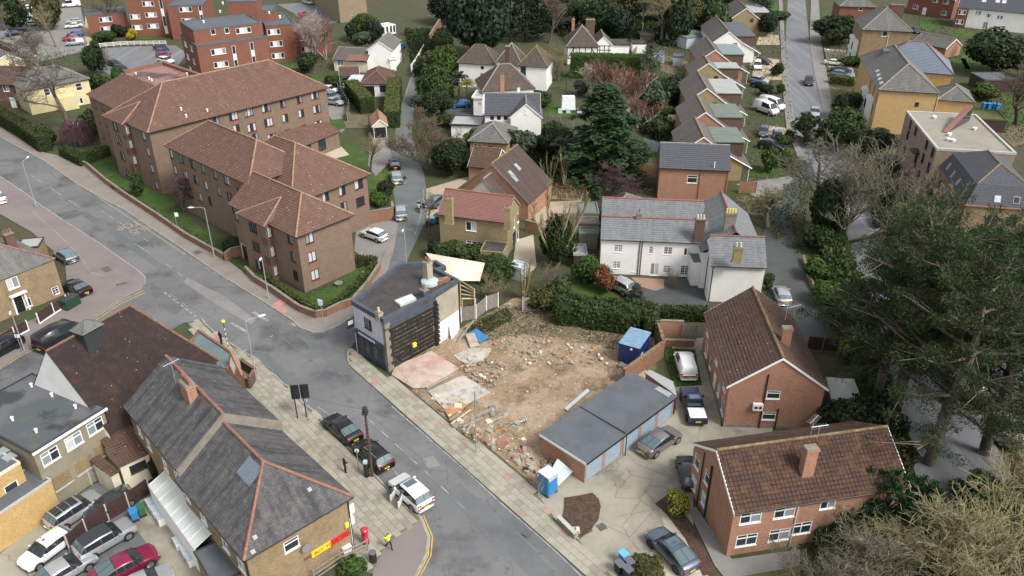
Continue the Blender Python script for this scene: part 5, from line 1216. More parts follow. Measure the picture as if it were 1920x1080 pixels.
# road markings
def marking(name,mat,fn):b=MB();fn(b);return tag(link(name,b.mesh(name,M[mat])),kind='structure')
marking('road_marking','line_faint',lambda b:(dashes(b,(60,330),(300,487),6,.62,.13,.008),dashes(b,(312,495),(420,575),5,.5,.12,.008),dashes(b,(690,785),(960,1035),9,.5,.12,.008),dashes(b,(190,395),(305,470),7,.5,.12,.0085),dashes(b,(480,555),(330,470),9,.45,.1,.009),strip(b,[(595,762),(640,793),(720,860),(750,895)],.1,.008)))
marking('road_marking','line_faint',lambda b:(strip(b,[(455,659),(484,674),(496,692),(519,706),(531,720),(556,731),(566,752),(590,770),(598,778)],.13,.009),dashes(b,(308,548),(372,597),8,.6,.2,.009),strip(b,[(318,550),(352,575)],.08,.009)))
for ln in([(475,585),(503,602)],[(434,605),(462,622)],[(455,660),(463,655)],[(413,567),(420,566)],[(506,632),(512,629)],[(428,578),(436,575)],[(458,566),(464,563)],[(524,624),(530,622)]):
 marking('road_marking','line_faint',lambda b:strip(b,ln,.35 if abs(ln[1][0]-ln[0][0])>20 else.14,.009))
marking('yellow_lines','line_yellow',lambda b:(strip(b,[(790,968),(806,1006),(803,1041),(783,1079),(775,1110)],.1,.009),strip(b,[(794,966),(811,1006),(808,1042),(788,1080),(780,1110)],.1,.009),strip(b,[(268,545),(222,567),(169,601),(44,664),(0,692)],.1,.006),strip(b,[(272,548),(224,571),(172,605)],.1,.006)))
marking('yellow_lines','line_pale_yellow',lambda b:(strip(b,[(182,368),(233,402),(290,439),(347,477)],.16,.009),strip(b,[(20,347),(83,395),(133,428),(187,462),(233,496),(256,512)],.1,.009),strip(b,[(207,470),(237,491),(257,508)],.1,.0095),strip(b,[(548,605),(557,610)],.6,.009),strip(b,[(340,601),(378,606),(384,600)],.08,.009)))
marking('white_edge_line','line_faint',lambda b:(strip(b,[(735,762),(869,878),(940,944),(1036,1028),(1095,1085)],.12,.009),strip(b,[(740,425),(733,455),(722,500)],.1,.012),strip(b,[(795,355),(790,400),(778,440)],.1,.012),strip(b,[(746,432),(790,428)],.12,.012),strip(b,[(755,195),(770,150),(793,100)],.12,.012)))
marking('white_edge_line','line_faint',lambda b:(strip(b,[(1522,90),(1532,140),(1550,213),(1570,260)],.16,.007),strip(b,[(1476,80),(1477,130),(1484,197),(1490,232)],.14,.007),strip(b,[(60,395),(110,440),(150,480),(170,510),(200,520)],.08,.104)))
cv=MB()
for(x,y,w,h,rz)in((200,505,1.6,.9,-.75),(228,532,1.2,.5,.6),(370,473,1.1,.8,-.75),(1102,994,.6,.6,.6),(988,1000,.6,.6,-.7),(920,838,.55,.45,-.7),(728,760,.6,.6,-.7),(905,800,.9,.9,-.7),(1128,988,.7,.7,.5),(703,873,.6,.6,.4)):
 c=P(x,y,.11 if x<380 or(980<x<1000)else.03);d=Vector((math.cos(rz),math.sin(rz),0));n=Vector((-d.y,d.x,0));cv.box(-w/2,w/2,-h/2,h/2,-.02,.02,0,lambda a,b,z:c+d*a+n*b+Vector((0,0,z)))
tag(link('manhole_covers',cv.mesh('manhole_covers',M['iron'])),kind='structure')
gpoly('tactile_paving',[(508,572),(528,560),(539,567),(530,573),(541,583),(532,588)],'tactile',.112)
gpoly('tactile_paving',[(401,626),(412,632),(408,640),(398,634)],'tactile',.13)
def text_mesh(cu):
 t=bpy.data.objects.new('t',cu);COL.objects.link(t);me=bpy.data.meshes.new_from_object(t.evaluated_get(bpy.context.evaluated_depsgraph_get()));bpy.data.objects.remove(t);return me
def road_text(txt,px,py,size,stretch,ang,mat,z=.011,name='road_lettering'):
 cu=bpy.data.curves.new(name,'FONT');cu.body=txt;cu.size=size;cu.align_x='CENTER';cu.align_y='CENTER';cu.materials.append(M[mat])
 o=link(name,text_mesh(cu),None,P(px,py,z),(0,0,ang));o.scale=(1,stretch,1);o['kind']='structure';return o
_d=P(290,432)-P(233,393);_a=math.atan2(_d.y,_d.x)
road_text('BUS',263,431,1.7,1.5,_a+math.pi/2+math.pi,'line_pale_yellow');road_text('STOP',245,421,1.7,1.5,_a+math.pi/2+math.pi,'line_pale_yellow')
for k,(mt,pix)in enumerate((('asphalt_lane',[(560,630),(600,640),(640,668),(660,700),(640,705),(590,660)]),('asphalt_lane',[(940,940),(1000,990),(1096,1079),(1060,1079),(985,1010),(930,962)]),('asphalt_lane',[(828,850),(870,872),(900,905),(885,912),(845,880)]),('asphalt_lane',[(278,528),(310,545),(345,575),(330,590),(300,575),(285,550)]),('asphalt_lane',[(470,655),(500,660),(545,705),(575,735),(560,742),(520,700)]),('pave_grey',[(790,860),(812,855),(826,872),(804,878)]),('asphalt_lane',[(706,757),(725,752),(737,763),(718,768)]),('pave_grey',[(350,520),(420,555),(480,600),(470,608),(405,570),(345,530)]),('asphalt_lane',[(610,800),(650,840),(705,895),(765,958),(755,966),(690,905),(640,850),(600,805)]if 0 else[(640,812),(662,830),(655,838),(632,820)]),('asphalt_lane',[(860,905),(930,962),(1010,1040),(1040,1079),(990,1079),(900,985),(845,925)]),('asphalt_lane',[(160,395),(230,440),(310,500),(300,506),(220,450),(155,405)]))):
 gpoly('road_patch',pix,mt,.0055+.0004*k)
sc=MB()
for ln in([(700,800),(790,880),(860,950),(960,1060)],[(640,735),(720,800),(800,868)],[(430,560),(520,625),(600,690)],[(100,330),(200,395),(300,462)],[(880,960),(950,1000),(1010,1060)],[(560,690),(600,665),(650,660)],[(850,900),(905,870)],[(330,560),(420,610)]):strip(sc,ln,.12,.0105)
tag(link('trench_scar',sc.mesh('trench_scar',M['asphalt_lane'])),kind='structure')
from mathutils import noise as mnoise
def rough_ground(name,pix,mat,step,amp,heap=None):
 q=[P(a,b)for a,b in pix];x0,x1=min(p.x for p in q),max(p.x for p in q);y0,y1=min(p.y for p in q),max(p.y for p in q);hq=[P(a,b)for a,b in heap]if heap else None
 nx,ny=int((x1-x0)/step)+1,int((y1-y0)/step)+1;ok={};V=[];F=[]
 for i in range(nx):
  for k in range(ny):
   p=Vector((x0+i*step+R(-.1,.1)*step,y0+k*step+R(-.1,.1)*step,0))
   if inside(p,q):
    h=mnoise.fractal(p*.5,1.0,2.0,5)*amp+mnoise.noise(p*2.7)*amp*.45;h+=.02
    if hq and inside(p,hq):h+=.12+abs(mnoise.noise(p*.9))*.55
    ok[i,k]=len(V);V.append((p.x,p.y,h))
 for(i,k),a in ok.items():
  if(i+1,k)in ok and(i+1,k+1)in ok and(i,k+1)in ok:F.append((a,ok[i+1,k],ok[i+1,k+1],ok[i,k+1]))
 return tag(link(name,np_mesh(name,V,F,M[mat],None,False)),kind='structure')
rough_ground('rough_earth',SITE,'dirt',.3,.13,[(838,790),(880,765),(950,778),(985,815),(1008,880),(975,872),(900,826)])
rough_ground('weedy_mound',[(870,622),(900,597),(950,574),(1030,594),(1160,608),(1222,642),(1228,688),(1160,648),(1060,638),(985,626),(905,638)],'scrub',.35,.3)
for pix in([(545,150),(600,140),(640,165),(600,200)],[(1195,70),(1225,72),(1230,100),(1205,105)],[(1090,230),(1120,232),(1125,255),(1085,250)],[(1790,85),(1850,80),(1880,130),(1820,150)],[(1880,180),(1930,190),(1940,240),(1890,230)],[(850,300),(890,300),(880,330),(840,335)],[(1425,305),(1470,310),(1460,335),(1400,330)],[(1655,55),(1700,62),(1705,75),(1660,75)],[(20,215),(70,240),(85,262),(30,235)],[(930,330),(960,335),(955,350),(930,345)]):gpoly('lawn',pix,'lawn',.004)
for pix in([(1190,130),(1230,128),(1235,160),(1200,165)],[(1235,100),(1290,115),(1285,145),(1240,135)],[(1030,235),(1075,242),(1070,262),(1030,258)],[(1195,300),(1230,295),(1232,320),(1200,330)],[(1840,225),(1920,235),(1925,270),(1900,275)],[(640,215),(690,215),(690,240),(650,240)],[(1540,160),(1600,168),(1610,215),(1560,205)]):gpoly('garden_bed',pix,'scrub',.006)
# BUILDINGS
def wins(b,f,pts,w,h,st,off=0.0,cut=True):
 for q in pts:b.win(f,q,w,h,st,True,off,None,cut)
def Z(x0,y0,k,pts):return[(x0+a/k,y0+b/k)for a,b in pts]
ZA=lambda*p:Z(160,120,4.153,p)
ZB=lambda*p:Z(420,320,4.153,p)
ZC=lambda*p:Z(400,120,4.153,p)
flats=Bld('apartment_block','long brown brick flats with hipped red brown roofs beside the main road','apartment block',(427,383),(555,446),(664,403),7.7,oh=.4)
FR=flats.root
wins(flats,'a',ZB((65,335),(205,500),(240,645)),.75,1.35,'br1');wins(flats,'a',ZB((245,430),(275,580),(305,720)),1.5,1.35,'br3')
wins(flats,'a',ZB((512,530),(535,670),(558,815)),1.0,1.35,'br2');wins(flats,'b',ZB((665,525),(687,670),(710,810)),1.15,1.35,'br2')
flats.door('a',ZB((165,640))[0],1.3,2.2,'brown_frame')
flats.walls(0,7.7,'flat_brick');flats.hip(.72,'tile_brown','ridge_pale',ends=(0,1),wallmat='flat_brick')
def bay(b,px0,px1,apex,mat,proj=.85,rows=(),ww=1.4,side=.5,st='br3',z=None):
 """a projecting stack of rooms with its own little hipped roof running up into the main slope"""
 ze=b.ze;s0=b.loc('a',*px0)[0];s1=b.loc('a',*px1)[0];o=b.oh
 f=lambda u,v,zz:b.pt(o+u,o+v,zz)
 for zc in rows:
  b.win('a',((s0+s1)/2-.1,zc),min(ww,s1-s0-.3),1.35,st,False,proj+.1,None,False)
  c=f(s1+.1,-proj/2,zc);fm,pm=win_mesh('br1',.6,1.35,1);q=link('window',fm,b.root,c-b.base,(0,0,math.atan2(b.ux.y,b.ux.x)-math.pi/2));link('pane',pm,q)
 m=MB();m.box(s0,s1-.001,-proj+.012,.0,0,ze,0,f);m.build('bay_wall',M[mat],b.root)
 d=MB()
 for i in range(len(rows)-1):d.box(s1-1.25,s1+.02,-proj-.01,.0,rows[i]+.75,rows[i+1]-.75,0,f)
 if d.f:d.build('hung_panel',M['dark_brick'],b.root)
 ap,_=b.on_plane(b.plane1 if b.L>=b.W else b.plane3,*apex);ap=ap+Vector((0,0,.2));r,rd=MB(),MB()
 A0,A1=f(s0-.3,-proj-.35,ze),f(s1+.3,-proj-.35,ze);B0,B1=f(s0-.3,.2,ze+.35),f(s1+.3,.2,ze+.35)
 tile_face(r,[A0,A1,ap]);tile_face(r,[A1,B1,ap]);tile_face(r,[B0,A0,ap]);ridge_line(rd,A1,ap,.11);ridge_line(rd,A0,ap,.11)
 r.build('roof',M['tile_brown'],b.root);rd.build('ridge',M['ridge_pale'],b.root)
bay(flats,(463,406),(510,432),(528,372),'flat_brick',.85,(1.35,4.0,6.6));flats.finish()
w2=Bld('','','',(307,273),(466,347.6),None,9.6,W=9.8,oh=.4,root=FR)
wins(w2,'a',ZA((670,700),(915,815),(1010,860),(700,825),(940,945),(1040,990),(735,950),(970,1065)),.8,1.3,'br1');wins(w2,'a',ZA((750,740),(835,780),(1100,905),(780,865),(860,900),(1125,1035),(810,995),(890,1035)),1.3,1.3,'br2')
wins(w2,'a',[(430.8,368),(447.7,360),(438,392),(452,385)],.9,1.3,'br2')
w2.walls(0,9.6,'flat_brick');w2.hip(.72,'tile_brown','ridge_pale');w2.finish()
w2b=Bld('','','',(545.7,385),(695,327),None,7.6,W=18,oh=.4,root=FR)
wins(w2b,'a',ZB((1048,105),(1062,240)),1.5,1.35,'br2');wins(w2b,'a',ZB((920,155),(935,280),(790,195)),1.1,1.35,'br2')
w2b.walls(0,7.6,'flat_brick');w2b.hip(.72,'tile_brown','ridge_pale');w2b.finish()
w3=Bld('','','',(198.5,214),(276.8,250),(609.5,162),10.0,oh=.4,root=FR)
for row in(((155,400),(275,365),(410,335),(790,235)),((300,495),(430,455),(808,350)),((455,575),(820,470))):wins(w3,'b',ZC(*row),1.6,1.35,'br3')
wins(w3,'b',ZC((20,430),(540,300),(670,265),(180,505),(560,420),(685,385),(330,570),(705,505)),1.1,1.35,'br2');wins(w3,'b',ZC((580,540)),1.1,1.35,'brt')
wins(w3,'a',ZA((270,500),(300,625),(330,745),(350,850)),1.2,1.3,'br2');wins(w3,'a',ZA((455,560),(490,685),(520,815),(555,945)),.85,1.3,'br1')
w3.walls(0,10,'flat_brick');w3.hip(.7,'tile_brown','ridge_pale')
bay(w3,(209,224),(243,239.7),(263.5,193),'flat_brick',.8,(1.4,4.1,6.7,8.9),1.3);w3.finish()
for q in((340,207),(349.5,220),(389,209.5)):w3.vent(w3.on_plane(w3.plane2,*q)[0],.4,.13)
e1,e2,t1,t2,t3,t4=P(161,178,10),P(232,214,10),P(232,138,13.2),P(300,164,13.2),P(391,150,13.2),P(307,121,13.2)
m=MB();tile_face(m,[e1,e2,t2,t1]);m.build('roof',M['tile_brown'],FR)
m=MB();m.poly([t1,t2,t3,t4]);m.build('flat_roof',M['felt_pink'],FR)
m=MB()
for a,b in((t4,t3),(t1,t4),(t2,t3)):
 d=(b-a).normalized();n=Vector((-d.y,d.x,0));k=(b-a).length;m.box(0,k,-.3,.3,-.3,.55,0,lambda x,y,z:a+d*x+n*y+Vector((0,0,z)))
m.build('parapet',M['ridge_brown'],FR)
m=MB();n_=(e2-e1).normalized();n_=Vector((-n_.y,n_.x,0));n_=-n_ if n_.y<0 else n_;E1=e1+n_*.4;E2=e2+n_*.4;dn=Vector((0,0,-10))
for a,b in((E1,E2),(E1,t1),(t1,t4)):
 bb=Vector((b.x,b.y,10));aa=Vector((a.x,a.y,10));m.poly([aa+dn,bb+dn,b,a])
m.build('wall',M['flat_brick'],FR)
w4=Bld('','','',Vector((E1.x,E1.y,10)),Vector((E2.x,E2.y,10)),None,10,W=8,oh=0,root=FR)
wins(w4,'a',ZA((70,310),(105,430),(135,550)),.9,1.3,'br1',.02,False);wins(w4,'a',ZA((130,335),(165,460),(200,580),(185,350)),1.3,1.3,'br2',.02,False)
for q in((255,140),(280,149),(285,152),(352,137),(351,141)):flats.vent(P(*q,13.2),.35,.12)
m=MB();c_=[P(542,279,8.3),P(566,273,8.3),P(631,299,8.3),P(604.7,310,8.3)];m.slab(c_,0,8.3);m.build('flat_roof_wing',M['white_roof'],FR)
cl=Bld('','','',(559,279),(639.6,246.4),None,2.9,W=5.5,oh=.3,root=FR);wins(cl,'a',ZC((845,610),(730,640)),1.8,1.9,'patio');cl.wall('a',0,2.9,'flat_brick');cl.wall('b',0,2.9,'flat_brick')
m=MB();tile_face(m,[cl.pt(0,0,2.9),cl.pt(cl.L,0,2.9),cl.pt(cl.L,4.5,4.6),cl.pt(0,4.5,4.6)]);m.build('canopy_roof',M['tile_brown'],FR);cl.finish()
pz=6.4;pp=[P(*q,pz)for q in((660.5,565),(719.5,599.7),(817,551),(858,525),(818,504.5),(832.6,499.7),(817,490),(747,496))]
pub=Bld('corner_pub','flat roofed corner pub, navy shopfront below pale lavender wall','pub',(660.5,565),(719.5,599.7),(858,525),pz,oh=0)
PR=pub.root
pub.win('a',(691,634)if False else Z(655,590,10.8,[(375,190)])[0],1.25,1.3,'lead')
pub.walls(3.2,pz,'lavender','a');pub.walls(0,3.0,'navy','a')
wm=MB()
def wallseg(a,b,z0,z1,m,off=0.0):
 d=(b-a);d.z=0;n=Vector((d.y,-d.x,0)).normalized()*off;wm.poly([Vector((a.x,a.y,z0))+n,Vector((b.x,b.y,z0))+n,Vector((b.x,b.y,z1))+n,Vector((a.x,a.y,z1))+n],m)
cen=sum(pp,Vector())/len(pp);A_,B_,C_,D_=pp[1],pp[2],pp[3],pp[4]
wallseg(A_,B_,0,5.2,0,-.065);wallseg(A_,B_,5.2,pz,1);wallseg(B_,C_,2.6,pz,2);wallseg(B_,C_,0,2.6,3)
for i in(3,4,5,6,7):wallseg(pp[i],pp[(i+1)%8],0,pz,2 if i<6 else 4)
wm.build('wall',[M['joint'],M['slate_navy'],M['beige'],M['white'],M['navy']],PR)
m=MB();m.poly([p-Vector((0,0,.35))for p in pp]);m.build('roof',M['felt_dark'],PR)
m=MB()
for i in range(8):
 a,b=pp[i],pp[(i+1)%8];d=(b-a);L=d.length;d.normalize();n=Vector((-d.y,d.x,0));n=n if(cen-a).dot(n)>0 else-n
 m.box(-.1,L+.1,-.1,.28,-.4,.12+.012*(i%2),0,lambda x,y,z:a+d*x+n*y+Vector((0,0,z)))
m.build('parapet',M['slate_navy'],PR)
d=(B_-A_);Lb=d.length;d.normalize();n=Vector((d.y,-d.x,0))
pf=lambda x,y,z:Vector((A_.x,A_.y,0))+d*x+n*y+Vector((0,0,z))
bm_={}
for r in range(10):
 x=.75-(r%2)*.35;first=True
 while x<Lb-.5:
  L=min(1.22 if not first else.75+R(0,.4),Lb-.42-x);first=False
  if L>.2:
   k=round(L,2)
   if k not in bm_:q=MB();q.box(.035,k-.035,-.063,-.03,.035,.465);bm_[k]=q.mesh('brick',M['black_board'])
   p=pf(x,0,.15+r*.5);link('brick',bm_[k],PR,p-BASE[PR.name]+Vector((0,0,R(-.01,.01))),(0,0,math.atan2(d.y,d.x)))
  x+=L+.0001
m=MB();m.box(0,.62,-.35,.06,0,5.9,0,pf);m.box(-.05,.7,-.4,.1,5.55,5.75,0,pf);m.build('stone_pier',M['stone'],PR)
m=MB();m.box(.63,.95,-.1,.05,1.2,5.3,0,pf);m.box(Lb-.42,Lb+.02,-.1,.14,.0,5.6,0,pf);m.box(1.0,1.8,-.04,.0,.3,1.5,0,pf);m.box(2.4,3.3,-.045,.01,1.0,1.9,0,pf)
for k in range(9):z=.5+.55*k;m.tube([pf(Lb-.3,.12,z),pf(Lb+.05,.28,z+.12),pf(Lb+.1,.1,z+.3)],.09,5)
m.build('black_sheeting',M['tarp'],PR)
m=MB();m.box(0,Lb,-.14,.12,5.1,5.25,0,pf);m.build('string_course',M['slate_navy'],PR)
m=MB();m.box(3.3,3.75,0,.3,1.55,2.0,0,pf);m.build('alarm_box',M['zebra_yellow'],PR)
af=lambda x,y,z:pub.pt(x,-y,z)
m=MB();m.box(.1,pub.L-.05,0,.16,2.72,3.22,0,af);m.box(0.2,pub.L-.2,0,.05,.02,.7,0,af)
for x in(.15,1.25,2.6,4.1):m.box(x,x+.18,0,.1,.0,2.72,0,af)
m.build('shopfront',M['navy'],PR)
m=MB()
for x in(.45,1.55,2.95):m.box(x,x+.8,0,.04,.8,2.35,0,af)
m.build('shop_window',M['glass'],PR)
m=MB();x=.75
for w_ in(.16,.13,.17,.12,.15,.16,.1,.0,.17,.14,.15,.16,.12,.16):
 if w_:m.box(x,x+w_,.16,.175,2.84,3.1,0,af)
 x+=w_+.07
m.build('fascia_lettering',M['white_paint'],PR)
m=MB();m.tube([af(.15,.05,4.6),af(.15,1.1,4.6)],.035,6);m.box(.1,.2,.25,1.05,3.55,4.5,0,af);m.build('hanging_sign',M['trim'],PR)
m=MB();m.box(.085,.215,.32,.98,3.95,4.42,0,af);m.build('sign_face',M['sheet'],PR)
m=MB();m.tube([af(.05,.05,0),af(.05,.05,3.2)],.05,6);m.build('downpipe',M['white_paint'],PR)
pub.chimney(801,490,8.6,.75,.75,'beige',2,6.0);pub.chimney(795,542,7.1,.8,.7,'slate_navy',1,6.0);pub.chimney(710,584,7.0,.6,.5,'beige',1,6.0,'cream')
m=MB();s_=[P(*q,6.15)for q in Z(640,460,4.153,[(415,440),(545,390),(585,425),(460,475)])];m.slab(s_,6.0,6.35);m.build('roof_lantern',M['poly'],PR)
m=MB();s_=[P(*q,6.1)for q in Z(640,460,4.153,[(735,280),(860,255),(865,272),(745,310)])];m.slab(s_,6.0,6.45);m.build('roof_hatch',M['rust'],PR)
c=P(806,531,6.1);m=MB();m.tube([c,c+Vector((0,0,.35)),c+Vector((0,0,.5))],[1.0,.95,.6],14);m.build('roof_tank',M['sheet'],PR)
pub.finish()
ZD=lambda*p:Z(320,800,3.858,p)
t1_=Bld('shop_terrace','yellow brick end terrace with hipped slate roof and red yellow banner','shop',(457,1053),(663,932),(527,801),5.6,oh=.3)
t1_.win('a',ZD((875,852))[0],1.2,1.05,'wt1');wins(t1_,'d',ZD((510,1000),(395,855),(235,655)),1.1,1.2,'wt2');wins(t1_,'d',ZD((120,500),(40,350)),.9,1.1,'wt2')
t1_.walls(0,5.6,'stock_brick');t1_.hip(.74,'slate','ridge_orange',ends=(1,0),course=.22,lift=.02,rr=.12)
for q in((610,800),(595,905),(1005,455)):t1_.skylight(t1_.plane3,*ZD(q)[0],.3,.3,'felt_grey','felt_grey','roof_patch',.03)
t1_.skylight(t1_.plane1,*ZD((572,320))[0],2.0,1.5,'slate_blue','slate_blue','slate_patch',.05)
t1_.pipe('a',ZD((1300,700))[0],0,5.6);t1_.pipe('a',ZD((1290,660))[0],0,3.6,'white_paint',.03);t1_.pipe('a',ZD((545,1010))[0],0,5.6)
s0,z0,_=t1_.loc('a',*ZD((1018,925))[0]);s1,z1,_=t1_.loc('a',*ZD((1290,765))[0]);zb=(z0+z1)/2
tf=lambda x,y,z:t1_.pt(.3+x,.3-y,z);
m=MB();k=10
for i in range(k):m.box(s0+(s1-s0)*i/k,s0+(s1-s0)*(i+1)/k,.01,.05,zb-.3,zb+.3,0 if i<5 else 1,tf)
bn=m.build('banner',[M['sign_yellow'],M['sign_red']],t1_.root)
def wall_text(b,f,txt,sx,z,size,mat,off,sq=1.0,parent=None):
 c,nv=b.put(f,sx,z,off);cu=bpy.data.curves.new('lettering','FONT');cu.body=txt;cu.size=size;cu.align_x='CENTER';cu.align_y='CENTER';cu.materials.append(M[mat]);cu.extrude=.004
 o=link('lettering',text_mesh(cu),parent or b.root,c-b.base,(math.pi/2,0,math.atan2(nv.y,nv.x)+math.pi/2));o.scale=(sq,1,1);return o
wall_text(t1_,'a','WE  BUY  YOUR  GOLD',(s0*1.15+s1)/2.15,zb-.02,.42,'sign_dark',.06,.98,bn)
x_,z_,_=t1_.loc('a',*ZD((965,858))[0]);c,nv=t1_.put('a',x_,z_,.3);m=MB();m.tube([c-nv*.3,c],.03,5);m.tube([c,c+nv*.06],[.1,.38],12);m.build('satellite_dish',M['grey_metal'],t1_.root)
x_,z_,_=t1_.loc('a',*ZD((1268,885))[0]);m=MB();m.box(x_-.35,x_+.35,0,.3,z_-.4,z_+.4,0,tf);m.build('meter_box',M['white_paint'],t1_.root)
x_,z_,_=t1_.loc('a',*ZD((1270,708))[0]);m=MB();m.box(x_-.15,x_+.15,0,.15,z_-.2,z_+.2,0,tf);m.build('alarm_box',M['zebra_yellow'],t1_.root)
bf=lambda x,y,z:t1_.pt(t1_.L-.3+y,x,z)
m=MB();m.box(.4,t1_.W-.3,0,.35,2.6,3.3,0,bf);m.build('shop_fascia',M['white_paint'],t1_.root);m=MB();m.box(1,1.1,0,.8,3.0,3.9,0,bf);m.build('projecting_sign',M['white_paint'],t1_.root)
t1_.finish()
t2_=Bld('shop_terrace','gabled slate terrace with red chimney stack and television aerial','shop',(331.5,884),(525,791),(413,684),6.3,oh=.3)
wins(t2_,'d',Z(240,660,4.153,[(380,965),(290,880),(160,715),(90,610)]),1.0,1.2,'wt2')
t2_.walls(0,6.3,'stock_brick');t2_.gable('v',.72,'slate','ridge_orange','stock_brick',None,course=.22,lift=.02)
t2_.chimney(350,716,10.4,1.5,.75,'orange_brick',5,7.0,'ridge_orange','v');t2_.aerial(P(330,718,9.4),2.0,.9)
m=MB();zr=6.3+t2_.W*0+t2_.L/2*.72
for a,b in(((0,6.3),(t2_.L/2,zr)),((t2_.L/2,zr),(t2_.L,6.3))):
 for(dz0,dz1,v0,v1)in((-1.4,.0,-.25,-.02),):
  q=[t2_.pt(a[0],v0,a[1]+dz0),t2_.pt(b[0],v0,b[1]+dz0),t2_.pt(b[0],v0,b[1]+.08),t2_.pt(a[0],v0,a[1]+.08)];m.poly(q);m.poly([q[3],q[2],t2_.pt(b[0],.1,b[1]+.08),t2_.pt(a[0],.1,a[1]+.08)])
m.build('party_wall',M['stone'],t2_.root)
m=MB();m.tube([t2_.pt(0,-.12,5.65),t2_.pt(t2_.L/2,-.12,zr-.62)],.06,5);m.build('lead_flashing',M['cream'],t2_.root)
t2_.finish()
for q,st in(((278,905),0),((318,950),0)):
 pass
lt=Bld('lean_to','white framed polycarbonate lean-to along the terrace back wall','lean-to',(277,907),(363,1027),(400,1003),2.7,oh=.05)
m=MB();k=8
for i in range(k):m.poly([lt.pt(lt.L*i/k,0,2.5),lt.pt(lt.L*(i+.97)/k,0,2.5),lt.pt(lt.L*(i+.97)/k,lt.W,3.2),lt.pt(lt.L*i/k,lt.W,3.2)])
m.build('roof_sheet',M['poly'],lt.root);m=MB()
for i in range(k+1):m.tube([lt.pt(lt.L*i/k,0,2.53),lt.pt(lt.L*i/k,lt.W,3.23)],.035,4)
m.build('glazing_bar',M['white_paint'],lt.root);m=MB();m.box(0,lt.L,0,.08,0,2.5,0,lambda a,b,c:lt.pt(a,b,c));m.build('side_wall',M['white'],lt.root)
lt2=Bld('lean_to','dark felt lean-to behind the banner terrace','lean-to',(362,1035),(400,1100),(457,1070),2.6,oh=.1);lt2.walls(0,2.6,'stock_brick');lt2.flat('felt',.05,'dark_metal',.1);lt2.finish()
cz=3.9;hall=Bld('hall','big old hall with sooty hipped tile roof and white gable','hall',(206,816),(411,676),(333,584),cz,oh=.2)
HR=hall.root;hall.walls(0,cz,'dark_brick');tz=1.27;zr=cz+hall.W/2*tz;L,W_=hall.L,hall.W;q=hall.pt
r=MB();tile_face(r,[q(0,0,cz),q(L,0,cz),q(L-W_/2*.75,W_/2,zr),q(0,W_/2,zr)],.22,.02);tile_face(r,[q(L,W_,cz),q(0,W_,cz),q(0,W_/2,zr),q(L-W_/2*.75,W_/2,zr)],.22,.02);tile_face(r,[q(L,0,cz),q(L,W_,cz),q(L-W_/2*.75,W_/2,zr)],.22,.02);r.build('roof',M['tile_black'],HR)
rd=MB();ridge_line(rd,q(0,W_/2,zr+.05),q(L-W_/2*.75,W_/2,zr+.05));ridge_line(rd,q(L,0,cz+.05),q(L-W_/2*.75,W_/2,zr+.05));ridge_line(rd,q(L,W_,cz+.05),q(L-W_/2*.75,W_/2,zr+.05));rd.build('ridge',M['ridge_brown'],HR)
m=MB();m.poly([q(.02,.1,cz-.5),q(.02,W_-.1,cz-.5),q(.02,W_-.1,cz),q(.02,W_/2,zr),q(.02,.1,cz)]);m.build('gable_wall',M['white'],HR)
c=P(162,612,zr+.6);m=MB();m.box(-.9,.9,-.7,.7,zr-1.6,zr+.5,0,lambda a,b,z:Vector((c.x,c.y,z))+hall.ux*a+hall.vx*b);m.build('roof_turret',M['dark_metal'],HR)
m=MB();b4=[Vector((c.x,c.y,zr+.5))+hall.ux*a+hall.vx*b for a,b in((-1.1,-.9),(1.1,-.9),(1.1,.9),(-1.1,.9))];ap=Vector((c.x,c.y,zr+1.3))
for i in range(4):tile_face(m,[b4[i],b4[(i+1)%4],ap],.2,.02)
m.build('turret_roof',M['slate_old'],HR);hall.finish()
pts=[P(*a,3.0)for a in((372,620),(437,664),(424,694),(400,690),(352,650))]
ex=thing('hall_extension','low flat roofed brick extension with white diamond on pointed gable','extension',(pts[0].x,pts[0].y,0))
m=MB();m.slab(pts,0,2.9);m.build('wall',M['dark_brick'],ex);m=MB();m.poly([p+Vector((0,0,-.05))for p in pts]);m.build('glass_roof',M['greenglass'],ex)
m=MB()
for i in range(5):
 a,b=pts[i],pts[(i+1)%5];dd=(b-a);LL=dd.length;dd.normalize();nn=Vector((-dd.y,dd.x,0));m.box(0,LL,-.12,.12,-.12,.12,0,lambda x,y,z:a+dd*x+nn*y+Vector((0,0,z)))
m.build('parapet',M['ridge_brown'],ex)
a=P(427,700,2.2);b=P(453,706,2.2);dd=(b-a);LL=dd.length;dd.normalize();nn=Vector((-dd.y,dd.x,0));gf=lambda x,y,z:Vector((a.x,a.y,0))+dd*x+nn*y+Vector((0,0,z))
m=MB()
for y in(0,.3):m.poly([gf(0,y,0),gf(LL,y,0),gf(LL,y,2.3),gf(LL/2,y,5.2),gf(0,y,2.3)])
m.poly([gf(0,0,2.3),gf(LL/2,0,5.2),gf(LL/2,.3,5.2),gf(0,.3,2.3)]);m.poly([gf(LL,0,2.3),gf(LL/2,0,5.2),gf(LL/2,.3,5.2),gf(LL,.3,2.3)]);m.build('gable',M['house_brick'],ex)
m=MB();m.poly([gf(LL/2,-.02,2.2),gf(LL/2+.35,-.02,3.3),gf(LL/2,-.02,4.4),gf(LL/2-.35,-.02,3.3)]);m.build('diamond_light',M['white_paint'],ex)
garden_wall('low brown walled yard in front of the hall gable',[(455,693),(481,711),(470,730),(445,722)],1.3,'dark_brick',.22,'ridge_brown')
ZE=lambda*p:Z(0,680,3.856,p)
gb=Bld('flat_roof_building','khaki fronted flat roofed building with pooled grey roof felt','building',(59.6,851),(199.7,764),(61,699.5),6.2,oh=.12)
wins(gb,'a',ZE((365,675),(535,565),(690,460)),1.5,1.25,'wt2')
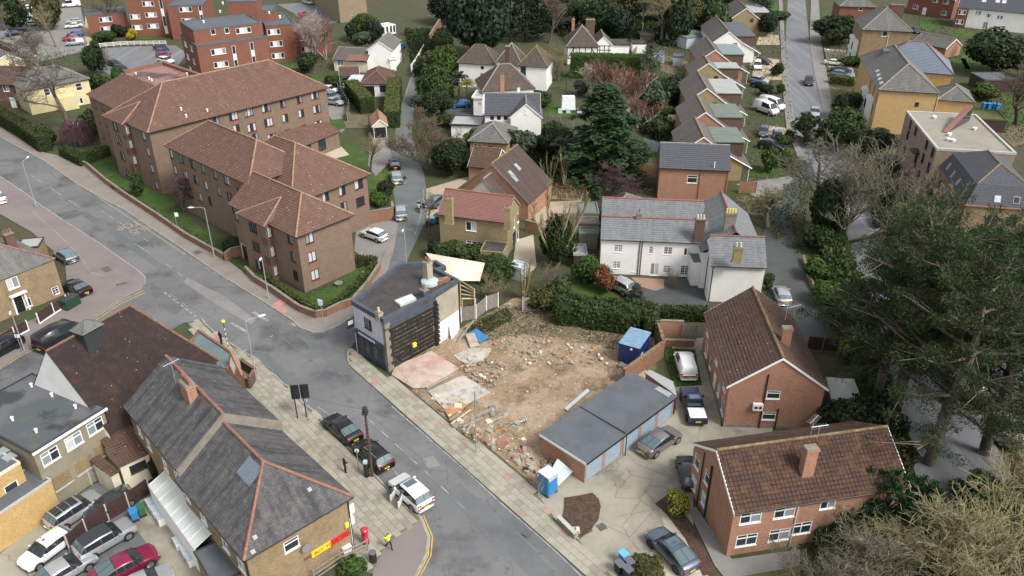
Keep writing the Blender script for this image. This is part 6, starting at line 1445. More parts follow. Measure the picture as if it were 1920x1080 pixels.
gb.walls(0,6.2,'khaki');gb.flat('felt_pool',.08,'dark_metal',.14);gb.box('gutter',0,gb.L,-.1,-.005,6.0,6.2,'white_paint')
for qx in((450,845),(605,735),(745,625)):
 s_,z_,_=gb.loc('a',*ZE(qx)[0]);gf=lambda x,y,z:gb.pt(.12+x,.12-y,z);m=MB();m.box(s_-.75,s_+.75,-.02,.012,z_-.65,z_+.65,0,gf)
 for k in range(8):m.box(s_-.75,s_+.75,.012,.05,z_-.63+k*.16,z_-.63+k*.16+.1,0,gf)
 m.build('infill_panel',M['stock_brick'],gb.root);m=MB();m.box(s_-.85,s_+.85,.01,.14,z_-.77,z_-.66,0,gf);m.build('sill',M['concrete_post'],gb.root)
for qx in((230,175),(378,245),(548,330),(265,505),(93,418)):gb.vent(P(*ZE(qx)[0],6.2),.3,.1)
gb.pipe('a',ZE((790,470))[0],0,6.2);gb.finish()
an=Bld('annexe','yellow brick annexe with stepped felt roof at the left edge','annexe',(-60,1002),(96,899),None,3.3,W=3.0,oh=.05);an.walls(0,3.3,'yellow_brick');an.flat('felt',.06,'concrete_post',.12);an.finish()
an2=Bld('','','',an.pt(0,1.6,5.2),an.pt(an.L-1.0,1.6,5.2),None,5.2,W=9,oh=.03,root=an.root);an2.win('a',ZE((85,905))[0],1.1,.9,'w1');an2.walls(0,5.2,'yellow_brick');an2.flat('felt',.1,'cream',.12)
for qx in((65,685),(15,645)):an2.skylight((P(0,860,5.2),P(50,860,5.2),P(0,840,5.2)),*ZE(qx)[0],.9,.9)
an2.finish()
ou=Bld('outhouse','cream outhouse with brown pantile lean-to roof beside the terrace','outhouse',(223,880),(283,852),(259,804),2.6,oh=.15);ou.win('a',ZE((1000,755))[0],1.4,.9,'dk1');ou.walls(0,2.6,'cream')
m=MB();tile_face(m,[ou.pt(0,0,2.7),ou.pt(ou.L,0,2.7),ou.pt(ou.L,ou.W,3.6),ou.pt(0,ou.W,3.6)],.3,.05);m.build('roof',M['tile_plum'],ou.root)
ou2=Bld('','','',(207,895),(225,884),(203,850),2.2,oh=.1,root=ou.root);ou2.walls(0,2.1,'cream');m=MB();tile_face(m,[ou2.pt(0,0,2.2),ou2.pt(ou2.L,0,2.2),ou2.pt(ou2.L,ou2.W,2.6),ou2.pt(0,ou2.W,2.6)],.3,.05);m.build('roof',M['tile_plum'],ou.root);ou.finish();ou2.finish()
ct=Bld('cottage','yellow stock brick cottage with slate roof and black front door','house',(-40,542),(104,486),None,4.8,W=9.5,oh=.15)
ct.win('a',(24,531),1.3,1.35,'w2');ct.win('a',(104,545),.8,1.0,'cot2');ct.win('a',(53,567),.7,1.1,'w1');ct.door('a',(40,580),1.0,2.1,'dark');ct.walls(0,4.8,'stock_brick');ct.hip(.62,'slate_old','ridge_orange',course=.22,lift=.02,fascia=None);ct.chimney(14,437,8.2,1.0,.7,'dark_brick',3,5.0)
s_,z_,_=ct.loc('a',40,573);gf=lambda x,y,z:ct.pt(.15+x,.15-y,z);m=MB();m.box(s_-.8,s_-.62,0,.12,0,2.35,0,gf);m.box(s_+.62,s_+.8,0,.12,0,2.35,0,gf);m.box(s_-.95,s_+.95,0,.4,2.35,2.55,0,gf);m.build('door_surround',M['white_paint'],ct.root);ct.finish()
pc=Bld('porch','flat grey felt porch behind the stock brick cottage','porch',(30,466),(72,462),(66,446),2.6,oh=.05);pc.walls(0,2.6,'stock_brick');pc.flat('felt_grey',.05,'dark_metal',.1);pc.finish()
# houses built from one line each
def house(label,A,B,C,z,wall,roof,kind='u',tan=.7,ridge='ridge_brown',ws=(),ch=(),cat='house',name='house',W=None,oh=.3,verge='white_paint',root=None,faces='abcd',course=.34,fin=True,ends=(1,1),doors=(),L=None,fascia='white_paint',group=None,split=.5):
 b=Bld(name,label,cat,A,B,C,z,W=W,oh=oh,root=root,L=L,group=group)
 for f,pts,w,h,st in ws:wins(b,f,pts,w,h,st)
 for d in doors:b.door(*d)
 b.walls(0,z,wall,faces);lift=.035 if b.o.y<110 else.05
 if kind in 'uv':b.gable(kind,tan,roof,ridge,wall if isinstance(wall,str)else wall['a'],verge,course=course,lift=lift,ends=ends,fascia=fascia,split=split)
 elif kind=='h':b.hip(tan,roof,ridge,course=course,lift=lift,ends=ends,wallmat=wall,fascia=fascia)
 elif kind=='f':b.flat(roof,.15,ridge,.2)
 for c in ch:b.chimney(*c)
 if fin:b.finish()
 return b
ZF=lambda*p:Z(1280,520,3.483,p)
ZG=lambda*p:Z(1280,760,3.6,p)
hB=house('red brick house with plain gable facing the yard, brown tiled roof and blue pickup alongside',(1363,728),(1555,733),(1511,590),4.7,'house_brick','tile_plum','v',.72,'ridge_moss',[('a',ZF((593,768),(563,905)),1.25,.95,'wt1'),('d',ZF((262,840),(155,470)),1.2,1.6,'w2'),('d',ZF((182,560),(235,735)),.9,1.3,'w1'),('d',ZF((165,350),(222,535),(275,705)),1.1,1.1,'w2')],[(1477,613,9.0,.9,.6,'orange_brick',0)],fin=False,doors=[('d',ZF((205,690))[0],.9,2.1,'white_paint')])
hB.pipe('a',ZF((520,850))[0],0,6.2,'black_pipe',.06);hB.pipe('a',ZF((612,920))[0],0,2.4);hB.pipe('a',ZF((925,850))[0],0,4.6)
s_,z_,_=hB.loc('a',*ZF((487,835))[0]);gf=lambda x,y,z:hB.pt(.3+x,.3-y,z);m=MB();m.box(s_-.45,s_+.45,.05,.4,z_-.35,z_+.35,0,gf);ac=m.build('air_conditioner',M['white_paint'],hB.root)
m=MB()
for k in(-.2,.2):m.tube([gf(s_+k,.4,z_),gf(s_+k,.42,z_)],.16,12)
m.build('fan_grille',M['dark_metal'],ac);hB.aerial(P(1472,600,9.0),1.6,1.2);hB.aerial(P(1487,596,9.0),1.3,.4)
m=MB();m.box(.28,hB.L-.28,.28,hB.W-.28,0,.35,0,lambda a,b,c:hB.pt(a,b,c));m.build('plinth',M['stone'],hB.root);hB.finish()
hC=house('red brick house with mottled mossy tiles and central chimney, end gable facing the yard',(1373,966),(1712,914),(1296,831),4.7,'house_brick','tile_mottle','u',.66,'ridge_moss',[('a',ZG((460,760),(690,722)),1.75,1.15,'wt2'),('a',ZG((432,910),(652,875),(800,830)),1.75,1.25,'wt2'),('a',ZG((985,655)),1.3,1.1,'wt2'),('d',ZG((97,380),(165,490)),.95,1.35,'wt1'),('d',ZG((75,525),(143,635)),.95,1.35,'wt1')],[(1522,838,8.5,.95,.65,'orange_brick',0)],fin=False)
hC.pipe('d',ZG((175,600))[0],0,5.5,'black_pipe',.09);hC.pipe('d',ZG((120,540))[0],0,5.6,'black_pipe',.05);hC.pipe('a',ZG((745,820))[0],0,4.6,'cream',.05);hC.aerial(P(1520,815,8.5),1.5,.8);hC.aerial(P(1532,822,8.5),1.2,.2)
hC.finish()
ga=Bld('garage_row','row of five brick garages with pale blue doors and grey felt roof','garage',(1097.8,869),(1267.8,744),(1193,694.5),2.35,oh=.1)
for k in range(5):ga.door('a',((k+.5)*(ga.L-.2)/5,0),2.15,1.95,'garage_blue','garage',False)
ga.walls(0,2.3,'orange_brick');r=MB();xm=ga.L*.41;m2=.12
for a,b,z in((-.05,xm,2.42),(xm,ga.L+.05,2.5)):r.box(a,b,-.12,ga.W+.05,z-.1,z,0,lambda x,y,c:ga.pt(x,y,c+y*.012))
r.build('roof',M['felt'],ga.root);ga.box('roof_upstand',xm-.04,xm+.06,-.1,ga.W,2.5,2.62,'felt');ga.box('bargeboard',-.09,-.055,-.1,ga.W,2.22,2.46,'white_paint');ga.box('gutter',0,ga.L,-.22,-.12,2.28,2.36,'black_pipe')
r=MB();r.poly([P(*q,2.56)for q in Z(1000,680,4.5,[(1060,198),(1172,262),(1140,292),(1022,220)])]);r.build('roof_patch',M['felt_grey'],ga.root)
m=MB();c=ga.pt(xm,-.2,0);m.tube([c,c+Vector((0,0,2.3))],.05,6);m.build('downpipe',M['black_pipe'],ga.root);ga.finish()
gl_=[P(*q,2.3)for q in Z(1000,680,4.5,[(935,80),(985,60),(1180,160),(1212,285),(1150,235)])]
o=thing('side_shed','pale grey sheet roofed side shed at the end of the garages','shed',(gl_[0].x,gl_[0].y,0));m=MB();m.slab(gl_,2.2,2.32);m.build('roof',M['felt_grey'],o);m=MB();m.slab([p+(gl_[2]-p)*.06 for p in gl_],0,2.2);m.build('wall',M['orange_brick'],o)
ZH=lambda*p:Z(1090,360,4.5,p)
wh=house('long white rendered house with grey slate roofs and yellow chimney pots',(1123.5,449),(1332,457.5),(1351,424),4.9,'white','slate_grey','u',.72,'ridge_red',[('a',ZH((312,475),(732,495)),1.05,1.05,'cot'),('a',ZH((298,615),(722,650)),.95,1.05,'cot'),('a',ZH((588,490)),.5,1.0,'cot2'),('a',ZH((893,505)),.85,1.05,'w2'),('a',ZH((873,660)),1.1,1.4,'georg'),('a',ZH((612,690)),1.05,1.75,'fr')],fin=False,verge=None,fascia='dark_metal')
wh.win('a',ZH((443,657))[0],.6,.6,'hatch');wh.pipe('a',ZH((480,600))[0],0,4.9);wh.pipe('a',ZH((500,600))[0],0,4.9)
WR=wh.root;wh.chimney(1199,398,7.6,.7,.5,'stone',1);wh.chimney(1314,409,8.2,1.1,.7,'dark_brick',3,5.0,'cream');wh.finish()
wb_=Bld('','','',wh.pt(.2,wh.W,4.9),wh.pt(wh.L,wh.W,4.9),None,4.9,W=5.8,oh=.2,root=WR);wb_.walls(0,4.9,'white');wb_.gable('u',.72,'slate_grey','ridge_red','white',None,fascia=None);wb_.finish()
w2_=house('',(1330,499),(1441,503),None,4.9,'white','slate_grey','u',.75,'ridge_red',root=WR,W=6.4,fin=False,verge=None,fascia='dark_metal');w2_.chimney(1385,462,8.0,.95,.6,'sandy_brick',2,6.0,'cream');w2_.pipe('d',ZH((1050,760))[0],0,4.9);w2_.pipe('a',(1332,540),0,4.9);w2_.finish()
a=w2_.pt(-.6,3.2,4.9);b=w2_.pt(7.0,3.2,4.9);w3_=house('',a,b,None,4.9,'white','slate_grey','v',.78,'ridge_red',root=WR,W=12.5,fin=False,verge=None,fascia=None,ends=(0,1));w3_.chimney(1371,398,9.4,1.3,.7,'stone',4,6.5,'zebra_yellow');w3_.finish()
lo=Bld('','','',(1300,490),(1322,490),(1318,457),3.4,oh=.02,root=WR);lo.walls(0,3.4,'white');lo.flat('felt_green',.05,'felt_green',.1);lo.finish()
oh_=house('small slate outhouse with hipped roof behind the white house',(1142,402),(1212,402),(1195,372),2.6,'stone','slate_old','h',.7,'ridge_grey',cat='outhouse',name='outhouse')
ZI=lambda*p:Z(800,260,4.5,p)
hp=house('sandy brick house with pinkish red tiled roof beside the lane',(818,402),(954,419),(983,385),5.0,'sandy_brick','tile_pink','u',.8,'ridge_orange',[('a',ZI((375,740)),1.5,1.35,'w2'),('a',ZI((380,895)),1.5,1.2,'wt2'),('b',ZI((738,715),(778,660),(802,622)),.75,1.3,'w1'),('b',ZI((800,785)),.8,1.2,'w1')],[(841,371,8.6,1.0,.6,'sandy_brick',2),(952,388,8.0,.8,.6,'sandy_brick',1)],verge='sandy_brick',doors=[('b',ZI((740,905))[0],1.8,2.2,'dark')],course=.2)
ll=Bld('lean_to','sandy brick lean-to with black felt roof on the pink tiled house','lean-to',(900,470),(944,474),(954,455),2.5,oh=.05);ll.walls(0,2.5,'sandy_brick');ll.flat('felt_dark',.05,'sandy_brick',.12);ll.door('b',(955,475),.9,2,'rust');ll.finish()
h5=house('brown tiled gabled house with orange gable and rooflights on its long slope',Vector((-8.3,110.6,2.9)),Vector((2.4,105.6,2.9)),None,2.9,'orange_brick','tile_dark','v',.85,'ridge_moss',oh=.2,fin=False,W=9,verge='ridge_grey',course=.25)
for q in ZI((715,300),(765,240),(740,335)):h5.skylight(h5.plane2,*q,.8,1.2)
m=MB()
a=h5.pt(1.8,-2.6,2.7);b=h5.pt(9.8,-2.6,2.7);h5.finish()
h5b=house('',a,b,None,2.7,'cream','tile_dark','v',.95,'ridge_grey',root=h5.root,W=5,verge='ridge_grey',course=.25)
h4=house('yellow brick house with grey hipped roof above a brown lower roof',(877,265),(953,270),(941,238),4.6,'sandy_brick','slate_old','h',.6,'ridge_grey',[('a',[(895.5,275)],1.3,1.0,'w2'),('a',[(919,278)],.7,.7,'dk1')])
house('brown tiled single storey wing under the grey hipped house',(874,312),(931,318),None,2.6,'orange_brick','tile_plum','u',.6,'ridge_brown',W=7,cat='house wing',name='house_wing')
ho=house('orange brick house with plain dark grey roof and a single white window',(1234,315),(1372,321),(1377,290),5.0,'orange_brick','tile_slategrey','u',.75,'ridge_grey',[('a',[(1298,336)],1.5,1.25,'wt1')],verge=None,fascia='white_paint',fin=False)
ho.pipe('a',(1311,345),0,5,'rust');ho.pipe('a',(1362,345),0,5,'rust');ho.vent(ho.on_plane(ho.plane1,1339,315)[0],.8,.08);ho.finish()
TH=((1320,256.4),(1323.5,210),(1326,165),(1329,118),(1341,93),(1367,59),(1400,15))
TL=('nearest gabled link house with sandy brick end and green felt dormer','gabled link house with red brick gable and green felt dormer','gabled link house with sandy gable and pale grey flat dormer','link house with blue roof panels and grey flat dormer','gabled link house with steel blue wavy dormer roof','link house with white rendered gable and orange brick front','farthest link house of the row under the dark fir')
for i,(q,lb)in enumerate(zip(TH,TL)):
 r_=P(*q,7.3);hw=5.2;base=Vector((r_.x-3.6,r_.y,4.7));end=Vector((r_.x+9.2,r_.y-.6,4.7));wm_=('sandy_brick','house_brick','sandy_brick','sandy_brick','orange_brick','white','sandy_brick')[i]
 W_=(10.4,11,13,7.6,13,19,14)[i];b=Bld('link_house',lb,'house',base,base+(end-base).normalized()*7.2,None,4.7,W=W_,oh=.25,group='stepped row of link houses')
 b.win('a',(5.2,5.9-1.6),.9,.9,'dk1',False);b.walls(0,4.7,wm_);b.gable('v',.72,'tile_grey','ridge_pale',wm_,'white_paint',lift=.05)
 f=lambda x,y,z:b.pt(x,y,z);m=MB();tile_face(m,[f(7.2,.1,4.7),f(7.2,W_-.1,4.7),f(11.6,W_-.1,2.3),f(11.6,.1,2.3)],.34,.05);m.build('porch_roof',M['tile_grey'],b.root)
 m=MB();m.poly([f(7,.3,0),f(10.2,.3,0),f(10.2,.3,3.0),f(7,.3,4.7)]);m.poly([f(10.2,.3,0),f(10.2,W_-.3,0),f(10.2,W_-.3,3.0),f(10.2,.3,3.0)]);m.build('porch_wall',M[wm_],b.root)
 m=MB();m.tube([f(7.2,.08,4.62),f(11.7,.08,2.2)],.09,4);m.build('bargeboard',M['white_paint'],b.root);m=MB();m.tube([f(11.3,.2,0),f(11.3,.2,2.3)],.06,4);m.build('porch_post',M['white_paint'],b.root)
 dm=('felt_green','felt_green','felt_grey','felt_grey','greenglass','felt','felt_grey')[i];m=MB();m.box(6.0,10.4,2.2,W_-1.2,3.4,5.75,0,f);m.build('dormer',M['dark_brick' if i else 'tile_plum'],b.root);m=MB();m.box(5.7,10.6,2.0,W_-1.0,5.75,5.9,0,f);m.build('dormer_roof',M[dm],b.root)
 b.win('b',(1.6,3.2),1.0,1.0,'w2',False);b.skylight(b.plane2,*Q_(b.pt(5.3,1.3,5.9)),.6,.7)if False else None;b.finish()
 if i==3:
  for k in(0,1):m=MB();n=Vector((0,0,1));pa=[f(3.8+.9*u+.1,1.0+v+k*2.2,7.1-.72*(.9*u+.1)+.12)for u,v in((0,0),(2.6,0),(2.6,2),(0,2))];m.poly(pa);m.build('solar_panel',M['slate_blue'],b.root)
hw_=house('white two storey house with grey gabled roof at the top of the lane',(687,94),(736,95),(772,76),4.8,'white','slate_old','v',.65,'ridge_grey',[('b',[(757,90),(764,83)],1.2,1.0,'w2'),('b',[(757,112),(768,104)],1.1,1.1,'w2')])
house('low white lean-to box on the side of the white lane house',(730,112),(745,110),None,2.8,'white','felt_grey','f',W=3,cat='house wing',name='house_wing',ridge='white')
hb_=house('brown roofed bungalow with dark patio door behind two clipped hedges',(674,158),(730,158),(751,134),2.7,'white','tile_plum','h',.6,'ridge_brown',[('a',[(719,166)],1.6,1.3,'dk1')],doors=[('a',(692.5,172),2.2,2.2,'dark')],fin=False)
hb_.finish();house('white walled wing of the bungalow with low brown roof',(634,144),(676,142),None,2.5,'white','tile_plum','u',.4,'ridge_brown',[('a',[(648,150)],1.6,1.0,'dk1')],W=6,cat='house wing',name='house_wing')
m=MB();m.slab([P(*q,2.7)for q in((647,156),(674,155),(683,140),(659,140))],0,2.7);tag(link('flat_roof_room',m.mesh('flat_roof_room',[M['white_roof'],M['white']])),'white flat roofed room between the bungalow roofs','room')
house('grey tiled bungalow beside the white lane house with pink side roof',(622,112),(690,116),None,2.6,'cream','tile_grey','u',.5,'ridge_grey',[('a',[(638,118)],1.4,1.2,'georg')],W=8)
m=MB();tile_face(m,[P(647,114,2.8),P(688,114,2.8),P(688,103,3.6),P(655,103,3.6)]);tag(link('side_roof',m.mesh('side_roof',M['tile_pink'])),'salmon pink lean-to roof against the grey bungalow','roof')
hg=house('small lane garage with orange tiled gable roof and open dark doorway',(697,238),(728,236),None,2.3,'cream','tile_orange','v',.85,'ridge_orange',W=6.5,cat='garage',name='garage',doors=[('a',(712,250),2.1,2.0,'dark')])
house('pale flat grey roofed garage beside the tan oak',(842,234),(903,236),None,2.5,'white','felt_grey','f',W=5.5,cat='garage',name='garage',ridge='dark_metal')
ZJ=lambda*p:Z(840,60,5.142,p)
H1=house('large white house with three old hipped brown roofs',(856.5,118),(930,122),None,5.2,'white','tile_old','h',1.0,'ridge_moss',[('a',ZJ((330,345)),.8,.9,'w1')],W=6.6,oh=.35)
a=H1.pt(H1.L-.6,.6,5.2);house('',a,a+H1.ux*6.2,None,5.2,'white','tile_old','h',1.25,'ridge_grey',root=H1.root,W=6.6);a=H1.pt(H1.L+4.6,.2,5.2);k=house('',a,a+H1.ux*6.6,None,5.2,'white','tile_old','h',1.05,'ridge_moss',[('a',ZJ((725,355)),1.2,2.2,'dk2')],root=H1.root,W=8)
H1.chimney(952,86,9.6,1.0,1.0,'dark_brick',0,5.5)
c=P(1014,118,5.0);m=MB();pts_=[Vector((c.x+1.2*math.cos(t),c.y+1.2*math.sin(t),0))for t in np.linspace(-2.6,1.2,6)];m.slab(pts_+[Vector((c.x-1,c.y+1.5,0))],0,5.2);m.build('bay_tower',M['white'],H1.root);m=MB();m.slab([p+(p-c)*.02 for p in pts_],.1,.9);m.build('bay_base',M['house_brick'],H1.root)
for zc in(1.9,3.5,4.6):
 for i in range(5):
  p=(pts_[i]+pts_[i+1])/2;an=math.atan2(p.y-c.y,p.x-c.x);fm,pm=win_mesh('w1',.85,1.0 if zc<4 else.7,1);q=link('window',fm,H1.root,p+Vector((math.cos(an)*.1,math.sin(an)*.1,zc))-H1.base,(0,0,an-math.pi/2));link('pane',pm,q)
H2=house('white house with dark steep hipped roof and tall brick chimneys',(904,172),(1004,166),None,4.2,'white','tile_old','h',.95,'ridge_grey',W=8.5,ch=[(941,141,8.6,.8,.7,'orange_brick',2),(933,118,8.2,.7,.6,'orange_brick',1),(972,163,5.6,.5,.5,'white',1)])
house('',(895,158),(935,160),None,3.2,'white','tile_plum','u',.6,'ridge_brown',root=H2.root,W=5,verge=None)
H3=house('white rendered house with modern dark grey roof and front gable',(906,216),(1016,216),None,4.6,'white','tile_slategrey','u',.75,'ridge_grey',[('a',ZJ((425,830),(490,830),(555,830)),.8,.9,'w1')],W=7.6,verge='white_paint')
a=H3.pt(H3.L*.44,-1.8,4.6);k=house('',a,a+H3.ux*6.0,None,4.6,'white','tile_slategrey','v',.85,'ridge_grey',root=H3.root,W=5.5,fin=False);k.win('a',(2.7,5.7),.5,.8,'cot2',False,.05,None,False);k.finish()
house('white flat side wing of the dark grey roofed house',(884,183),(906,184),None,3.6,'white','felt_grey','f',W=5,cat='house wing',name='house_wing',ridge='white',ws=[('a',[(899,195)],.7,.6,'cot2')])
tu=house('black and white half timbered house with brown hipped roof',(1061,88),(1124,88),None,4.4,'white','tile_old','h',1.0,'ridge_grey',W=9,fin=False,ch=[(1107,36,9.2,2.2,1.2,'dark_brick',3),(1075,35,9.0,.7,.7,'orange_brick',1)])
m=MB();gf=lambda x,y,z:tu.pt(.3+x,.3-y,z);Lw=tu.L-.6
for x in np.linspace(0,Lw-.18,6):m.box(x,x+.18,0,.05,.1,4.3,0,gf)
for z in(.1,1.6,4.15):m.box(0,Lw,0,.045,z,z+.16,0,gf)
for x0,x1 in((.2,1.6),(Lw-.2,Lw-1.7)):m.poly([gf(x0,.06,1.7),gf(x0+.2,.06,1.7),gf(x1+.2,.06,4.2),gf(x1,.06,4.2)])
m.build('timber_frame',M['trim'],tu.root);tu.win('a',(1.9,3.3),.9,1.2,'dk2',False,.02,None,False)
a=tu.pt(tu.L-1.2,1.4,4.4);k=house('',a,a+tu.ux*4.6,None,4.4,'white','tile_old','v',.9,'ridge_grey',root=tu.root,W=8,fin=False);m=MB();kf=lambda x,y,z:k.pt(.3+x,.3-y,z)
for x in(0,1.1,2.2,3.3):m.box(x,x+.16,0,.05,2.2,4.4,0,kf)
for z in(2.2,3.2,4.2):m.box(0,3.8,0,.045,z,z+.14,0,kf)
m.box(.2,3.2,0,.04,0,2.0,0,kf);m.build('timber_frame',M['trim'],tu.root);k.finish();tu.finish()
house('white flat roofed garage block beside the half timbered house',(1144,84),(1183,84),None,2.8,'white','felt_dark','f',W=6,cat='garage',name='garage',ridge='dark_metal')
RF=Bld('flats','red brick four storey flats with grey flat roofs and white window bands','apartment block',(368,87),(502,70),None,8.6,W=13,oh=.05);RR=RF.root
ZK=lambda*p:Z(150,0,4.267,p)
wins(RF,'a',ZK((1108,412),(1130,515),(1145,607)),3.2,1.25,'panelw')
for x_ in((1245,480),(1388,450)):RF.win('a',ZK(x_)[0],.8,6.2,'strip')
for zc in(1.6,4.4,7.2):RF.win('d',(3,zc),2.4,1.2,'panelw',False);RF.win('d',(8,zc),1.8,1.2,'w2',False)
RF.walls(0,8.6,'red_brick');RF.flat('felt',.2,'felt',.25);RF.finish()
k=Bld('','','',RF.pt(.4,2.4,11.4),RF.pt(RF.L,2.4,11.4),None,11.4,W=11,oh=.05,root=RR);wins(k,'a',ZK((1065,255),(1175,245)),1.0,1.2,'w1');wins(k,'a',ZK((1308,243)),3.4,1.2,'panelw');k.walls(8.4,11.4,'red_brick');k.flat('felt',.2,'felt',.25);k.finish()
for q in((505,26),(525,34),(418,8),(413,24),(382,43)):k.vent(P(*q,11.4),.5,.2)
k=Bld('','','',(497,49),(551,45),None,8.6,W=14,oh=.05,root=RR);wins(k,'a',ZK((1550,255),(1570,350),(1585,445)),3.0,1.3,'panelw');k.walls(0,8.6,'red_brick');k.flat('felt',.2,'felt',.25);k.finish()
k2=Bld('','','',k.pt(k.L,4,8.6),k.pt(k.L+9,4,8.6),None,5.8,W=10,oh=.05,root=RR);k2.win('a',(3,1.6),3.2,1.3,'panelw',False);k2.win('a',(3,4.4),3.2,1.3,'panelw',False);k2.walls(0,5.8,'red_brick');k2.flat('felt',.2,'felt',.25);k2.finish()
for A_,B_,z0,W_ in(((424,4),(480,3),14,7),((486,21),(520,19),11,7)):k=Bld('','','',A_,B_,None,z0,W=W_,oh=.05,root=RR);k.walls(8,z0,'red_brick');k.flat('felt',.2,'felt',.25);k.finish()
k=Bld('','','',(312,12),(380,10),None,8.6,W=16,oh=.05,root=RR);wins(k,'a',ZK((845,75),(865,165)),3.2,1.25,'panelw');k.win('a',ZK((968,105))[0],.8,4.5,'strip');k.walls(0,8.6,'red_brick');k.flat('felt',.2,'felt',.25);k.finish()
k=Bld('','','',(232,-14),(318,-16),None,11.4,W=14,oh=.05,root=RR);wins(k,'a',ZK((545,30),(568,118),(585,208)),3.0,1.25,'panelw');k.win('a',ZK((668,130))[0],.8,9,'strip');wins(k,'a',ZK((405,135),(425,220)),2.6,1.25,'panelw');k.walls(0,11.4,'red_brick');k.flat('felt',.2,'felt',.25);k.finish()
k=Bld('','','',(160,29),(236,23),None,5.8,W=10,oh=.05,root=RR);wins(k,'a',ZK((205,155),(215,230)),3.2,1.25,'panelw');k.walls(0,5.8,'red_brick');k.flat('felt',.2,'felt',.25);k.finish()
pm_=house('tan brick ended modern terrace with white balcony bands at the top of the photo',(632,-18),(685,-22),None,9.0,{'a':'tan_brick','b':'white','c':'tan_brick','d':'tan_brick'},'felt_grey','f',W=34,oh=.05,ridge='white_paint',fin=False,cat='apartment block',name='terrace')
pm_.win('a',(3.6,5.0),.8,6.5,'strip',False)
for i in range(6):
 for zc in(1.5,4.3,7.1):pm_.win('b',(3+i*5.4,zc),2.2,1.5,'w2',False,.05,None,False)
m=MB()
for zc in(2.9,5.7):m.box(pm_.L-.02,pm_.L+.06,.2,33.5,zc-.55,zc+.05,0,lambda a,b,c:pm_.pt(a,b,c))
m.build('dark_band',M['dark_metal'],pm_.root);pm_.finish()
cs=Bld('conservatory','white framed conservatory with pale roof behind the terrace','conservatory',(707,52),(742,46),None,2.4,W=3.5,oh=.05);wins(cs,'a',[(712,55),(719,54),(726,53),(733,52),(739,51)],.8,1.9,'w1');cs.walls(0,2.4,'white_paint');cs.flat('white_roof',.1,'white_paint',.1);cs.finish()
hy=house('pale yellow rendered house with slate roof behind the big bare tree',(45,171),(169,148),None,4.9,'cream_yellow','slate_old','h',.6,'ridge_grey',[('a',Z(0,150,5.68,[(840,72)]),1.2,1.5,'sash'),('a',Z(0,150,5.68,[(500,130)]),1.1,1.3,'sash'),('a',[(147,190)],1.8,1.2,'w3')],W=9,ch=[(22,118,8.0,.9,.7,'dark_brick',2)])
m=MB();m.box(5.2,8.6,-1.6,.28,0,2.6,0,lambda a,b,c:hy.pt(a,b,c));m.build('bay_wall',M['cream_yellow'],hy.root)
house('brown brick terrace house with tiled porch at the left edge',(-40,158),(52,160),None,4.8,'dark_brick','tile_plum','u',.65,'ridge_brown',[('a',[(8,156),(36,166)],1.2,1.3,'w2')],W=8,doors=[('a',(26,196),1.0,2.1,'white_paint')])
house('cottage with domed dark roof and pale yellow wall, top left',(-30,104),(29,97),None,3.8,'cream_yellow','tile_black','h',.8,'ridge_brown',[('a',[(10,104)],.9,.9,'w1')],W=8,cat='cottage',name='cottage')
house('narrow grey roofed wing beside the domed roof cottage',(30,98),(48,112),None,2.8,'cream_yellow','slate_old','u',.5,'ridge_grey',W=-7,cat='house wing',name='house_wing')
house('red roofed building cut by the top left corner',(-60,14),(48,2),None,3.4,'dark_brick','tile_pink','u',.5,'ridge_brown',W=8)
ZL=lambda*p:Z(1560,0,4.908,p)
y1=house('bright yellow brick villa with old grey hipped roof and four rooflights',(1647,169),(1763,176),(1628,107),8.0,'pale_yellow_brick','slate_old','h',.72,'ridge_grey',[('a',ZL((780,960)),.7,.7,'dk1'),('d',ZL((345,920),(385,830),(370,1000),(350,780)),.9,1.5,'dkst'),('d',ZL((410,900)),.8,1.5,'dkst')],fin=False,fascia='dark_metal')
for q in ZL((418,655),(430,692),(440,728),(455,765)):y1.skylight(y1.plane1,*q,1.3,.7,'white_roof')
y1.pipe('a',ZL((965,940))[0],0,8,'cream',.07);y1.finish()
house('',(1757,187),(1829,193),None,5.8,'pale_yellow_brick','slate_old','h',.6,'ridge_grey',root=y1.root,W=8)
y2=house('yellow brick villa with new blue slate roof, red ridges and dormers',(1638,128),(1789,141),None,8.2,'yellow_brick','slate_blue','h',.78,'ridge_red',W=11.5,fin=False,fascia='dark_metal',ws=[('d',[(1631,140),(1629,120)],.8,1.5,'dkst')])
m=MB();m.box(y2.L*.0+1.5,3.6,3,5.6,8.2,10.9,0,lambda a,b,c:y2.pt(a,b,c));m.build('dormer',M['sheet'],y2.root);m=MB();m.box(1.2,3.9,2.7,5.9,10.9,11.05,0,lambda a,b,c:y2.pt(a,b,c));m.build('dormer_roof',M['felt'],y2.root);y2.finish()
y3=house('tall brown brick villa with pale grey pyramid roof and white bay front',(1617,56),(1712,60),None,8.6,'stock_brick','slate_old','h',.75,'ridge_grey',[('a',ZL((490,300)),1.2,1.2,'w1')],W=13,ch=[(1683,8,13.0,3.2,1.0,'dark_brick',6)],fin=False)
def white_bay(b,v0,v1):
 m=MB();f=lambda a,c,z:b.pt(a,c,z);m.slab([f(.3,v0,0),f(-.7,v0+.7,0),f(-.7,v1-.7,0),f(.3,v1,0)],0,5.4);m.build('bay_window',M['white_paint'],b.root)
 for z in(1.6,4.0):m=MB();m.box(-.76,-.69,v0+.9,v1-.9,z-.8,z+.8,0,f);m.build('pane',M['glass'],b.root)
white_bay(y3,3,6);white_bay(y3,8,11);white_bay(y1,4,7);white_bay(y1,10,13);y3.pipe('a',ZL((520,330))[0],0,8.5,'white_paint');y3.finish()
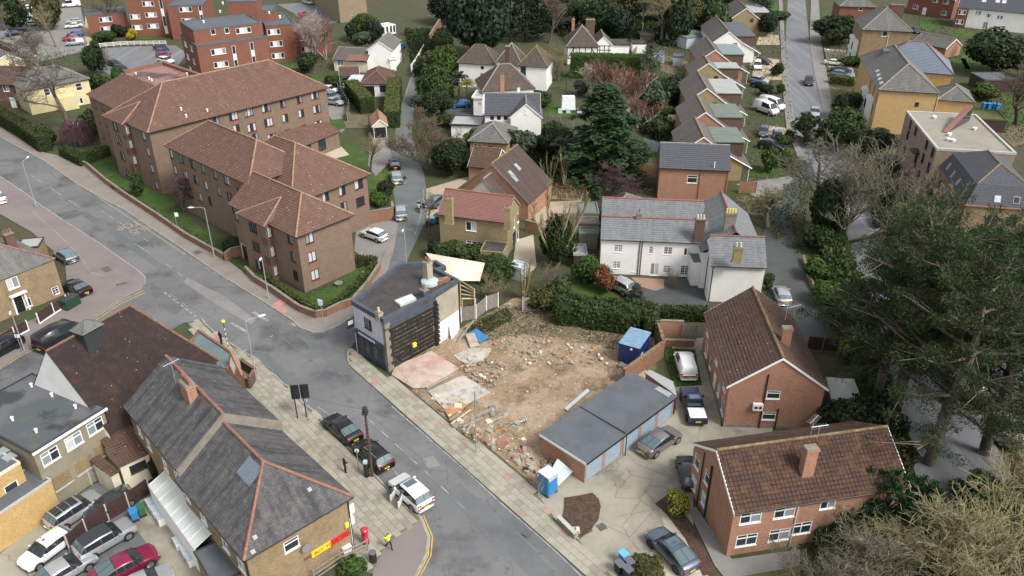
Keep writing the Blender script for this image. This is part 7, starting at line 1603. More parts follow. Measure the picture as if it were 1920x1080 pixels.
house('red brick house with grey hipped roof above the far bend',(1574,12),(1644,14),None,6.5,'red_brick','slate_old','h',.6,'ridge_grey',[('a',ZL((268,62)),1.0,.9,'w1')],W=10)
s1_=house('red and white semi with black panelled bay, top right',(1703,-10),(1792,2),None,5.2,'red_brick','tile_old','u',.7,'ridge_brown',[('a',ZL((770,65),(1030,120)),1.7,1.2,'w3'),('a',ZL((1050,15),(950,5)),1.7,1.1,'w3')],W=9,doors=[('a',ZL((852,90))[0],1.0,2.1,'white_paint')])
s2_=house('white semi detached house with dark roof, rooflights and brick end bay',(1794,14),(1950,28),None,5.2,'white','tile_slategrey','u',.7,'ridge_grey',[('a',ZL((1345,120),(1440,145),(1545,160)),1.4,1.1,'w3'),('a',ZL((1515,262)),1.8,1.1,'w3'),('a',ZL((1405,250)),1.2,2.0,'fr')],W=9,fin=False)
m=MB();m.box(.2,3.2,-.35,.31,0,5.1,0,lambda a,b,c:s2_.pt(a,b,c));m.build('brick_bay',M['red_brick'],s2_.root)
for z_ in(1.5,4.1):s2_.win('a',(1.4,z_),2.0,1.2,'w3',False,.75,None,False)
for q in ZL((1400,8),(1525,12),(1585,18)):s2_.skylight(s2_.plane1,*q,1.1,1.2,'white_roof')
s2_.finish()
house('long low garage with grey slate roof and red brick end',(1709,78),(1775,92),None,2.4,'house_brick','slate_old','u',.55,'ridge_grey',W=7,cat='garage',name='garage')
mv=Bld('flats','mauve brick flats with pale gravel flat roof and sloping pink rooflight','apartment block',(1756,280.5),(1906,289),(1711,210),9.0,oh=.05);ZM=lambda*p:Z(1640,190,4.696,p)
wins(mv,'d',ZM((460,370),(513,440),(425,500),(475,580),(388,640),(437,715),(372,220),(325,165),(293,295),(265,430)),1.15,1.5,'dk2')
mv.walls(0,9,{'a':'tan_brick','b':'tan_brick','c':'mauve_brick','d':'mauve_brick'});mv.flat('gravel_roof',.2,'concrete_post',.35)
m=MB();m.box(-.02,2.2,7.2,8.3,0,6.3,0,lambda a,b,c:mv.pt(a,b,c));m.build('stair_recess',M['dark'],mv.root);m=MB();m.box(-.9,.1,6.6,9.0,5.9,6.1,0,lambda a,b,c:mv.pt(a,b,c));m.build('canopy',M['dark_metal'],mv.root)
a_,b_,c_,d_=(P(*q,9.1)for q in ZM((590,268),(650,272),(835,170),(780,150)));up=Vector((0,0,2.2));m=MB();m.poly([a_,b_,c_+up,d_+up]);m.build('sloping_roof',M['tile_pink'],mv.root);m=MB();m.poly([b_,c_,c_+up]);m.poly([c_,d_,d_+up,c_+up]);m.poly([a_,d_,d_+up]);m.build('rooflight_side',M['glass'],mv.root)
for q in ZM((525,150),(878,250),(655,300),(648,345),(690,355)):mv.vent(P(*q,9.0),.3,.25)
mv.finish()
m2=Bld('flats','yellow brick flats with dark mansard roof, red gutter and small rooflights','apartment block',(1809,385),(1945,395),(1761,314),6.6,oh=.15)
wins(m2,'a',ZM((1035,1040),(1205,1055)),1.3,1.1,'dk1');wins(m2,'d',ZM((570,740),(525,880),(712,930)),.8,1.9,'dkst');wins(m2,'d',ZM((712,935)),.8,1.6,'dkst');m2.walls(0,6.6,'stock_brick');f=m2.pt;L_,W_=m2.L,m2.W;i1=1.1;r=MB()
bq=[(0,0),(L_,0),(L_,W_),(0,W_)];tq=[(i1,i1),(L_-i1,i1),(L_-i1,W_-i1),(i1,W_-i1)]
for k in range(4):tile_face(r,[f(*bq[k],6.6),f(*bq[(k+1)%4],6.6),f(*tq[(k+1)%4],9.2),f(*tq[k],9.2)],.25,.03)
ap0,ap1=f(L_/2,L_/2,11.0),f(L_/2,W_-L_/2,11.0);t_=[f(*q,9.2)for q in tq]
tile_face(r,[t_[0],t_[1],ap0],.25,.03);tile_face(r,[t_[1],t_[2],ap1,ap0],.25,.03);tile_face(r,[t_[2],t_[3],ap1],.25,.03);tile_face(r,[t_[3],t_[0],ap0,ap1],.25,.03);r.build('roof',M['tile_slategrey'],m2.root)
rd=MB();ridge_line(rd,t_[0],ap0);ridge_line(rd,t_[1],ap0);ridge_line(rd,ap0,ap1);rd.build('ridge',M['ridge_moss'],m2.root)
g=MB()
for k in range(4):g.tube([f(*bq[k],6.6),f(*bq[(k+1)%4],6.6)],.11,6)
g.build('gutter',M['ridge_red'],m2.root);pl=(f(0,0,6.6),f(1,0,6.6),f(i1,i1,9.2));pl2=(f(0,0,6.6),f(0,1,6.6),f(i1,i1,9.2))
for q in ZM((1080,860),(1248,870)):m2.skylight(pl,*q,.8,.9,'white_roof' if q[0]<1880 else 'dark')
for q in ZM((655,575),(692,645),(740,710),(797,795)):m2.skylight(pl2,*q,.7,1.0)
m2.finish()
m3=house('dark slate roofed house with pale dormers at the right edge',(1880,560),(1990,545),(1830,450),3.6,'stone','tile_slategrey','v',.6,'ridge_grey',fin=False,fascia=None)
for q in((1862,455),(1893,485)):
 p,_=m3.on_plane(m3.plane1,*q);m=MB();ff=lambda a,b,c:p+m3.ux*a+m3.vx*b+Vector((0,0,c));m.box(-.8,1.6,-1.0,1.0,-.3,1.2,0,ff);m.build('dormer',M['dark'],m3.root);m=MB();m.box(-1.0,1.8,-1.25,1.25,1.2,1.35,0,ff);m.build('dormer_roof',M['slate_old'],m3.root);m=MB();m.box(-.9,-.75,-1.15,-.95,-.4,1.2,0,ff);m.box(-.9,-.75,.95,1.15,-.4,1.2,0,ff);m.build('dormer_cheek',M['white_paint'],m3.root)
m3.finish()
# WALLS AND FENCES
garden_wall('low brick wall round the lawns of the brown flats',[(120,294),(165,315),(200,345),(233,369),(300,413),(350,448),(420,487)],.9)
garden_wall('brick wall curving round the corner lawn of the brown flats',[(462,512),(480,531),(513,551),(563,586),(592,597),(612,594),(640,580),(662,573),(690,540),(713,505)],.95)
garden_wall('short taller brick wall by the flats entrance door',[(424,492),(436,482),(456,478)],1.3)
garden_wall('brick bin store wall beside the white hatchback',[(692,420),(738,412),(737,400)],1.9)
garden_wall('mossy brick wall between the plot and the white van',[(1168,722),(1242,668),(1226,612)],1.9,'wall_brick',.25,'ridge_moss')
garden_wall('brick wall behind the white van by the hedge',[(1226,632),(1278,634)],2.2,'orange_brick')
garden_wall('low brick retaining wall in front of the white van lawn',[(1236,648),(1300,650)],.8)
garden_wall('low pale wall along the mulch bed by the pavement',[(1046,980),(1078,1012)],.7,'stone',.25,'concrete_post')
garden_wall('low mossy wall along the curve of the tarmac drive',[(1505,487),(1520,533),(1545,580),(1568,612)],.6,'stone',.25,'ridge_moss')
garden_wall('brick wall behind the orange house and slate outhouse',[(1215,402),(1300,404)],1.8)
garden_wall('reddish wall along the top of the lane',[(806,82),(815,66),(822,55),(830,45)],2.2,'wall_brick',.3)
garden_wall('orange brick patio wall beside the dry garden',[(985,432),(1012,440)],1.6,'orange_brick')
fence('white board fence at the top of the lane',[(771,135),(781,120),(795,95)],1.7,'white_paint','white_paint')
fence('dark board fence round the flats car park',[(632,170),(655,205),(652,228)],1.9,'fence_dark','concrete_post')
fence('dark brown panels on white gravel boards by the cottage steps',[(75,609),(103,590),(128,574)],1.5,'fence_dark','white_paint',base='white_paint')
fence('dark brown and grey panels on white boards, lower cottage garden',[(-20,655),(5,648),(55,621)],1.4,'fence_dark','white_paint',base='white_paint')
fence('long dark brown fence between the parked cars',[(132,1035),(165,1003),(205,976),(243,953),(282,925)],1.7,'fence_dark','concrete_post',base='fence_dark')
fence('grey weathered fence behind the silver car',[(110,945),(135,928),(172,908),(195,895)],1.7,'wood','concrete_post')
fence('grey fence with white posts at the plot corner by the bins',[(865,603),(893,598),(912,582),(934,575)],1.9,'wood','white_paint')
fence('pair of pale grey panels at the back of the plot',[(980,584),(1001,583),(1018,582)],1.9,'wood','concrete_post')
fence('grey gate panel in the brick wall by the hedge',[(1278,636),(1304,638)],2.0,'wood','wood')
fence('weathered rail fence beside the red pillar box',[(590,1092),(640,1058),(690,1034)],1.3,'wood','wood',rails=True)
fence('brown fence behind the terrace end porch',[(1385,362),(1416,362)],1.9,'wood_brown','wood_brown')
fence('orange brown fence in the back garden behind the tall conifer',[(1180,325),(1228,330)],1.8,'wood_brown','wood_brown')
fence('pale grey fence panels behind the nearest link house',[(1208,278),(1240,288),(1285,292)],1.8,'sheet','sheet')
fence('wooden fence panels by the dark holly bush',[(1252,232),(1290,232)],1.8,'wood','wood')
fence('long garden fence running up past the half timbered house',[(1180,120),(1200,90),(1205,55)],1.8,'wood_brown','concrete_post')
fence('white post and rail fence beside the link road railings',[(165,92),(200,88),(240,85),(312,84)],1.1,'white_paint','white_paint',1.6,rails=True)
fence('green grey fence behind the top left car park',[(-20,58),(20,47),(60,36),(85,30)],2.0,'ev_post' if 'ev_post' in M else 'sheet','concrete_post',2.4)
fence('dark fence across the gap by the yellow green bush',[(1512,655),(1570,660)],1.7,'fence_dark','wood')
fence('low garden fence along the lawn by the white house cover',[(1022,226),(1050,232),(1075,240)],1.3,'wood','wood',rails=True)
# STREET FURNITURE AND SITE THINGS
def T_(name,label,cat,p,rot=0,group=None):return thing(name,label,cat,(p.x,p.y,p.z),rot,group)
O0=(0,0,0)
def part(o,name,mat,fn,smooth=False):b=MB();fn(b);return b.build(name,M[mat],o,smooth,off=O0)if b.f else None
def lamp(label,base,head,h=7.0,arm=1.4,mat='lamp_grey',name='street_lamp'):
 p=P(*base,.1);q=P(*head,h);d=(q-p);d.z=0;d=d.normalized()if d.length>.05 else Vector((1,0,0));o=T_(name,label,'street lamp',p)
 part(o,'column',mat,lambda b:(b.tube([(0,0,0),(0,0,1.3),(0,0,1.31),(0,0,h)],[.09,.09,.06,.05],8),b.tube([(0,0,h-.02),d*.5+Vector((0,0,h+.12)),d*arm+Vector((0,0,h+.15))],.035,6)))
 part(o,'lantern','white_paint',lambda b:b.tube([d*(arm-.1)+Vector((0,0,h+.16)),d*(arm+.35)+Vector((0,0,h+.17)),d*(arm+.6)+Vector((0,0,h+.16))],[.07,.12,.05],8));return o
lamp('street lamp on the brown apron, far left','' and 0 or(68,388),(62,292));lamp('tall street lamp beside the flats lawn, by the bus stop',(402,482),(352,393));lamp('pale street lamp beside the walled yard of the hall',(481,712),(488,597))
lamp('small lamp at the mouth of the lane behind the pub',(762,493),(748,460),5.0,.9);lamp('slim lamp post on the right hand pavement far up the road',(1546,148),(1535,103),6.5,.8);lamp('lamp by the cottage fence with double lantern',(46,657),(20,612),5.0,.6)
lamp('lamp column with white banded base on the flats pavement',(504,560),(488,492),5.5,.4);lamp('slim lamp beside the bungalow car park',(640,178),(628,150),6,.8)
def post(label,base,h,name='sign_post',cat='sign',fn=None,mat='grey_metal',r=.04):
 p=P(*base,.1);o=T_(name,label,cat,p);part(o,'post',mat,lambda b:b.tube([(0,0,0),(0,0,h)],r,8))
 if fn:fn(o)
 return o
post('bare grey steel post on the plot side pavement',(893,848),6.8,'steel_post','post',None,'grey_metal',.06)
post('bus stop flag post on the flats pavement',(334,433),2.8,'bus_stop','bus stop',lambda o:part(o,'flag','white_paint',lambda b:b.box(-.04,.5,-.02,.02,2.2,2.8)))
post('striped zebra crossing beacon with yellow globe',(428,650),3.0,'crossing_beacon','beacon',lambda o:(part(o,'globe','zebra_yellow',lambda b:b.tube([(0,0,3.0),(0,0,3.08),(0,0,3.22),(0,0,3.36),(0,0,3.42)],[.05,.17,.22,.17,.05],12),True),[part(o,'band','white_paint',lambda b:b.tube([(0,0,.3+.6*k),(0,0,.6+.6*k)],.048,8))for k in range(4)]),'trim')
post('signal pole with white camera head at the lane corner',(607,606),3.0,'signal_pole','signal',lambda o:part(o,'signal_head','sheet',lambda b:(b.box(-.3,.15,-.15,.15,2.4,3.0),b.box(-.35,-.15,-.1,.1,2.9,3.15))))
post('round topped sign on a thin post by the black cars',(673,881),2.3,'parking_sign','sign',lambda o:part(o,'plate','white_paint',lambda b:b.tube([(0,.03,2.15),(0,.06,2.15)],.2,12)))
post('thin sign post beside the black billboard',(579,789),2.5,'parking_sign','sign',lambda o:part(o,'plate','sheet',lambda b:b.box(-.15,.15,.03,.05,2.2,2.5)))
post('white sign post leaning by the lower cottage fence',(42,660),2.2,'parking_sign','sign',lambda o:part(o,'plate','white_paint',lambda b:b.box(-.25,.25,.03,.06,1.8,2.2)))
tp=P(698,893,.1);o=T_('telegraph_pole','dark telegraph pole with junction cluster beside the black cars','telegraph pole',tp);part(o,'pole','telegraph',lambda b:b.tube([(0,0,0),(0,0,7.6)],[.14,.1],8));part(o,'junction_box','dark_metal',lambda b:(b.tube([(0,0,7.1),(0,0,7.45)],.22,10),b.box(-.25,.25,-.3,.3,6.9,7.05)))
part(o,'climbing_step','grey_metal',lambda b:[b.box(-.22,.22,-.015,.015,2.6+.4*k,2.63+.4*k)for k in range(10)])
def wire(dst):b=MB();a=tp+Vector((0,0,7.3));q=P(*dst[:2],dst[2]);b.tube([a.lerp(q,t)-Vector((0,0,4*t*(1-t)*.7))for t in np.linspace(0,1,13)],.009,4);w=b.build('wire',M['trim'],o)
for d in((714,600,6.4),(600,795,5.6),(420,684,6.3),(1097,868,2.4)):wire(d)
p=P(688,893,.1);o=T_('parking_meter','black parking ticket machine beside the telegraph pole','parking meter',p);part(o,'case','trim',lambda b:b.tube([(0,0,0),(0,0,.1),(0,0,1.35),(0,0,1.5)],[.26,.22,.22,.18],12));part(o,'head','sheet',lambda b:b.box(-.17,.17,-.17,.17,1.5,1.75))
p=P(686,1018,.1);o=T_('pillar_box','red pillar box at the end of the slab pavement','post box',p)
part(o,'body','red_post',lambda b:b.tube([(0,0,.2),(0,0,1.35),(0,0,1.36),(0,0,1.48),(0,0,1.56),(0,0,1.6)],[.27,.27,.31,.31,.22,.05],20));part(o,'base','bin_black',lambda b:b.tube([(0,0,0),(0,0,.2)],.28,20));part(o,'slot','trim',lambda b:b.box(-.12,.12,-.3,-.26,1.15,1.2))
p=P(700,1052,.1);o=T_('litter_bin','black round litter bin below the red pillar box','bin',p);part(o,'body','bin_black',lambda b:b.tube([(0,0,0),(0,0,.95)],.29,16));part(o,'rim','bin_lid',lambda b:b.tube([(0,0,.95),(0,0,1.0)],[.3,.27],16))
a=P(558,784,.1);q=P(567,780,.1);d=(q-a).normalized();o=T_('billboard','black backed billboard on two legs at the pavement edge','billboard',a,math.atan2(d.y,d.x)-.55)
for x in(0,.85):part(o,'leg','trim',lambda b:b.tube([(x,0,0),(x,0,3.7)],.06,6))
for x in(-.25,.62):part(o,'board','bin_black',lambda b:(b.box(x,x+.78,.06,.12,2.2,3.8),b.box(x,x+.78,.0,.06,2.25,2.35),b.box(x,x+.78,.0,.06,3.6,3.7)))
def bin_(label,px,py,body,lid,rot,sc=1.0,name='wheelie_bin',group=None):
 p=P(px,py,0);o=T_(name,label,'bin',p,rot,group);part(o,'body',body,lambda b:b.box(-.27,.27,-.32,.32,.08,.98,0,lambda x,y,z:(x*(.8+.2*z),y*(.8+.2*z),z)));part(o,'lid',lid,lambda b:(b.box(-.31,.31,-.36,.36,.98,1.06),b.box(-.28,.28,-.42,-.36,.98,1.03)));part(o,'wheel','tyre',lambda b:b.tube([(-.28,-.3,.1),(.28,-.3,.1)],.1,8));o.scale=(sc,)*3;return o
for lb,x,y,bd,ld in(('black wheelie bin with grey lid nearest the pavement',1160,1073,'bin_black','bin_lid'),('black wheelie bin touching the red rubbish sacks',1178,1068,'bin_black','bin_lid'),('black wheelie bin cut by the bottom edge',1175,1083,'bin_black','bin_lid'),('light blue lidded box bin behind the black bins',1168,1055,'blue_plastic','blue_light'),('blue wheelie bin beside the white lean-to',254,974,'blue_plastic','blue_plastic'),('green wheelie bin beside the blue one',268,965,'bin_green','bin_green'),('green bin behind the grey fence by the plot',928,570,'bin_dkgreen','bin_dkgreen'),('blue bin behind the grey fence by the plot',893,578,'navy','navy')):bin_(lb,x,y,bd,ld,.6)
for k,(x,y)in enumerate(((811,420),(803,424),(820,418))):bin_(('blue bin','black bin','small dark bin')[k]+' by the corner of the pink tiled house',x,y,('blue_plastic','bin_black','bin_dkgreen')[k],('blue_light','bin_lid','bin_dkgreen')[k],.1)
for k,(x,y)in enumerate(((1843,205),(1852,206),(1862,206),(1868,207))):bin_('blue bin in the row behind the yellow brick villa',x,y,'blue_plastic','blue_plastic',.1,1.3,group='bins behind the yellow villa')
p=P(1193,1060,0);o=T_('rubbish_sacks','red and pink rubbish sacks heaped beside the bins','rubbish',p)
for k in range(7):part(o,'sack',('lamp_red','tile_pink','sign_red','orange_slab')[k%4],lambda b:(lambda x,y,s:b.tube([(x,y,0),(x,y,.15*s),(x+.05,y,.4*s),(x,y,.55*s)],[.2*s,.32*s,.25*s,.05],8))(R(-.7,.7),R(-.3,.3),R(.7,1.1)),True)
a=P(128,585,0);q=P(148,573,0);d=(q-a);o=T_('metal_chest','dark green steel chest at the end of the cottage fence','chest',a,math.atan2(d.y,d.x));part(o,'body','bin_dkgreen',lambda b:b.box(0,2.0,0,1.0,0,1.25));part(o,'lid','dark_metal',lambda b:b.box(-.04,2.04,-.04,1.04,1.25,1.32))
for k,(x,y)in enumerate(((285,952),(294,965),(304,980),(337,1025),(350,1040),(360,1056))):
 p=P(x,y,0);o=T_('storage_box',('white box at the top of the row by the lean-to','second white box down the lean-to wall','third white box down the lean-to wall','white box below the gap by the lean-to','white box next to the lowest one','lowest white box by the felt lean-to')[k],'box',p,-.9,'white boxes along the lean-to');part(o,'body','white_paint',lambda b:b.box(-.4,.4,-.3,.3,0,.75));part(o,'lid','sheet',lambda b:b.box(-.43,.43,-.33,.33,.75,.82))
 # building plot
c_=[P(*q,2.5)for q in Z(1150,600,10.8,[(115,460),(530,575),(715,240),(330,135)])];o=T_('site_container','dark blue steel site container with ribbed pale roof','container',Vector((c_[0].x,c_[0].y,0)));f=c_[0];u=(c_[1]-c_[0]);L=u.length;u.normalize();v=Vector((-u.y,u.x,0));Wc=(c_[3]-c_[0]).dot(v);fn=lambda x,y,z:u*x+v*y+Vector((0,0,z))
part(o,'body','container',lambda b:(b.box(0,L,0,Wc,.25,2.45,0,fn),[b.box(.12+k*.22,.22+k*.22,-.03,0,.35,2.35,0,fn)for k in range(int(L/.22)-1)],[b.box(L,L+.03,.12+k*.25,.24+k*.25,.35,2.35,0,fn)for k in range(int(Wc/.25)-1)]))
part(o,'roof','container_roof',lambda b:(b.box(-.04,L+.04,-.04,Wc+.04,2.45,2.5,0,fn),[b.box(0,L,.1+k*.28,.2+k*.28,2.5,2.54,0,fn)for k in range(int(Wc/.28))]));part(o,'skid','stone',lambda b:(b.box(.3,.6,-.1,Wc,0,.25,0,fn),b.box(L-.6,L-.3,-.1,Wc,0,.25,0,fn),b.box(.4,L-.4,-.9,-.2,0,.3,0,fn)));part(o,'floodlight','white_paint',lambda b:b.tube([fn(L*.62,-.04,2.15),fn(L*.62,-.1,2.15)],.13,10));part(o,'notice','white_paint',lambda b:b.box(L+.03,L+.05,.3,1.2,.7,1.4,0,fn))
p=P(1027,921,.1);o=T_('portable_toilet','blue portable toilet cabin with white roof','portable toilet',p,.75);part(o,'cabin','loo_blue',lambda b:(b.box(-.55,.55,-.55,.55,.1,2.1),[b.box(-.45+k*.3,-.25+k*.3,-.57,-.55,.2,1.5)for k in range(3)],[b.box(.55,.57,-.45+k*.3,-.25+k*.3,.2,1.5)for k in range(3)]));part(o,'roof','loo_white',lambda b:(b.box(-.6,.6,-.6,.6,2.1,2.2),b.box(-.5,.5,-.5,.5,2.2,2.32,taper=.12)));part(o,'vent_panel','sheet',lambda b:(b.box(-.5,.5,-.58,-.56,1.65,2.0),b.box(.56,.58,-.5,.5,1.65,2.0)));part(o,'door','blue_plastic',lambda b:b.box(-.38,.38,-.585,-.57,.15,1.6));part(o,'skid','bin_black',lambda b:(b.box(-.6,-.4,-.6,.6,0,.1),b.box(.4,.6,-.6,.6,0,.1)))
def sheet_(label,name,cat,pix,mat,t=.04,group=None):
 q=[P(*a[:2],a[2])for a in pix];o=T_(name,label,cat,Vector((q[0].x,q[0].y,0)));m=MB();n=(q[1]-q[0]).cross(q[2]-q[0]).normalized()*t;w=[a-Vector((q[0].x,q[0].y,0))for a in q];m.poly(w);m.poly([a-n for a in w][::-1])
 for i in range(len(w)):m.poly([w[i],w[(i+1)%len(w)],w[(i+1)%len(w)]-n,w[i]-n])
 m.build('sheet',M[mat],o,off=O0);return o
sheet_('pale grey sheet leaning behind the blue toilet','leaning_sheet','sheet',((1036,875,1.6),(1045,860,1.7),(1074,884,.5),(1046,912,.3)),'sheet')
sheet_('blue sheet lying at the back edge of the plot','blue_sheet','sheet',Z(820,460,5.4,[])or((872,628,.4),(893,616,.6),(917,633,.3),(900,643,.3)),'blue_board')
sheet_('brownish board propped on the blue sheet','plywood_board','board',((873,627,.55),(889,624,.6),(900,649,.2),(882,652,.15)),'ply')
sheet_('white door panel leaning on the white pub wall','old_door','door panel',((842,611,1.6),(857,607,1.6),(858,625,.1),(846,636,.1)),'white_paint')
sheet_('long white plank lying behind the garages','white_plank','plank',((1058,766,.15),(1101,729,.15),(1106,733,.15),(1063,770,.15)),'sheet')
sheet_('rusty brown sheet among the rubble','rusty_sheet','sheet',((928,828,.3),(942,818,.4),(955,832,.3),(940,846,.2)),'rust')
sheet_('small grey slab lying on the pale broken floor','grey_slab','slab',((876,671,.25),(884,668,.25),(888,673,.25),(879,677,.25)),'concrete_post')
def heras(label,a,b,tilt=0.0,h=2.0,flat_=None):
 p=P(*a,.05);q=P(*b,.05);d=q-p;L=d.length;o=T_('site_fence_panel',label,'mesh fence',p,math.atan2(d.y,d.x),'wire mesh site fence panels')
 T=(lambda x,y,z:(x,y+z*math.sin(tilt),z*math.cos(tilt)+.05))
 part(o,'frame','grey_metal',lambda b:(b.tube([T(0,0,0),T(0,0,h),T(L,0,h),T(L,0,0),T(0,0,0)],.022,5),b.tube([T(0,0,h*.5),T(L,0,h*.5)],.018,4)))
 part(o,'mesh_wire','grey_metal',lambda b:([b.tube([T(L*k/14,0,.02),T(L*k/14,0,h)],.004,3)for k in range(1,14)],[b.tube([T(0,0,h*k/6),T(L,0,h*k/6)],.004,3)for k in range(1,6)]));return o
heras('mesh panel lying flat on the earth beside the garage wall',(1000,865),(1029,889),1.45,2.2);heras('mesh panel standing along the plot edge by the pub pier',(722,690),(762,722),.1);heras('mesh panel sagging along the plot edge by the pink floor',(762,722),(800,754),.35);heras('mesh panel standing in front of the blue toilet',(1009,945),(1026,918),0);heras('mesh panel lying over the pale rubble',(925,812),(953,798),1.4,2.4)
o=T_('steel_prop','pale blue steel prop lying on a pile of blocks','pipe',P(965,795,.3));d=P(985,787,.4)-P(965,795,.3);part(o,'tube','sheet',lambda b:b.tube([(0,0,0),d],.09,8));part(o,'end_plate','sheet',lambda b:(b.tube([d,d*1.04],.28,8),b.tube([d*.8,d*.83],.2,8)))
for k,(x,y)in enumerate(((968,808),(972,805),(966,803),(975,810),(970,801))):p=P(x,y,.0);o=T_('concrete_block','pale concrete block in the little stack by the steel prop','block',p,R(0,1),'concrete blocks by the steel prop');part(o,'block','slab',lambda b:b.box(-.3,.3,-.2,.2,.22*(k//2),.22*(k//2)+.2))
def rubble(n,polys,smin,smax,mats,name,hts=.1):
 b=MB()
 for pix in polys:
  q=[P(x,y)for x,y in pix];lo=[min(a[i]for a in q)for i in(0,1)];hi=[max(a[i]for a in q)for i in(0,1)];k=0
  while k<n//len(polys):
   p=Vector((R(lo[0],hi[0]),R(lo[1],hi[1]),0))
   if not inside(p,q):continue
   k+=1;s=smin+(smax-smin)*random.random()**3;an=R(0,6.28);c,s2=math.cos(an),math.sin(an);e=R(.5,1);z=R(0,hts);tl=R(-.5,.5)
   b.box(-s,s,-s*e,s*e,-s*.3,s*R(.3,.8),random.randrange(len(mats)),lambda x,y,w:(p.x+x*c-y*s2,p.y+x*s2+y*c,z+w+x*tl*.4),taper=s*.15)
 return tag(link(name,b.mesh(name,[M[m]for m in mats])),kind='stuff')
rubble(3400,[SITE],.015,.085,('slab','cream','cream','dirt','ply','orange_slab'),'rubble',.03)
rubble(900,[[(835,785),(880,762),(945,775),(985,815),(1000,880),(960,860),(900,826),(850,800)],[(900,640),(990,630),(1060,645),(1150,650),(1140,690),(1000,690)],[(860,690),(925,668),(950,690),(930,735),(890,715)]],.03,.2,('slab','slab_b','cream','stone','orange_slab','dirt','ply'),'rubble_heap',.3)
rubble(150,[[(800,735),(835,765),(850,800),(900,835),(960,850),(1000,885),(985,830),(955,790),(925,765),(880,775)]],.12,.42,('slab','slab_b','cream','stone','orange_slab','ply'),'broken_concrete',.25)
rubble(260,[[(1002,885),(1030,850),(1040,880),(1020,915)],[(950,848),(985,840),(1005,880),(990,890)]],.05,.3,('slab','wall_brick','tarp','ply'),'rubble_heap',.25)
TB=('long splintered timber lying on the rubble','timber crossing the orange slab','pale timber near the pavement edge','dark timber among the bricks','short timber under the steel post','timber on the earth step by the pale floor','long board along the pink floor edge','leaning beam by the white pub wall')
for lb,(x,y,x2,y2)in zip(TB,((845,795,882,768),(850,800,876,780),(868,800,905,783),(842,788,860,775),(872,812,884,795),(882,786,925,764),(800,728,850,702),(858,640,888,600))):
 a=P(x,y,.35);q=P(x2,y2,.45 if y2>610 else 1.2);o=T_('timber',lb,'timber',a);part(o,'beam','wood_new' if y%2 else 'wood',lambda b:b.tube([(0,0,0),q-a],.11,4))
 # marquee, gazebo, sheds, decks
o=T_('canvas_sail','cream stretched canvas awning behind the pub','awning',P(862,500,0));g=MB();NX,NY=10,6;cn=[P(*q,z)-P(862,500,0)for q,z in(((798,474),3.8),((836,526),3.2),((900,527),2.5),((909,493),2.9))]
mid=lambda s,t:(cn[0]*(1-s)+cn[3]*s)*(1-t)+(cn[1]*(1-s)+cn[2]*s)*t+Vector((0,0,.9*math.sin(math.pi*min(1,s*1.25))*math.sin(math.pi*t)**.7*(1-s*.4)))
for i in range(NX):
 for k in range(NY):g.poly([mid(i/NX,k/NY),mid((i+1)/NX,k/NY),mid((i+1)/NX,(k+1)/NY),mid(i/NX,(k+1)/NY)])
g.build('canvas',M['sail'],o,off=O0,smooth=True);part(o,'pole','trim',lambda b:[b.tube([(q.x,q.y,0),q],.05,6)for q in cn]);part(o,'shadow_bar','fence_dark',lambda b:b.box(-.1,.1,-.1,.1,0,.1))  # poles at the corners; a small dark brown block on the ground
o=T_('gazebo','grey white gazebo canopy beside the gabled brick house','gazebo',P(1588,775,0));cn=[P(*q,2.3)-P(1588,775,0)for q in((1549,707),(1601,710),(1621,762),(1562,760))];ap=sum(cn,Vector())/4+Vector((0,0,.75))
part(o,'canopy','gazebo',lambda b:[(b.poly([cn[i],cn[(i+1)%4],ap]),b.poly([cn[i],cn[(i+1)%4],cn[(i+1)%4]-Vector((0,0,.22)),cn[i]-Vector((0,0,.22))]))for i in range(4)])
for q in cn:part(o,'leg','white_paint',lambda b:b.tube([(q.x,q.y,0),q],.04,6))
def shed(label,A,B,W,z,wall='wood',roof='felt_green',cat='shed'):return house(label,A,B,None,z,wall,roof,'f',W=W,cat=cat,name='shed',ridge=roof,oh=.08)
for s in(('green felted garden shed by the dry garden, upper one',(1086,401),(1124,401),4,2.3),('grey green garden shed in the middle of the shed row',(1086,421),(1124,421),2.4,2.2,'wood','stone'),('lower green felted shed beside the white house',(1086,439),(1122,440),2.2,2.2),('low grey flat shed behind the bright round bush',(1075,478),(1102,478),3.0,2.0,'fence_dark','felt_grey'),('white topped shed beside the sandy brick house patio',(953,498),(978,505),1.6,1.8,'sheet','white_roof'),('blue grey garden shed behind the link houses',(1226,102),(1247,102),4,2.2,'sheet','slate_blue'),('second blue grey shed behind the link houses',(1262,106),(1281,107),3.5,2.2,'sheet','felt'),('pale green flat roofed garden room behind the link houses',(1288,72),(1335,66),9,2.8,'sheet','felt_green'),('black roofed garden shed by the tall bare tree',(1200,66),(1228,66),4,2.2,'fence_dark','felt_dark'),('dark shed with mossy roof at the right edge',(1846,150),(1905,150),6,2.6,'fence_dark','felt'),('green roofed car port behind the mauve flats',(1822,222),(1890,226),6,2.4,'fence_dark','lawn_dry'),('black pergola beside the half timbered house',(1186,82),(1213,82),4,2.4,'white','felt_dark')):shed(*s)
o=T_('deck_frame','fresh timber stair deck behind the pub','deck',P(873,580,0));a,b_,c=P(862,525,4.0),P(889,542,4.0),P(866,560,2.6)
for k in range(5):t=k/4;part(o,'rail','wood_new',lambda b:b.tube([a.lerp(c,t)-P(873,580,0),b_.lerp(P(891,560,2.6),t)-P(873,580,0)],.09,4))
for q in(a,b_,c,P(891,560,2.6)):part(o,'post','wood_new',lambda b:b.tube([Vector((q.x,q.y,0))-P(873,580,0),q-P(873,580,0)],.08,4))
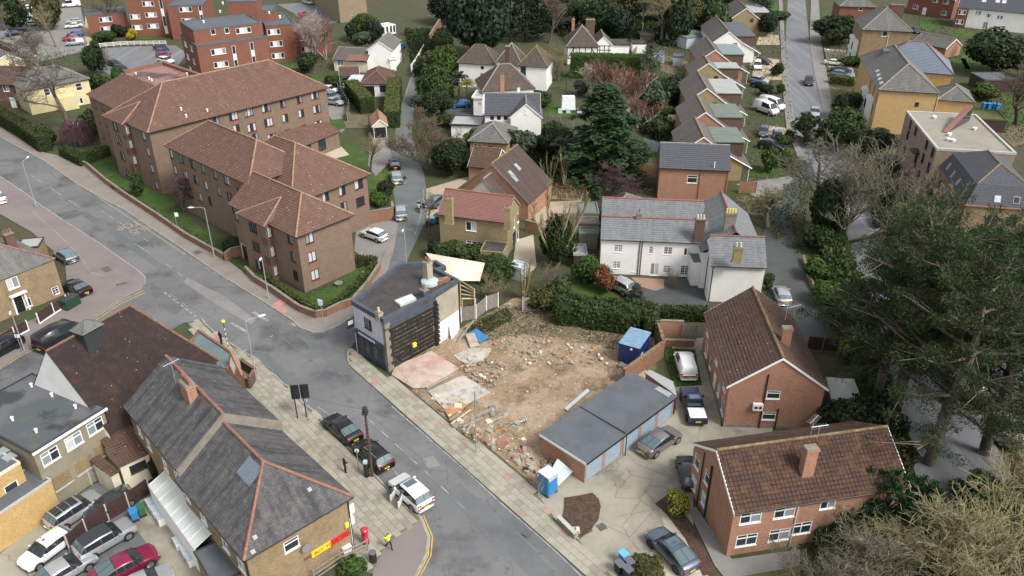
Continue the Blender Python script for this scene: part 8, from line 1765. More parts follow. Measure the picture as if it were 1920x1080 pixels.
o=T_('picnic_bench','dark picnic bench on the patio by the ivy tree','bench',P(975,513,0),.4);part(o,'table_top','fence_dark',lambda b:b.box(-.9,.9,-.4,.4,.72,.77));part(o,'seat','fence_dark',lambda b:b.box(-.9,.9,-.85,-.6,.42,.47));part(o,'seat','fence_dark',lambda b:b.box(-.9,.9,.6,.85,.42,.47));part(o,'frame','fence_dark',lambda b:[b.tube([(x,-.8,0),(x,-.2,.72),(x,.2,.72),(x,.8,0)],.05,4)for x in(-.6,.6)])
o=T_('covered_swing','white covered garden swing seat on the lawn','garden seat',P(1065,207,0),.05);part(o,'cover','loo_white',lambda b:b.box(-1.4,1.4,-.8,.8,.3,2.9,taper=.15));
for x in(-2.2,-.6,1.6):part(o,'covered_chair','sheet',lambda b:b.box(x,x+.9,-1.9,-1.1,0,.8,taper=.1))
o=T_('round_tables','stack of round covered tables behind the brown gabled house','garden furniture',P(997,362,0));part(o,'table_top','sheet',lambda b:b.tube([(0,0,.75),(0,0,.8)],1.3,16));part(o,'leg','dark_metal',lambda b:b.tube([(0,0,0),(0,0,.75)],.08,6));part(o,'grill','bin_black',lambda b:b.box(-2,-1,-2.5,-1.6,0,1))
p=P(762,411,0);o=T_('traffic_cone','orange traffic cone behind the silver car in the lane','cone',p);part(o,'cone','orange',lambda b:b.tube([(0,0,.03),(0,0,1.0)],[.19,.04],12));part(o,'base','orange',lambda b:b.box(-.26,.26,-.26,.26,0,.04))
for lb,x,y in(('round stone planter on the corner lawn, nearer the path',635,535),('round stone planter by the hedge of the corner lawn',687,515)):p=P(x,y,0);o=T_('planter',lb,'planter',p);part(o,'bowl','stone',lambda b:b.tube([(0,0,0),(0,0,.4),(0,0,.42),(0,0,.25)],[.35,.55,.45,.4],14))
p=P(1079,1003,0);o=T_('stone_heap','heap of pale stones at the end of the low wall','stones',p)
for k in range(9):part(o,'stone','cream' if k%2 else 'slab',lambda b:(lambda x,y,z,s:b.box(x-s,x+s,y-s,y+s,z,z+s*1.3,taper=s*.3))(R(-.3,.3),R(-.4,.4),.22*(k//3),R(.12,.2)))
# TREES, HEDGES, SHRUBS
def G(x,y):return P(x,y,0)
VEG=[('barewide_1',128,238,0,19,17,'twig','bark','tree','big bare tree in front of the pale yellow house'),('bare_1',105,88,0,11,10,'twig_green','bark','tree','yellowish bare tree in the top left car park'),('bare_2',60,120,0,8,9,'twig_brown','bark','tree','thin bare brown tree by the domed roof cottage'),('barewide_1',213,66,0,15,13,'twig_brown','bark_dark','tree','dark bare tree in front of the red flats'),('bush_1',178,115,3,8,5,'ev_dark',0,'tree','dark evergreen at the edge of the link road'),('barebush_1',196,112,2.5,6,5,'twig_brown',0,'shrub','bare shrub beside the dark evergreen by the link road'),('oval_1',216,136,2,3.6,3,'hedge_bright',0,'bush','light green rounded bush by the pink flat roof'),('dome_1',152,272,0,4.2,7.5,'purple_twig','twig_pale','tree','domed weeping tree with purple twigs by the pavement'),('bush_2',165,230,3,6,5,'ev_dark',0,'bush','dark evergreen beside the grey trunk of the big bare tree'),('bush_1',85,255,1.8,4,4.5,'ev_mid',0,'bush','green bush at the end of the tall roadside hedge'),('bush_1',185,158,1.5,4,5,'ev_mid',0,'bush','low green bush between yellow house and brown flats'),('oval_2',255,345,2.2,5,2.4,'ev_mid','bark','tree','slim young evergreen against the brown flats'),('barefine_1',345,402,0,6,6.5,'purple_twig','bark_dark','tree','small purplish bare tree on the flats lawn'),('bush_2',437,455,1,2.2,3,'ev_dark',0,'bush','dark shrub by the entrance of the brown flats'),('barebirch_1',588,116,0,12,12,'twig_pale','twig_pale','tree','pinkish white stemmed bare tree in front of the red flats'),('barebirch_2',612,112,0,11,10,'twig_red','twig_pale','tree','second pinkish bare tree behind the bungalow gardens'),('bush_1',577,118,2,4.5,6,'ev_dark',0,'bush','dark shrub under the pinkish bare trees'),('bush_2',628,150,2,4,5,'ev_mid',0,'bush','green shrub left of the bungalow wing'),('big_1',683,52,3,7,9,'ev_bright',0,'tree','bright yellow green tree behind the white lane house'),('bush_2',662,58,2.5,6,6,'ev_dark',0,'tree','dark evergreen left of the bright tree'),('bush_1',700,62,2.5,6,6,'cypress',0,'tree','dark blue green evergreen right of the bright tree'),('bush_2',680,72,1.5,4,5,'ev_grey',0,'bush','pale flowering shrub behind the white lane house'),('bare_1',695,322,0,7.5,8,'twig_green','bark','tree','small bare tree on the courtyard lawn of the flats'),('bareoak_1',800,318,0,11,12.5,'twig_brown','bark','tree','large tan leaved oak beside the lane'),('big_2',845,292,3,6.5,8,'ev_dark',0,'bush','dark evergreen mass beside the tan oak'),('bush_1',722,355,1.5,3.2,3.5,'ev_dark',0,'bush','round dark shrub on the lane verge by the parked cars'),('oval_2',706,370,1,2,4.5,'hedge_bright',0,'bush','clipped low green mound beside the lane wall'),('big_1',812,158,4,8.5,8,'ev_mid',0,'tree','green lane side tree opposite the bungalow'),('big_2',832,118,4,9,9,'ev_bright',0,'tree','bright green lane side tree below the dark cypress'),('bush_1',802,118,3,6,6,'ev_olive',0,'bush','olive green bush near the top of the lane'),('big_2',822,190,3,6,7,'ev_dark',0,'bush','dark lane side bush by the blue car'),('bush_2',787,185,1.5,3,3.6,'ev_grey',0,'bush','pale green shrub at the lane edge above the oak'),('palm_1',860,158,3,6.5,4.5,'ev_grey','bark','tree','spiky cordyline in front of the large white house'),('palm_2',876,170,2,5,4,'ev_yellow','bark','tree','second yellowish cordyline by the blue car'),('bush_2',842,225,1,2.4,5,'hedge',0,'bush','low dark hedge bush behind the pale garage'),('bush_1',888,262,1.8,4,4,'ev_bright',0,'bush','bright bush beside the pale flat roofed garage'),('big_3',890,46,8,21,18,'cypress',0,'tree','huge dark cypress behind the large white house'),('cypress_1',957,78,0,18,7,'cypress',0,'tree','dark conifer to the right of the huge cypress'),('cypress_2',985,76,0,19,8,'cypress',0,'tree','tall dark conifer in the middle of the top group'),('cypress_1',1008,72,0,17,7,'cypress',0,'tree','dark conifer at the right of the top group'),('bare_2',1030,80,0,14,10,'twig_brown','bark','tree','bare tree between the dark conifers and timbered house'),('barebush_2',1045,150,0,9,11,'twig_green','bark','tree','round greyish twiggy tree beside the white bay tower'),('bare_1',925,90,0,8,6,'twig','bark','tree','small grey bare tree behind the three hipped roofs'),('palm_1',1062,170,0,4.5,3.2,'ev_bright','bark','tree','small cordyline on the lawn of the white house'),('bush_1',1090,165,1.6,3.6,4,'ev_grey',0,'bush','grey green palm like shrub beside the cordyline'),('big_1',1000,185,1.2,2.8,9,'hedge',0,'bush','low hedge bush behind the white garden swing'),('conifer_1',1125,338,0,16,17,'conifer',0,'tree','great dark green conifer in the middle of the photo'),('big_2',1040,262,3.5,7.5,8,'ev_dark',0,'tree','dark evergreen left of the great conifer'),('big_1',1185,290,2.2,5,7,'ev_dark',0,'bush','dark shrubs at the right foot of the great conifer'),('bush_1',975,272,2.8,6,7,'ev_grey',0,'tree','silvery green tree behind the brown gabled house'),('barebirch_1',1145,190,0,9,9,'twig_red','birch','tree','russet twigged birch left of centre in the gardens'),('barebirch_2',1120,185,0,8,7,'twig_red','twig_pale','tree','russet twigged birch nearest the bright hedge'),('barebirch_1',1178,215,0,10,9,'twig_red','birch','tree','white trunked birch above the tall conifer'),('bare_2',1105,180,0,7,5,'birch','birch','tree','pale bare tree between cordyline and russet birches'),('barebirch_2',1195,240,0,6.5,9,'twig_red','birch','tree','low pale limbed bare tree behind the link houses'),('oval_1',1215,178,3.5,8,8,'ev_grey',0,'tree','grey green rounded tree beside the russet birches'),('cypress_2',1216,158,0,9,5.5,'ev_grey',0,'tree','dark grey conifer by the long garden fence'),('big_3',1272,170,3,6.5,10,'ev_dark',0,'bush','dark holly mass behind the link houses'),('bush_1',1236,242,1.5,3.5,5,'ev_mid',0,'bush','green bush with red tips by the pale fence'),('bush_2',1250,208,1.4,3,4,'ev_mid',0,'bush','dark green bush on the lawn behind link houses'),('barefine_1',1135,400,0,8,9,'purple_twig','bark_dark','tree','purple brown bare tree beside the dry garden'),('barewand_1',1030,352,0,6,3,'straw','twig_green','tree','straw coloured upright stems in the dry garden, left'),('barewand_2',1060,352,0,6.5,3,'straw','twig_green','tree','straw coloured upright stems in the dry garden, right'),('barewand_1',1042,500,0,12,7.5,'twig_green','twig_green','tree','tall multi stemmed bare tree above the ivy clump'),('big_1',1045,452,3.4,7.5,5,'ivy',0,'bush','ivy clump at the foot of the tall bare stems'),('oval_1',1102,505,2.1,4.4,4.2,'ev_bright',0,'bush','bright green rounded bush beside the white house'),('oval_2',1132,522,1.9,3.9,3.3,'beech','bark','bush','russet beech bush beside the bright green one'),('barebush_1',1033,560,0,4.5,6,'twig_brown',0,'shrub','brown bare shrub at the back of the plot'),('bush_2',1018,565,1.3,3,4,'ev_olive',0,'bush','olive shrub behind the pale grey fence panels'),('bush_1',1050,545,1.3,3,4,'ev_mid',0,'bush','green bush at the left end of the long hedge'),('conifer_2',1192,566,0,2.6,2.6,'ev_grey',0,'bush','small grey green conifer on the forecourt edge'),('barebush_2',1263,541,0,2.4,3.4,'twig_brown',0,'shrub','brown domed shrub against the white house'),('bush_1',850,472,1.4,3,5,'ev_mid',0,'bush','green shrubs behind the cream awning, left'),('bush_2',893,478,1.4,3,5,'ev_mid',0,'bush','green shrubs behind the cream awning, middle'),('big_1',930,502,1.5,3.2,6,'ev_mid',0,'bush','large green shrub at the right of the awning'),('barebush_1',915,560,0,3.6,5,'twig_green',0,'shrub','pale twiggy shrub over the bin corner'),('barewand_2',980,560,0,5.5,3,'straw','twig_green','tree','straw topped slim tree behind the fence panels'),('bush_1',820,470,1,2.4,3.5,'ev_dark',0,'bush','dark shrub at the lane corner of the pub'),('baredroop_1',805,440,0,6.5,4,'twig_green','bark','tree','thin drooping bare tree beside the lane bend'),('barespread_1',1585,455,0,16,19,'twig_moss','bark','tree','great bare spreading tree over the bend in the road'),('barewide_2',1535,420,0,12,14,'twig_moss','bark','tree','bare spreading tree left of the ivy clad trunk'),('big_2',1553,392,4.5,10,6,'ivy','bark','tree','ivy clad column under the great bare tree'),('bare_1',1690,430,0,11,11,'twig_brown','bark_dark','tree','bare brown tree in front of the mauve flats'),('bare_2',1440,430,0,6,9,'twig_green','bark','tree','low yellowish bare tree beside the tarmac drive'),('pinebush_1',1512,238,3,6,7,'ev_mid',0,'tree','young pine over the far end of the right hand road'),('big_1',1580,240,3.5,7.5,9,'ev_mid',0,'tree','green tree in front of the bright yellow villa'),('big_2',1635,268,2.5,6,10,'ev_dark',0,'bush','dark shrubbery below the bright yellow villa'),('big_3',1590,200,2.5,6,6.5,'ev_dark',0,'bush','dark oval evergreen at the corner of the yellow villa'),('big_2',1565,55,3.5,8,15,'ev_dark',0,'tree','large dark rounded tree by the tall brown villa'),('big_3',1872,100,4.5,10.5,17,'ev_dark',0,'tree','very large dark evergreen at the right of the photo'),('bush_1',1600,115,1.2,2.6,6,'hedge',0,'bush','low green hedge bush in front of the brown villa'),('bush_1',1845,172,1.5,3.5,7,'ev_bright',0,'bush','bright shrub behind the yellow villa wing'),('bare_2',1905,235,0,12,11,'twig_brown','bark_dark','tree','dark bare tree at the right edge above the mansard'),('bare_1',1800,110,0,6,6,'twig_green','bark','tree','small bare tree left of the very large evergreen'),('big_1',1712,378,2,5,7,'ev_dark',0,'bush','dark bush at the foot of the mauve flats'),('oval_1',1692,398,1.5,3.4,2.5,'ev_yellow',0,'bush','small yellow green conifer among the dark bushes'),('pine_1',1672,780,0,22,18,'pine','bark','tree','tall leaning pine nearest the gabled brick house'),('pine_2',1742,868,0,20,18,'pine','bark','tree','leaning pine over the road by the mottled roof'),('pine_1',1815,765,0,20,17,'pine','bark_dark','tree','pine over the parked cars at the right'),('pine_2',1890,725,0,18,15,'pine','bark_dark','tree','pine at the right hand edge of the photo'),('pine_2',1705,690,0,15,15,'pine','bark','tree','pine behind the tall leaning one, by the road'),('pine_1',1640,765,0,17,14,'pine','bark','tree','pine leaning over the yellow green shrub'),('pine_2',1845,850,0,15,15,'pine','bark_dark','tree','pine above the white car at the right edge'),('pine_1',1780,650,0,15,15,'pine','bark_dark','tree','pine standing farthest back by the mansard roof'),('oval_2',1596,660,1.2,2.8,3,'ev_yellow',0,'bush','yellow green shrub behind the gazebo'),('big_1',1590,800,1.8,4.5,6,'ev_dark',0,'bush','dark ivy bush between gazebo and mottled roof'),('big_2',1645,790,2.2,5.5,6,'ev_dark',0,'bush','dark shrubbery under the leaning pines'),('bush_1',1530,505,1.3,3,4,'ev_bright',0,'bush','bright shrub at the top of the drive wall'),('bush_2',1555,550,1.4,3.4,4.5,'ev_bright',0,'bush','yellow green shrub halfway along the drive wall'),('bush_1',1580,600,1.4,3.4,5,'ev_dark',0,'bush','dark shrub at the lower end of the drive wall'),('bush_2',1540,450,1.8,4,5,'ivy',0,'bush','ivy bush above the drive wall'),('bush_1',1440,530,1,2.6,1.8,'ev_mid',0,'bush','slim shrub at the corner of the white house'),('pinebush_1',1648,1000,0,7.2,6.4,'pine_blue',0,'tree','bright young pine in front of the mottled roof'),('pinebush_2',1600,1030,0,4.6,4.6,'pine_blue',0,'tree','smaller young pine below the bright one'),('pinebush_3',1705,975,0,5.2,5.2,'pine_blue',0,'tree','young pine at the right of the mottled roof'),('pinebush_2',1555,1035,0,2.8,3,'pine_blue',0,'tree','low young pine against the brick house front'),('barehuge_1',1745,1120,0,9,12,'twig_green','twig_green','tree','yellow green bare tree at the bottom of the photo'),('barehuge_2',1865,1085,0,11,12,'twig_green','twig_green','tree','yellow green bare tree in the bottom right corner'),('barehuge_1',1590,1120,0,6.5,9,'twig_moss','bark','tree','grey bare tree in front of the mottled roof house'),('barehuge_2',1510,1125,0,5.5,8,'twig_moss','bark','tree','small grey bare tree left of the other bare trees'),('barehuge_2',1900,930,0,9,9,'twig_green','bark','tree','bare tree at the right edge below the white car'),('barehuge_1',1670,1080,0,6,9,'twig_green','twig_green','tree','bare twiggy tree behind the bottom ones'),('big_1',1760,1040,1.5,4,8,'ev_mid',0,'bush','green undergrowth bush among the bottom right trees'),('big_2',1850,930,1.5,3.6,6,'ev_mid',0,'bush','green roadside bush at the right'),('oval_1',1272,946,1.0,2.4,2.7,'ev_yellow',0,'bush','bright yellow spotted laurel by the gable wall'),('bush_1',1218,1072,.6,1.5,3.4,'ev_olive',0,'bush','pale olive shrub beside the wheelie bins'),('oval_2',1443,299,2.1,4.6,3.9,'hedge_bright',0,'bush','pale clipped round topiary by the nearest link house'),('bush_1',1474,298,1.3,3,3,'ev_bright',0,'bush','bright green bush beside the topiary'),('bush_2',1470,262,1.2,2.6,4,'hedge',0,'bush','dark front hedge bush by the blue parked cars'),('oval_1',1458,130,1.5,3.2,3.6,'ev_dark','bark','tree','small round standard tree in a link house front garden'),('oval_2',1463,167,1,2.4,2.4,'hedge',0,'bush','clipped round bush by the far pavement'),('bush_1',1437,170,1,2.6,4,'ev_dark',0,'bush','dark bush by the blue cars at the link houses'),('big_2',1440,45,3,7,8,'cypress',0,'tree','dark blue fir beside the farthest link houses'),('cypress_2',1422,50,0,12,7,'cypress',0,'tree','tall dark fir at the end of the link houses'),('bush_2',1452,28,1.2,2.6,12,'hedge',0,'bush','long dark hedge bush by the far road'),('barewide_2',1240,82,0,19,15,'twig_green','bark','tree','tall bare tree with a pale trunk behind the half timbered house'),('bush_1',293,880,1.3,3,1.4,'ivy',0,'bush','ivy on the terrace wall by the outhouse'),('tuft_1',660,1062,.4,1,2.4,'ev_bright',0,'bush','green weeds behind the weathered rail fence'),('tuft_2',85,548,.5,1.2,3,'twig_brown',0,'bush','grey leafless shrub behind the cottage fence'),('oval_1',247,64,1.5,3.2,3.6,'yellow_bloom',0,'bush','yellow flowering bush in front of the red flats'),('bush_1',222,58,1.5,3.5,5,'ev_dark',0,'bush','dark shrub left of the yellow flowering bush'),('bush_2',195,66,1.6,3.5,6,'ev_mid',0,'bush','green shrub at the end of the white railings'),('bush_1',395,118,1.6,3.6,5,'ev_dark',0,'bush','dark shrubs beside the corner of the red flats'),('bush_2',1760,20,1.5,3,4,'ev_mid',0,'bush','shrub in the red semi front garden'),]
TOPS=[(1050,22,'ev_dark','big'),(1088,12,'twig','bare'),(1120,30,'ev_dark','big'),(1150,10,'twig_brown','bare'),(1165,38,'cypress','bush'),(1180,8,'ev_olive','big'),(1205,14,'twig','bare'),(1262,10,'ev_olive','big'),(1290,32,'ev_olive','big'),(1325,18,'ev_dark','big'),(1345,40,'ev_mid','bush'),(1060,-12,'twig_brown','bare'),(1140,-18,'twig','bare'),(1230,-15,'ev_dark','big'),(1300,-12,'twig_green','bare'),(1020,0,'twig','bare'),(970,-15,'twig_brown','bare'),(840,10,'cypress','big'),(1360,-15,'ev_mid','big'),(1270,45,'ev_dark','bush'),(20,20,'ev_dark','bush'),(10,30,'twig_green','bare'),(85,20,'ev_olive','bush')]
for k,(x,y,lf,kd)in enumerate(TOPS):
 w='between the chimneyed timbered house and link houses' if 1040<x<1400 else 'beyond the big cypress' if x>500 else 'by the top left car park'
 VEG.append((kd+'_%d'%(k%3+1),x,y,5 if kd!='bare' else 6,10+k%4,13 if kd=='big' else 9,lf,0,'tree',('dark evergreen','mottled green','greyish','olive green','tall uneven','broad','bushy')[k%7]+' background tree '+w+(' standing farther back',' with a broken outline',' leaning into its neighbour')[k//7%3 if k<21 else 1]))
for kd,x,y,zc,h,w,lf,bk,nm,lb in VEG:
 bare=kd.startswith('bare');q=P(x,y,zc)
 plant(kd,x,y,0,h,w,lb,nm,None,lf or None,bk or None,at=Vector((q.x,q.y,0)),lean=R(-.04,.04)if bare else 0)
hedge('tall untidy hedge along the pavement by the yellow house',[(-60,196),(0,228),(50,258),(88,284)],2.8,2.2,'hedge','ev_olive')
hedge('clipped dark hedge in front of the flats, roadside leg',[(122,292),(160,311)],1.7,1.6)
hedge('clipped dark hedge in front of the flats, inner leg',[(160,306),(224,284)],1.7,1.5)
hedge('low pale hedge along the corner lawn of the flats',[(500,527),(560,569),(598,588),(640,566),(688,520),(704,498)],.75,.7,'hedge_bright','hedge_top')
hedge('brownish low hedge at the back of the corner lawn',[(668,497),(706,497)],1.1,1.2,'ev_olive')
hedge('low hedge strip inside the flats boundary wall',[(215,353),(300,409),(350,440),(415,480)],.6,.7,'hedge','ev_grey')
hedge('tall clipped hedge with yellowed top, left of the bungalow',[(660,178),(690,212)],3.2,2.8,'hedge','hedge_top')
hedge('tall clipped hedge with yellowed top, along the lane',[(741,172),(736,240)],3.2,2.8,'hedge','hedge_top')
hedge('big bright green hedge below the half timbered house',[(1070,143),(1198,146)],5.0,3.5,'hedge_bright')
hedge('long dark hedge at the back of the building plot',[(1045,598),(1120,606),(1200,618),(1228,618)],2.5,3.2,'hedge',rough=.35,size=.17)
hedge('low hedge along the white house forecourt',[(1240,596),(1325,598)],1.4,1.4,'hedge')
hedge('dark clipped hedge beside the white hatchback',[(78,1048),(126,1018)],1.3,.9,'ev_dark')
hedge('hedge in front of the yellow villas',[(1556,155),(1600,160)],1.6,2,'hedge_top')
tufts('weeds',[[(870,620),(900,595),(950,572),(1030,592),(1060,620),(985,628),(905,640)],[(1060,610),(1160,606),(1222,640),(1200,680),(1100,640)]],800,.12,'ev_olive',.25)
tufts('grass',[[(560,552),(668,505),(704,495),(660,570),(612,590),(592,592),(563,581)],[(300,400),(330,385),(460,500),(433,490)],[(1243,653),(1303,655),(1316,722),(1262,726)]],2600,.07,'hedge_bright',.1)
tufts('dry_grass',[[(1000,345),(1080,335),(1100,350),(1090,375),(1010,372)]],1500,.22,'straw',.5)
tufts('undergrowth',[[(1500,1060),(1580,1030),(1950,880),(2000,1150),(1500,1180)],[(1640,700),(1720,860),(1700,900),(1610,800)],[(1520,520),(1570,620),(1650,700),(1620,560),(1560,450)]],8000,.2,'ev_olive',.6)
tufts('thicket',[[(1530,440),(1575,450),(1625,580),(1665,740),(1690,850),(1640,860),(1590,700),(1560,600)],[(1660,450),(1700,440),(1760,560),(1720,560)],[(1590,640),(1640,640),(1660,780),(1610,780)]],7000,.34,'ev_mid',2.2)
tufts('shrubbery',[[(1600,280),(1720,330),(1740,430),(1640,430)],[(1190,150),(1290,160),(1290,290),(1200,250)],[(860,320),(1000,220),(1050,330),(940,340)],[(760,60),(850,60),(850,200),(790,200)],[(1040,60),(1300,20),(1300,90),(1060,80)]],6000,.5,'ev_dark',1.2)
tufts('garden_growth',[[(1195,60),(1290,70),(1290,260),(1195,260)],[(860,250),(960,240),(1100,250),(1090,345),(930,330)],[(1400,60),(1475,60),(1490,330),(1400,345)],[(1545,60),(1610,60),(1620,210),(1560,215)],[(1700,20),(1920,70),(1920,140),(1760,120)],[(1830,140),(1920,150),(1920,280),(1850,240)],[(540,120),(700,60),(800,60),(740,150),(600,210)],[(-40,60),(160,100),(170,140),(-40,150)],[(1400,380),(1520,330),(1500,480),(1440,440)]],1300,.2,'ev_mid',.6)
tufts('dead_stems',[[(1195,60),(1290,70),(1290,330),(1195,330)],[(860,250),(960,240),(1100,250),(1100,440),(990,420)],[(1400,60),(1475,60),(1490,330),(1400,345)],[(1560,60),(1920,70),(1920,280),(1560,215)],[(540,120),(700,60),(830,60),(740,150),(600,210)]],600,.16,'straw',.6)
tufts('weed_patch',[[(872,622),(905,600),(950,580),(965,600),(900,635)]],1500,.1,'ivy',.45)
# VEHICLES AND PEOPLE
K='cars parked along the near kerb'
CL=[('saloon',641,802,612,778,'black','black saloon parked nearest the billboard',2,()),('suv',699,852,668,824,'black','black estate parked behind the telegraph pole',2,('rails',)),('suv',770,922,738,893,'white','white crossover at the kerb with two doors open',2,('doors','sunroof')),('coupe',1237,826,1268,806,'bronze','bronze grey fastback beside the garages',2,()),('van',1285,684,1276,655,'white','small white van on the strip of lawn',2,()),('coupe',1260,1030,1225,995,'slate','slate blue sloping roof car beside the spotted laurel',2,('sunroof',)),('hatch',1292,884,1286,862,'charcoal','dark car mostly hidden by the brick gable',1,()),('hatch',1466,552,1458,532,'silver','silver car on the tarmac drive behind the gabled house',2,()),('suv',1161,534,1138,523,'silver','silver car behind the russet beech',2,()),('hatch',123,479,104,468,'paleblue','pale blue hatchback on the brown apron',2,()),('saloon',142,538,122,528,'black','black saloon beside the stock brick cottage',2,()),('bigvan',113,632,150,611,'black','long black van beside the hall roof',1,()),('suv',140,957,182,930,'silver','silver car with panoramic roof beside the yellow wall',2,('pano',)),('hatch',207,946,180,962,'charcoal','dark car behind the brown fence',1,()),('hatch',88,1028,55,1052,'white','white hatchback beside the dark clipped hedge',2,()),('suv',197,1010,238,986,'silver','silver car with black roof beside the brown fence',2,('blackroof',)),('saloon',118,1070,155,1048,'silver','pale silver saloon below the dark hedge',2,()),('coupe',235,1060,278,1038,'maroon','maroon car in the row of three at the bottom',2,()),('hatch',270,1094,310,1075,'silver','silver car cut by the bottom edge',1,()),('suv',2,652,-20,664,'black','dark car cut by the left edge',1,()),('saloon',-8,370,-25,358,'white','pale car cut by the left edge on the apron',1,()),('hatch',740,306,737,290,'black','black car at the head of the lane row',1,()),('estate',743,331,740,314,'silver','silver estate with white roof in the lane',1,()),('estate',751,396,748,374,'silver','silver car beside the traffic cone',1,()),('hatch',701,439,678,431,'white','white hatchback in the flats car park',2,()),('hatch',863,195,842,196,'blue','bright blue hatchback beside the cordyline',1,()),('hatch',818,376,832,366,'paleblue','silver blue car beside the pink tiled house',1,()),('suv',1517,152,1518,166,'charcoal','dark car driving down the right hand road',1,()),('hatch',1528,210,1530,224,'silver','pale car following near the young pine',1,()),('bigvan',1447,197,1472,204,'white','large white van on a link house drive',1,()),('bigvan',1436,205,1460,213,'white','second white van beside the large one',1,()),('hatch',1431,114,1447,118,'greenblack','dark car on the upper link house drive',1,()),('van',1420,123,1421,132,'white','white van by the upper drive wall',1,()),('hatch',1424,150,1440,153,'silver','pale car beside the dark bush by link houses',1,()),('saloon',1428,159,1446,163,'navy','navy car nearest the red leaved bush',1,()),('suv',1446,273,1466,277,'greenblack','dark estate beside the round topiary',1,()),('hatch',1458,254,1460,262,'paleblue','grey blue car on the pale gravel drive',1,()),('hatch',1432,246,1430,256,'slate','dark blue car beside the porch of a link house',1,()),('saloon',1564,117,1590,119,'cream','car under a pale cover by the brown villa',1,()),('saloon',1577,131,1600,134,'navy','blue car in front of the yellow villa',1,()),('estate',1579,139,1602,142,'paleblue','pale blue car nearest the villa hedge',1,()),('saloon',1718,56,1724,64,'charcoal','dark car by the grey garage roof',1,()),('bigvan',1770,606,1800,614,'white','white van under the right hand pines',1,()),('suv',1828,722,1850,712,'white','white car with red tail lamp under the pines',1,()),('saloon',1880,655,1905,668,'silver','silver car among the pines at the right',1,()),('hatch',1915,836,1940,850,'white','white car cut by the right edge',1,()),('hatch',1735,600,1760,608,'paleblue','pale blue car glimpsed through the pine',1,()),('hatch',568,26,580,22,'magenta','magenta hatchback beyond the red flats',1,()),('saloon',577,4,600,10,'silver','silver saloon at the very top of the photo',1,()),('hatch',62,44,85,41,'silver','silver hatchback in front of the green grey fence',1,()),('suv',27,62,48,59,'navy','dark blue car behind the domed cottage roof',1,()),('hatch',42,55,52,55,'black','black car behind the dark blue one',1,()),('suv',55,15,70,12,'white','white car above the green grey fence',1,()),('hatch',38,21,50,18,'white','white car left of the pair above the fence',1,()),('van',140,80,120,82,'silver','silver people carrier nearest the link road',1,()),('hatch',132,71,115,73,'red','red and white car behind the people carrier',1,()),('hatch',140,64,120,66,'blue','blue car third in the car park row',1,()),('saloon',138,48,118,50,'white','white car halfway up the car park row',1,()),('hatch',138,40,118,42,'silver','silver car near the top of the car park row',1,()),('bigvan',134,9,118,10,'white','white van at the far end of the car park',1,()),('saloon',302,90,320,94,'navy','navy car first in the row by the red flats',1,()),('hatch',306,97,324,101,'slate','slate car second in the row by the red flats',1,()),('hatch',306,104,324,108,'magenta','dark red car third in the row by the red flats',1,()),('estate',311,113,330,117,'white','white car at the near end of the row by the red flats',1,()),('saloon',212,118,230,122,'greenblack','grey car parked beside the link road bushes',1,()),('hatch',226,128,242,132,'black','black car nearest the pink flat roof',1,()),('hatch',620,167,638,170,'white','white car at the back of the flats car park',1,()),('estate',622,180,645,184,'paleblue','blue grey car in the middle of the flats car park',1,()),('saloon',625,190,650,194,'silver','silver saloon at the front of the flats car park',1,()),('hatch',751,87,756,84,'blue','blue car beside the white lane house',1,())]
for kd,x,y,nx,ny,co,lb,lv,ex in CL:car(kd,(x,y),(nx,ny),co,lb,lv,extra=ex,rim='rim_dark' if co in('slate','black')else 'rim',group=K if x in(641,699,770)else None)
pickup((1300,758),(1291,728),'navy','dark blue pickup with white bed cover beside the garages')
o=T_('yellow_skip_lorry','yellow lorry half hidden by the pines','lorry',G(1815,640),-.3);part(o,'body','zebra_yellow',lambda b:b.box(-2.4,1.2,-1.1,1.1,.7,2.3,taper=.15));part(o,'cab','zebra_yellow',lambda b:b.box(1.3,2.9,-1.1,1.1,.6,2.5,taper=.2));part(o,'windscreen','carglass',lambda b:b.box(2.7,2.85,-.9,.9,1.5,2.2))
for x in(-1.6,2.0):
 for s in(1,-1):part(o,'wheel','tyre',lambda b:b.tube([(x,s*.85,.45),(x,s*1.12,.45)],.45,14))
PH=dict(elr=(.27,.1,1.16),har=(.1,.32,1.24),ell=(-.26,.06,1.16),hal=(-.06,.3,1.2),head=(0,.07,1.57),crown=(0,.07,1.67))
person('person in black clothes looking at a phone on the slab pavement',648,886,(662,880),PH,hgt=1.75,z0=.1)
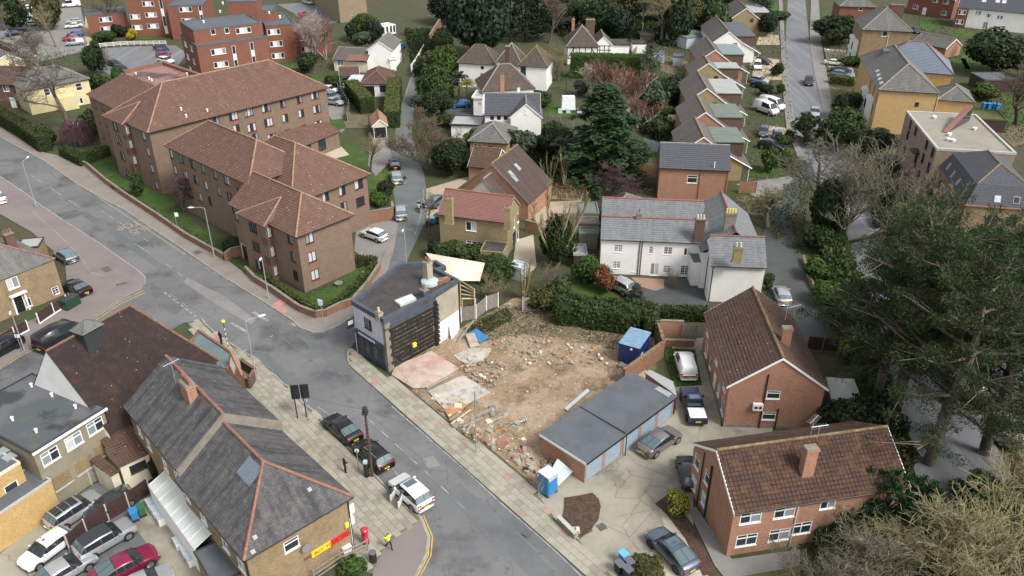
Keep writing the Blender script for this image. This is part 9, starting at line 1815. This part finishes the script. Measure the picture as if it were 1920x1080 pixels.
person('person in yellow high visibility jacket striding past the pillar box',729,1028,(745,1045),dict(knl=(-.1,.25,.52),anl=(-.1,.32,.12),tol=(-.1,.47,.08),knr=(.1,-.02,.5),anr=(.1,-.3,.14),tor=(.1,-.18,.05),hal=(-.25,-.16,.93),har=(.25,.22,.95)),vest=True,z0=.1)
person('person in dark coat waiting by the zebra beacon',416,646,(440,632),dict(hal=(-.2,.12,.95),har=(.2,.12,.95)),hgt=1.78,z0=.1)
person('person in black top and pale trousers beside the lane car',760,347,(762,330),dict(knl=(-.1,.14,.5)),legs='cloth_grey')
person('person in white helmet and grey top standing by the motorcycle',794,391,(786,400),None,'cloth_grey','cloth_black','white_paint')
mp=G(786,395);o=T_('motorcycle','dark motorcycle facing down the lane','motorcycle',mp,math.atan2(-1,.1))
for x in(-.65,.65):part(o,'wheel','tyre',lambda b:b.tube([(x,-.06,.3),(x,.06,.3)],.3,14))
part(o,'frame','trim',lambda b:(b.tube([(-.65,0,.3),(-.2,0,.6),(.35,0,.7),(.65,0,.3)],.09,6),b.box(-.75,.1,-.14,.14,.68,.8)));part(o,'tank','charcoal' if 'charcoal' in M else 'dark_metal',lambda b:b.box(.05,.5,-.16,.16,.7,.95,taper=.05));part(o,'handlebar','dark_metal',lambda b:b.tube([(.4,-.38,1.0),(.5,0,.98),(.4,.38,1.0)],.025,5));part(o,'headlight','lamp_clear',lambda b:b.box(.6,.68,-.1,.1,.75,.92));part(o,'windshield','sheet',lambda b:b.box(.5,.53,-.2,.2,.95,1.3))
person('person in dark clothes and white helmet riding the motorcycle',0,0,(786,420),dict(pel=(0,0,.86),waist=(0,.02,1.0),chest=(0,.08,1.22),neck=(0,.1,1.38),head=(0,.12,1.5),crown=(0,.11,1.6),shl=(-.18,.08,1.32),shr=(.18,.08,1.32),ell=(-.3,.25,1.14),hal=(-.32,.5,1.08),elr=(.3,.25,1.14),har=(.32,.5,1.08),hil=(-.1,.02,.84),knl=(-.22,.4,.72),anl=(-.2,.2,.3),tol=(-.2,.36,.24),hir=(.1,.02,.84),knr=(.22,.4,.72),anr=(.2,.2,.3),tor=(.2,.36,.24)),hair='white_paint',at=(mp.x,mp.y+.25,0))
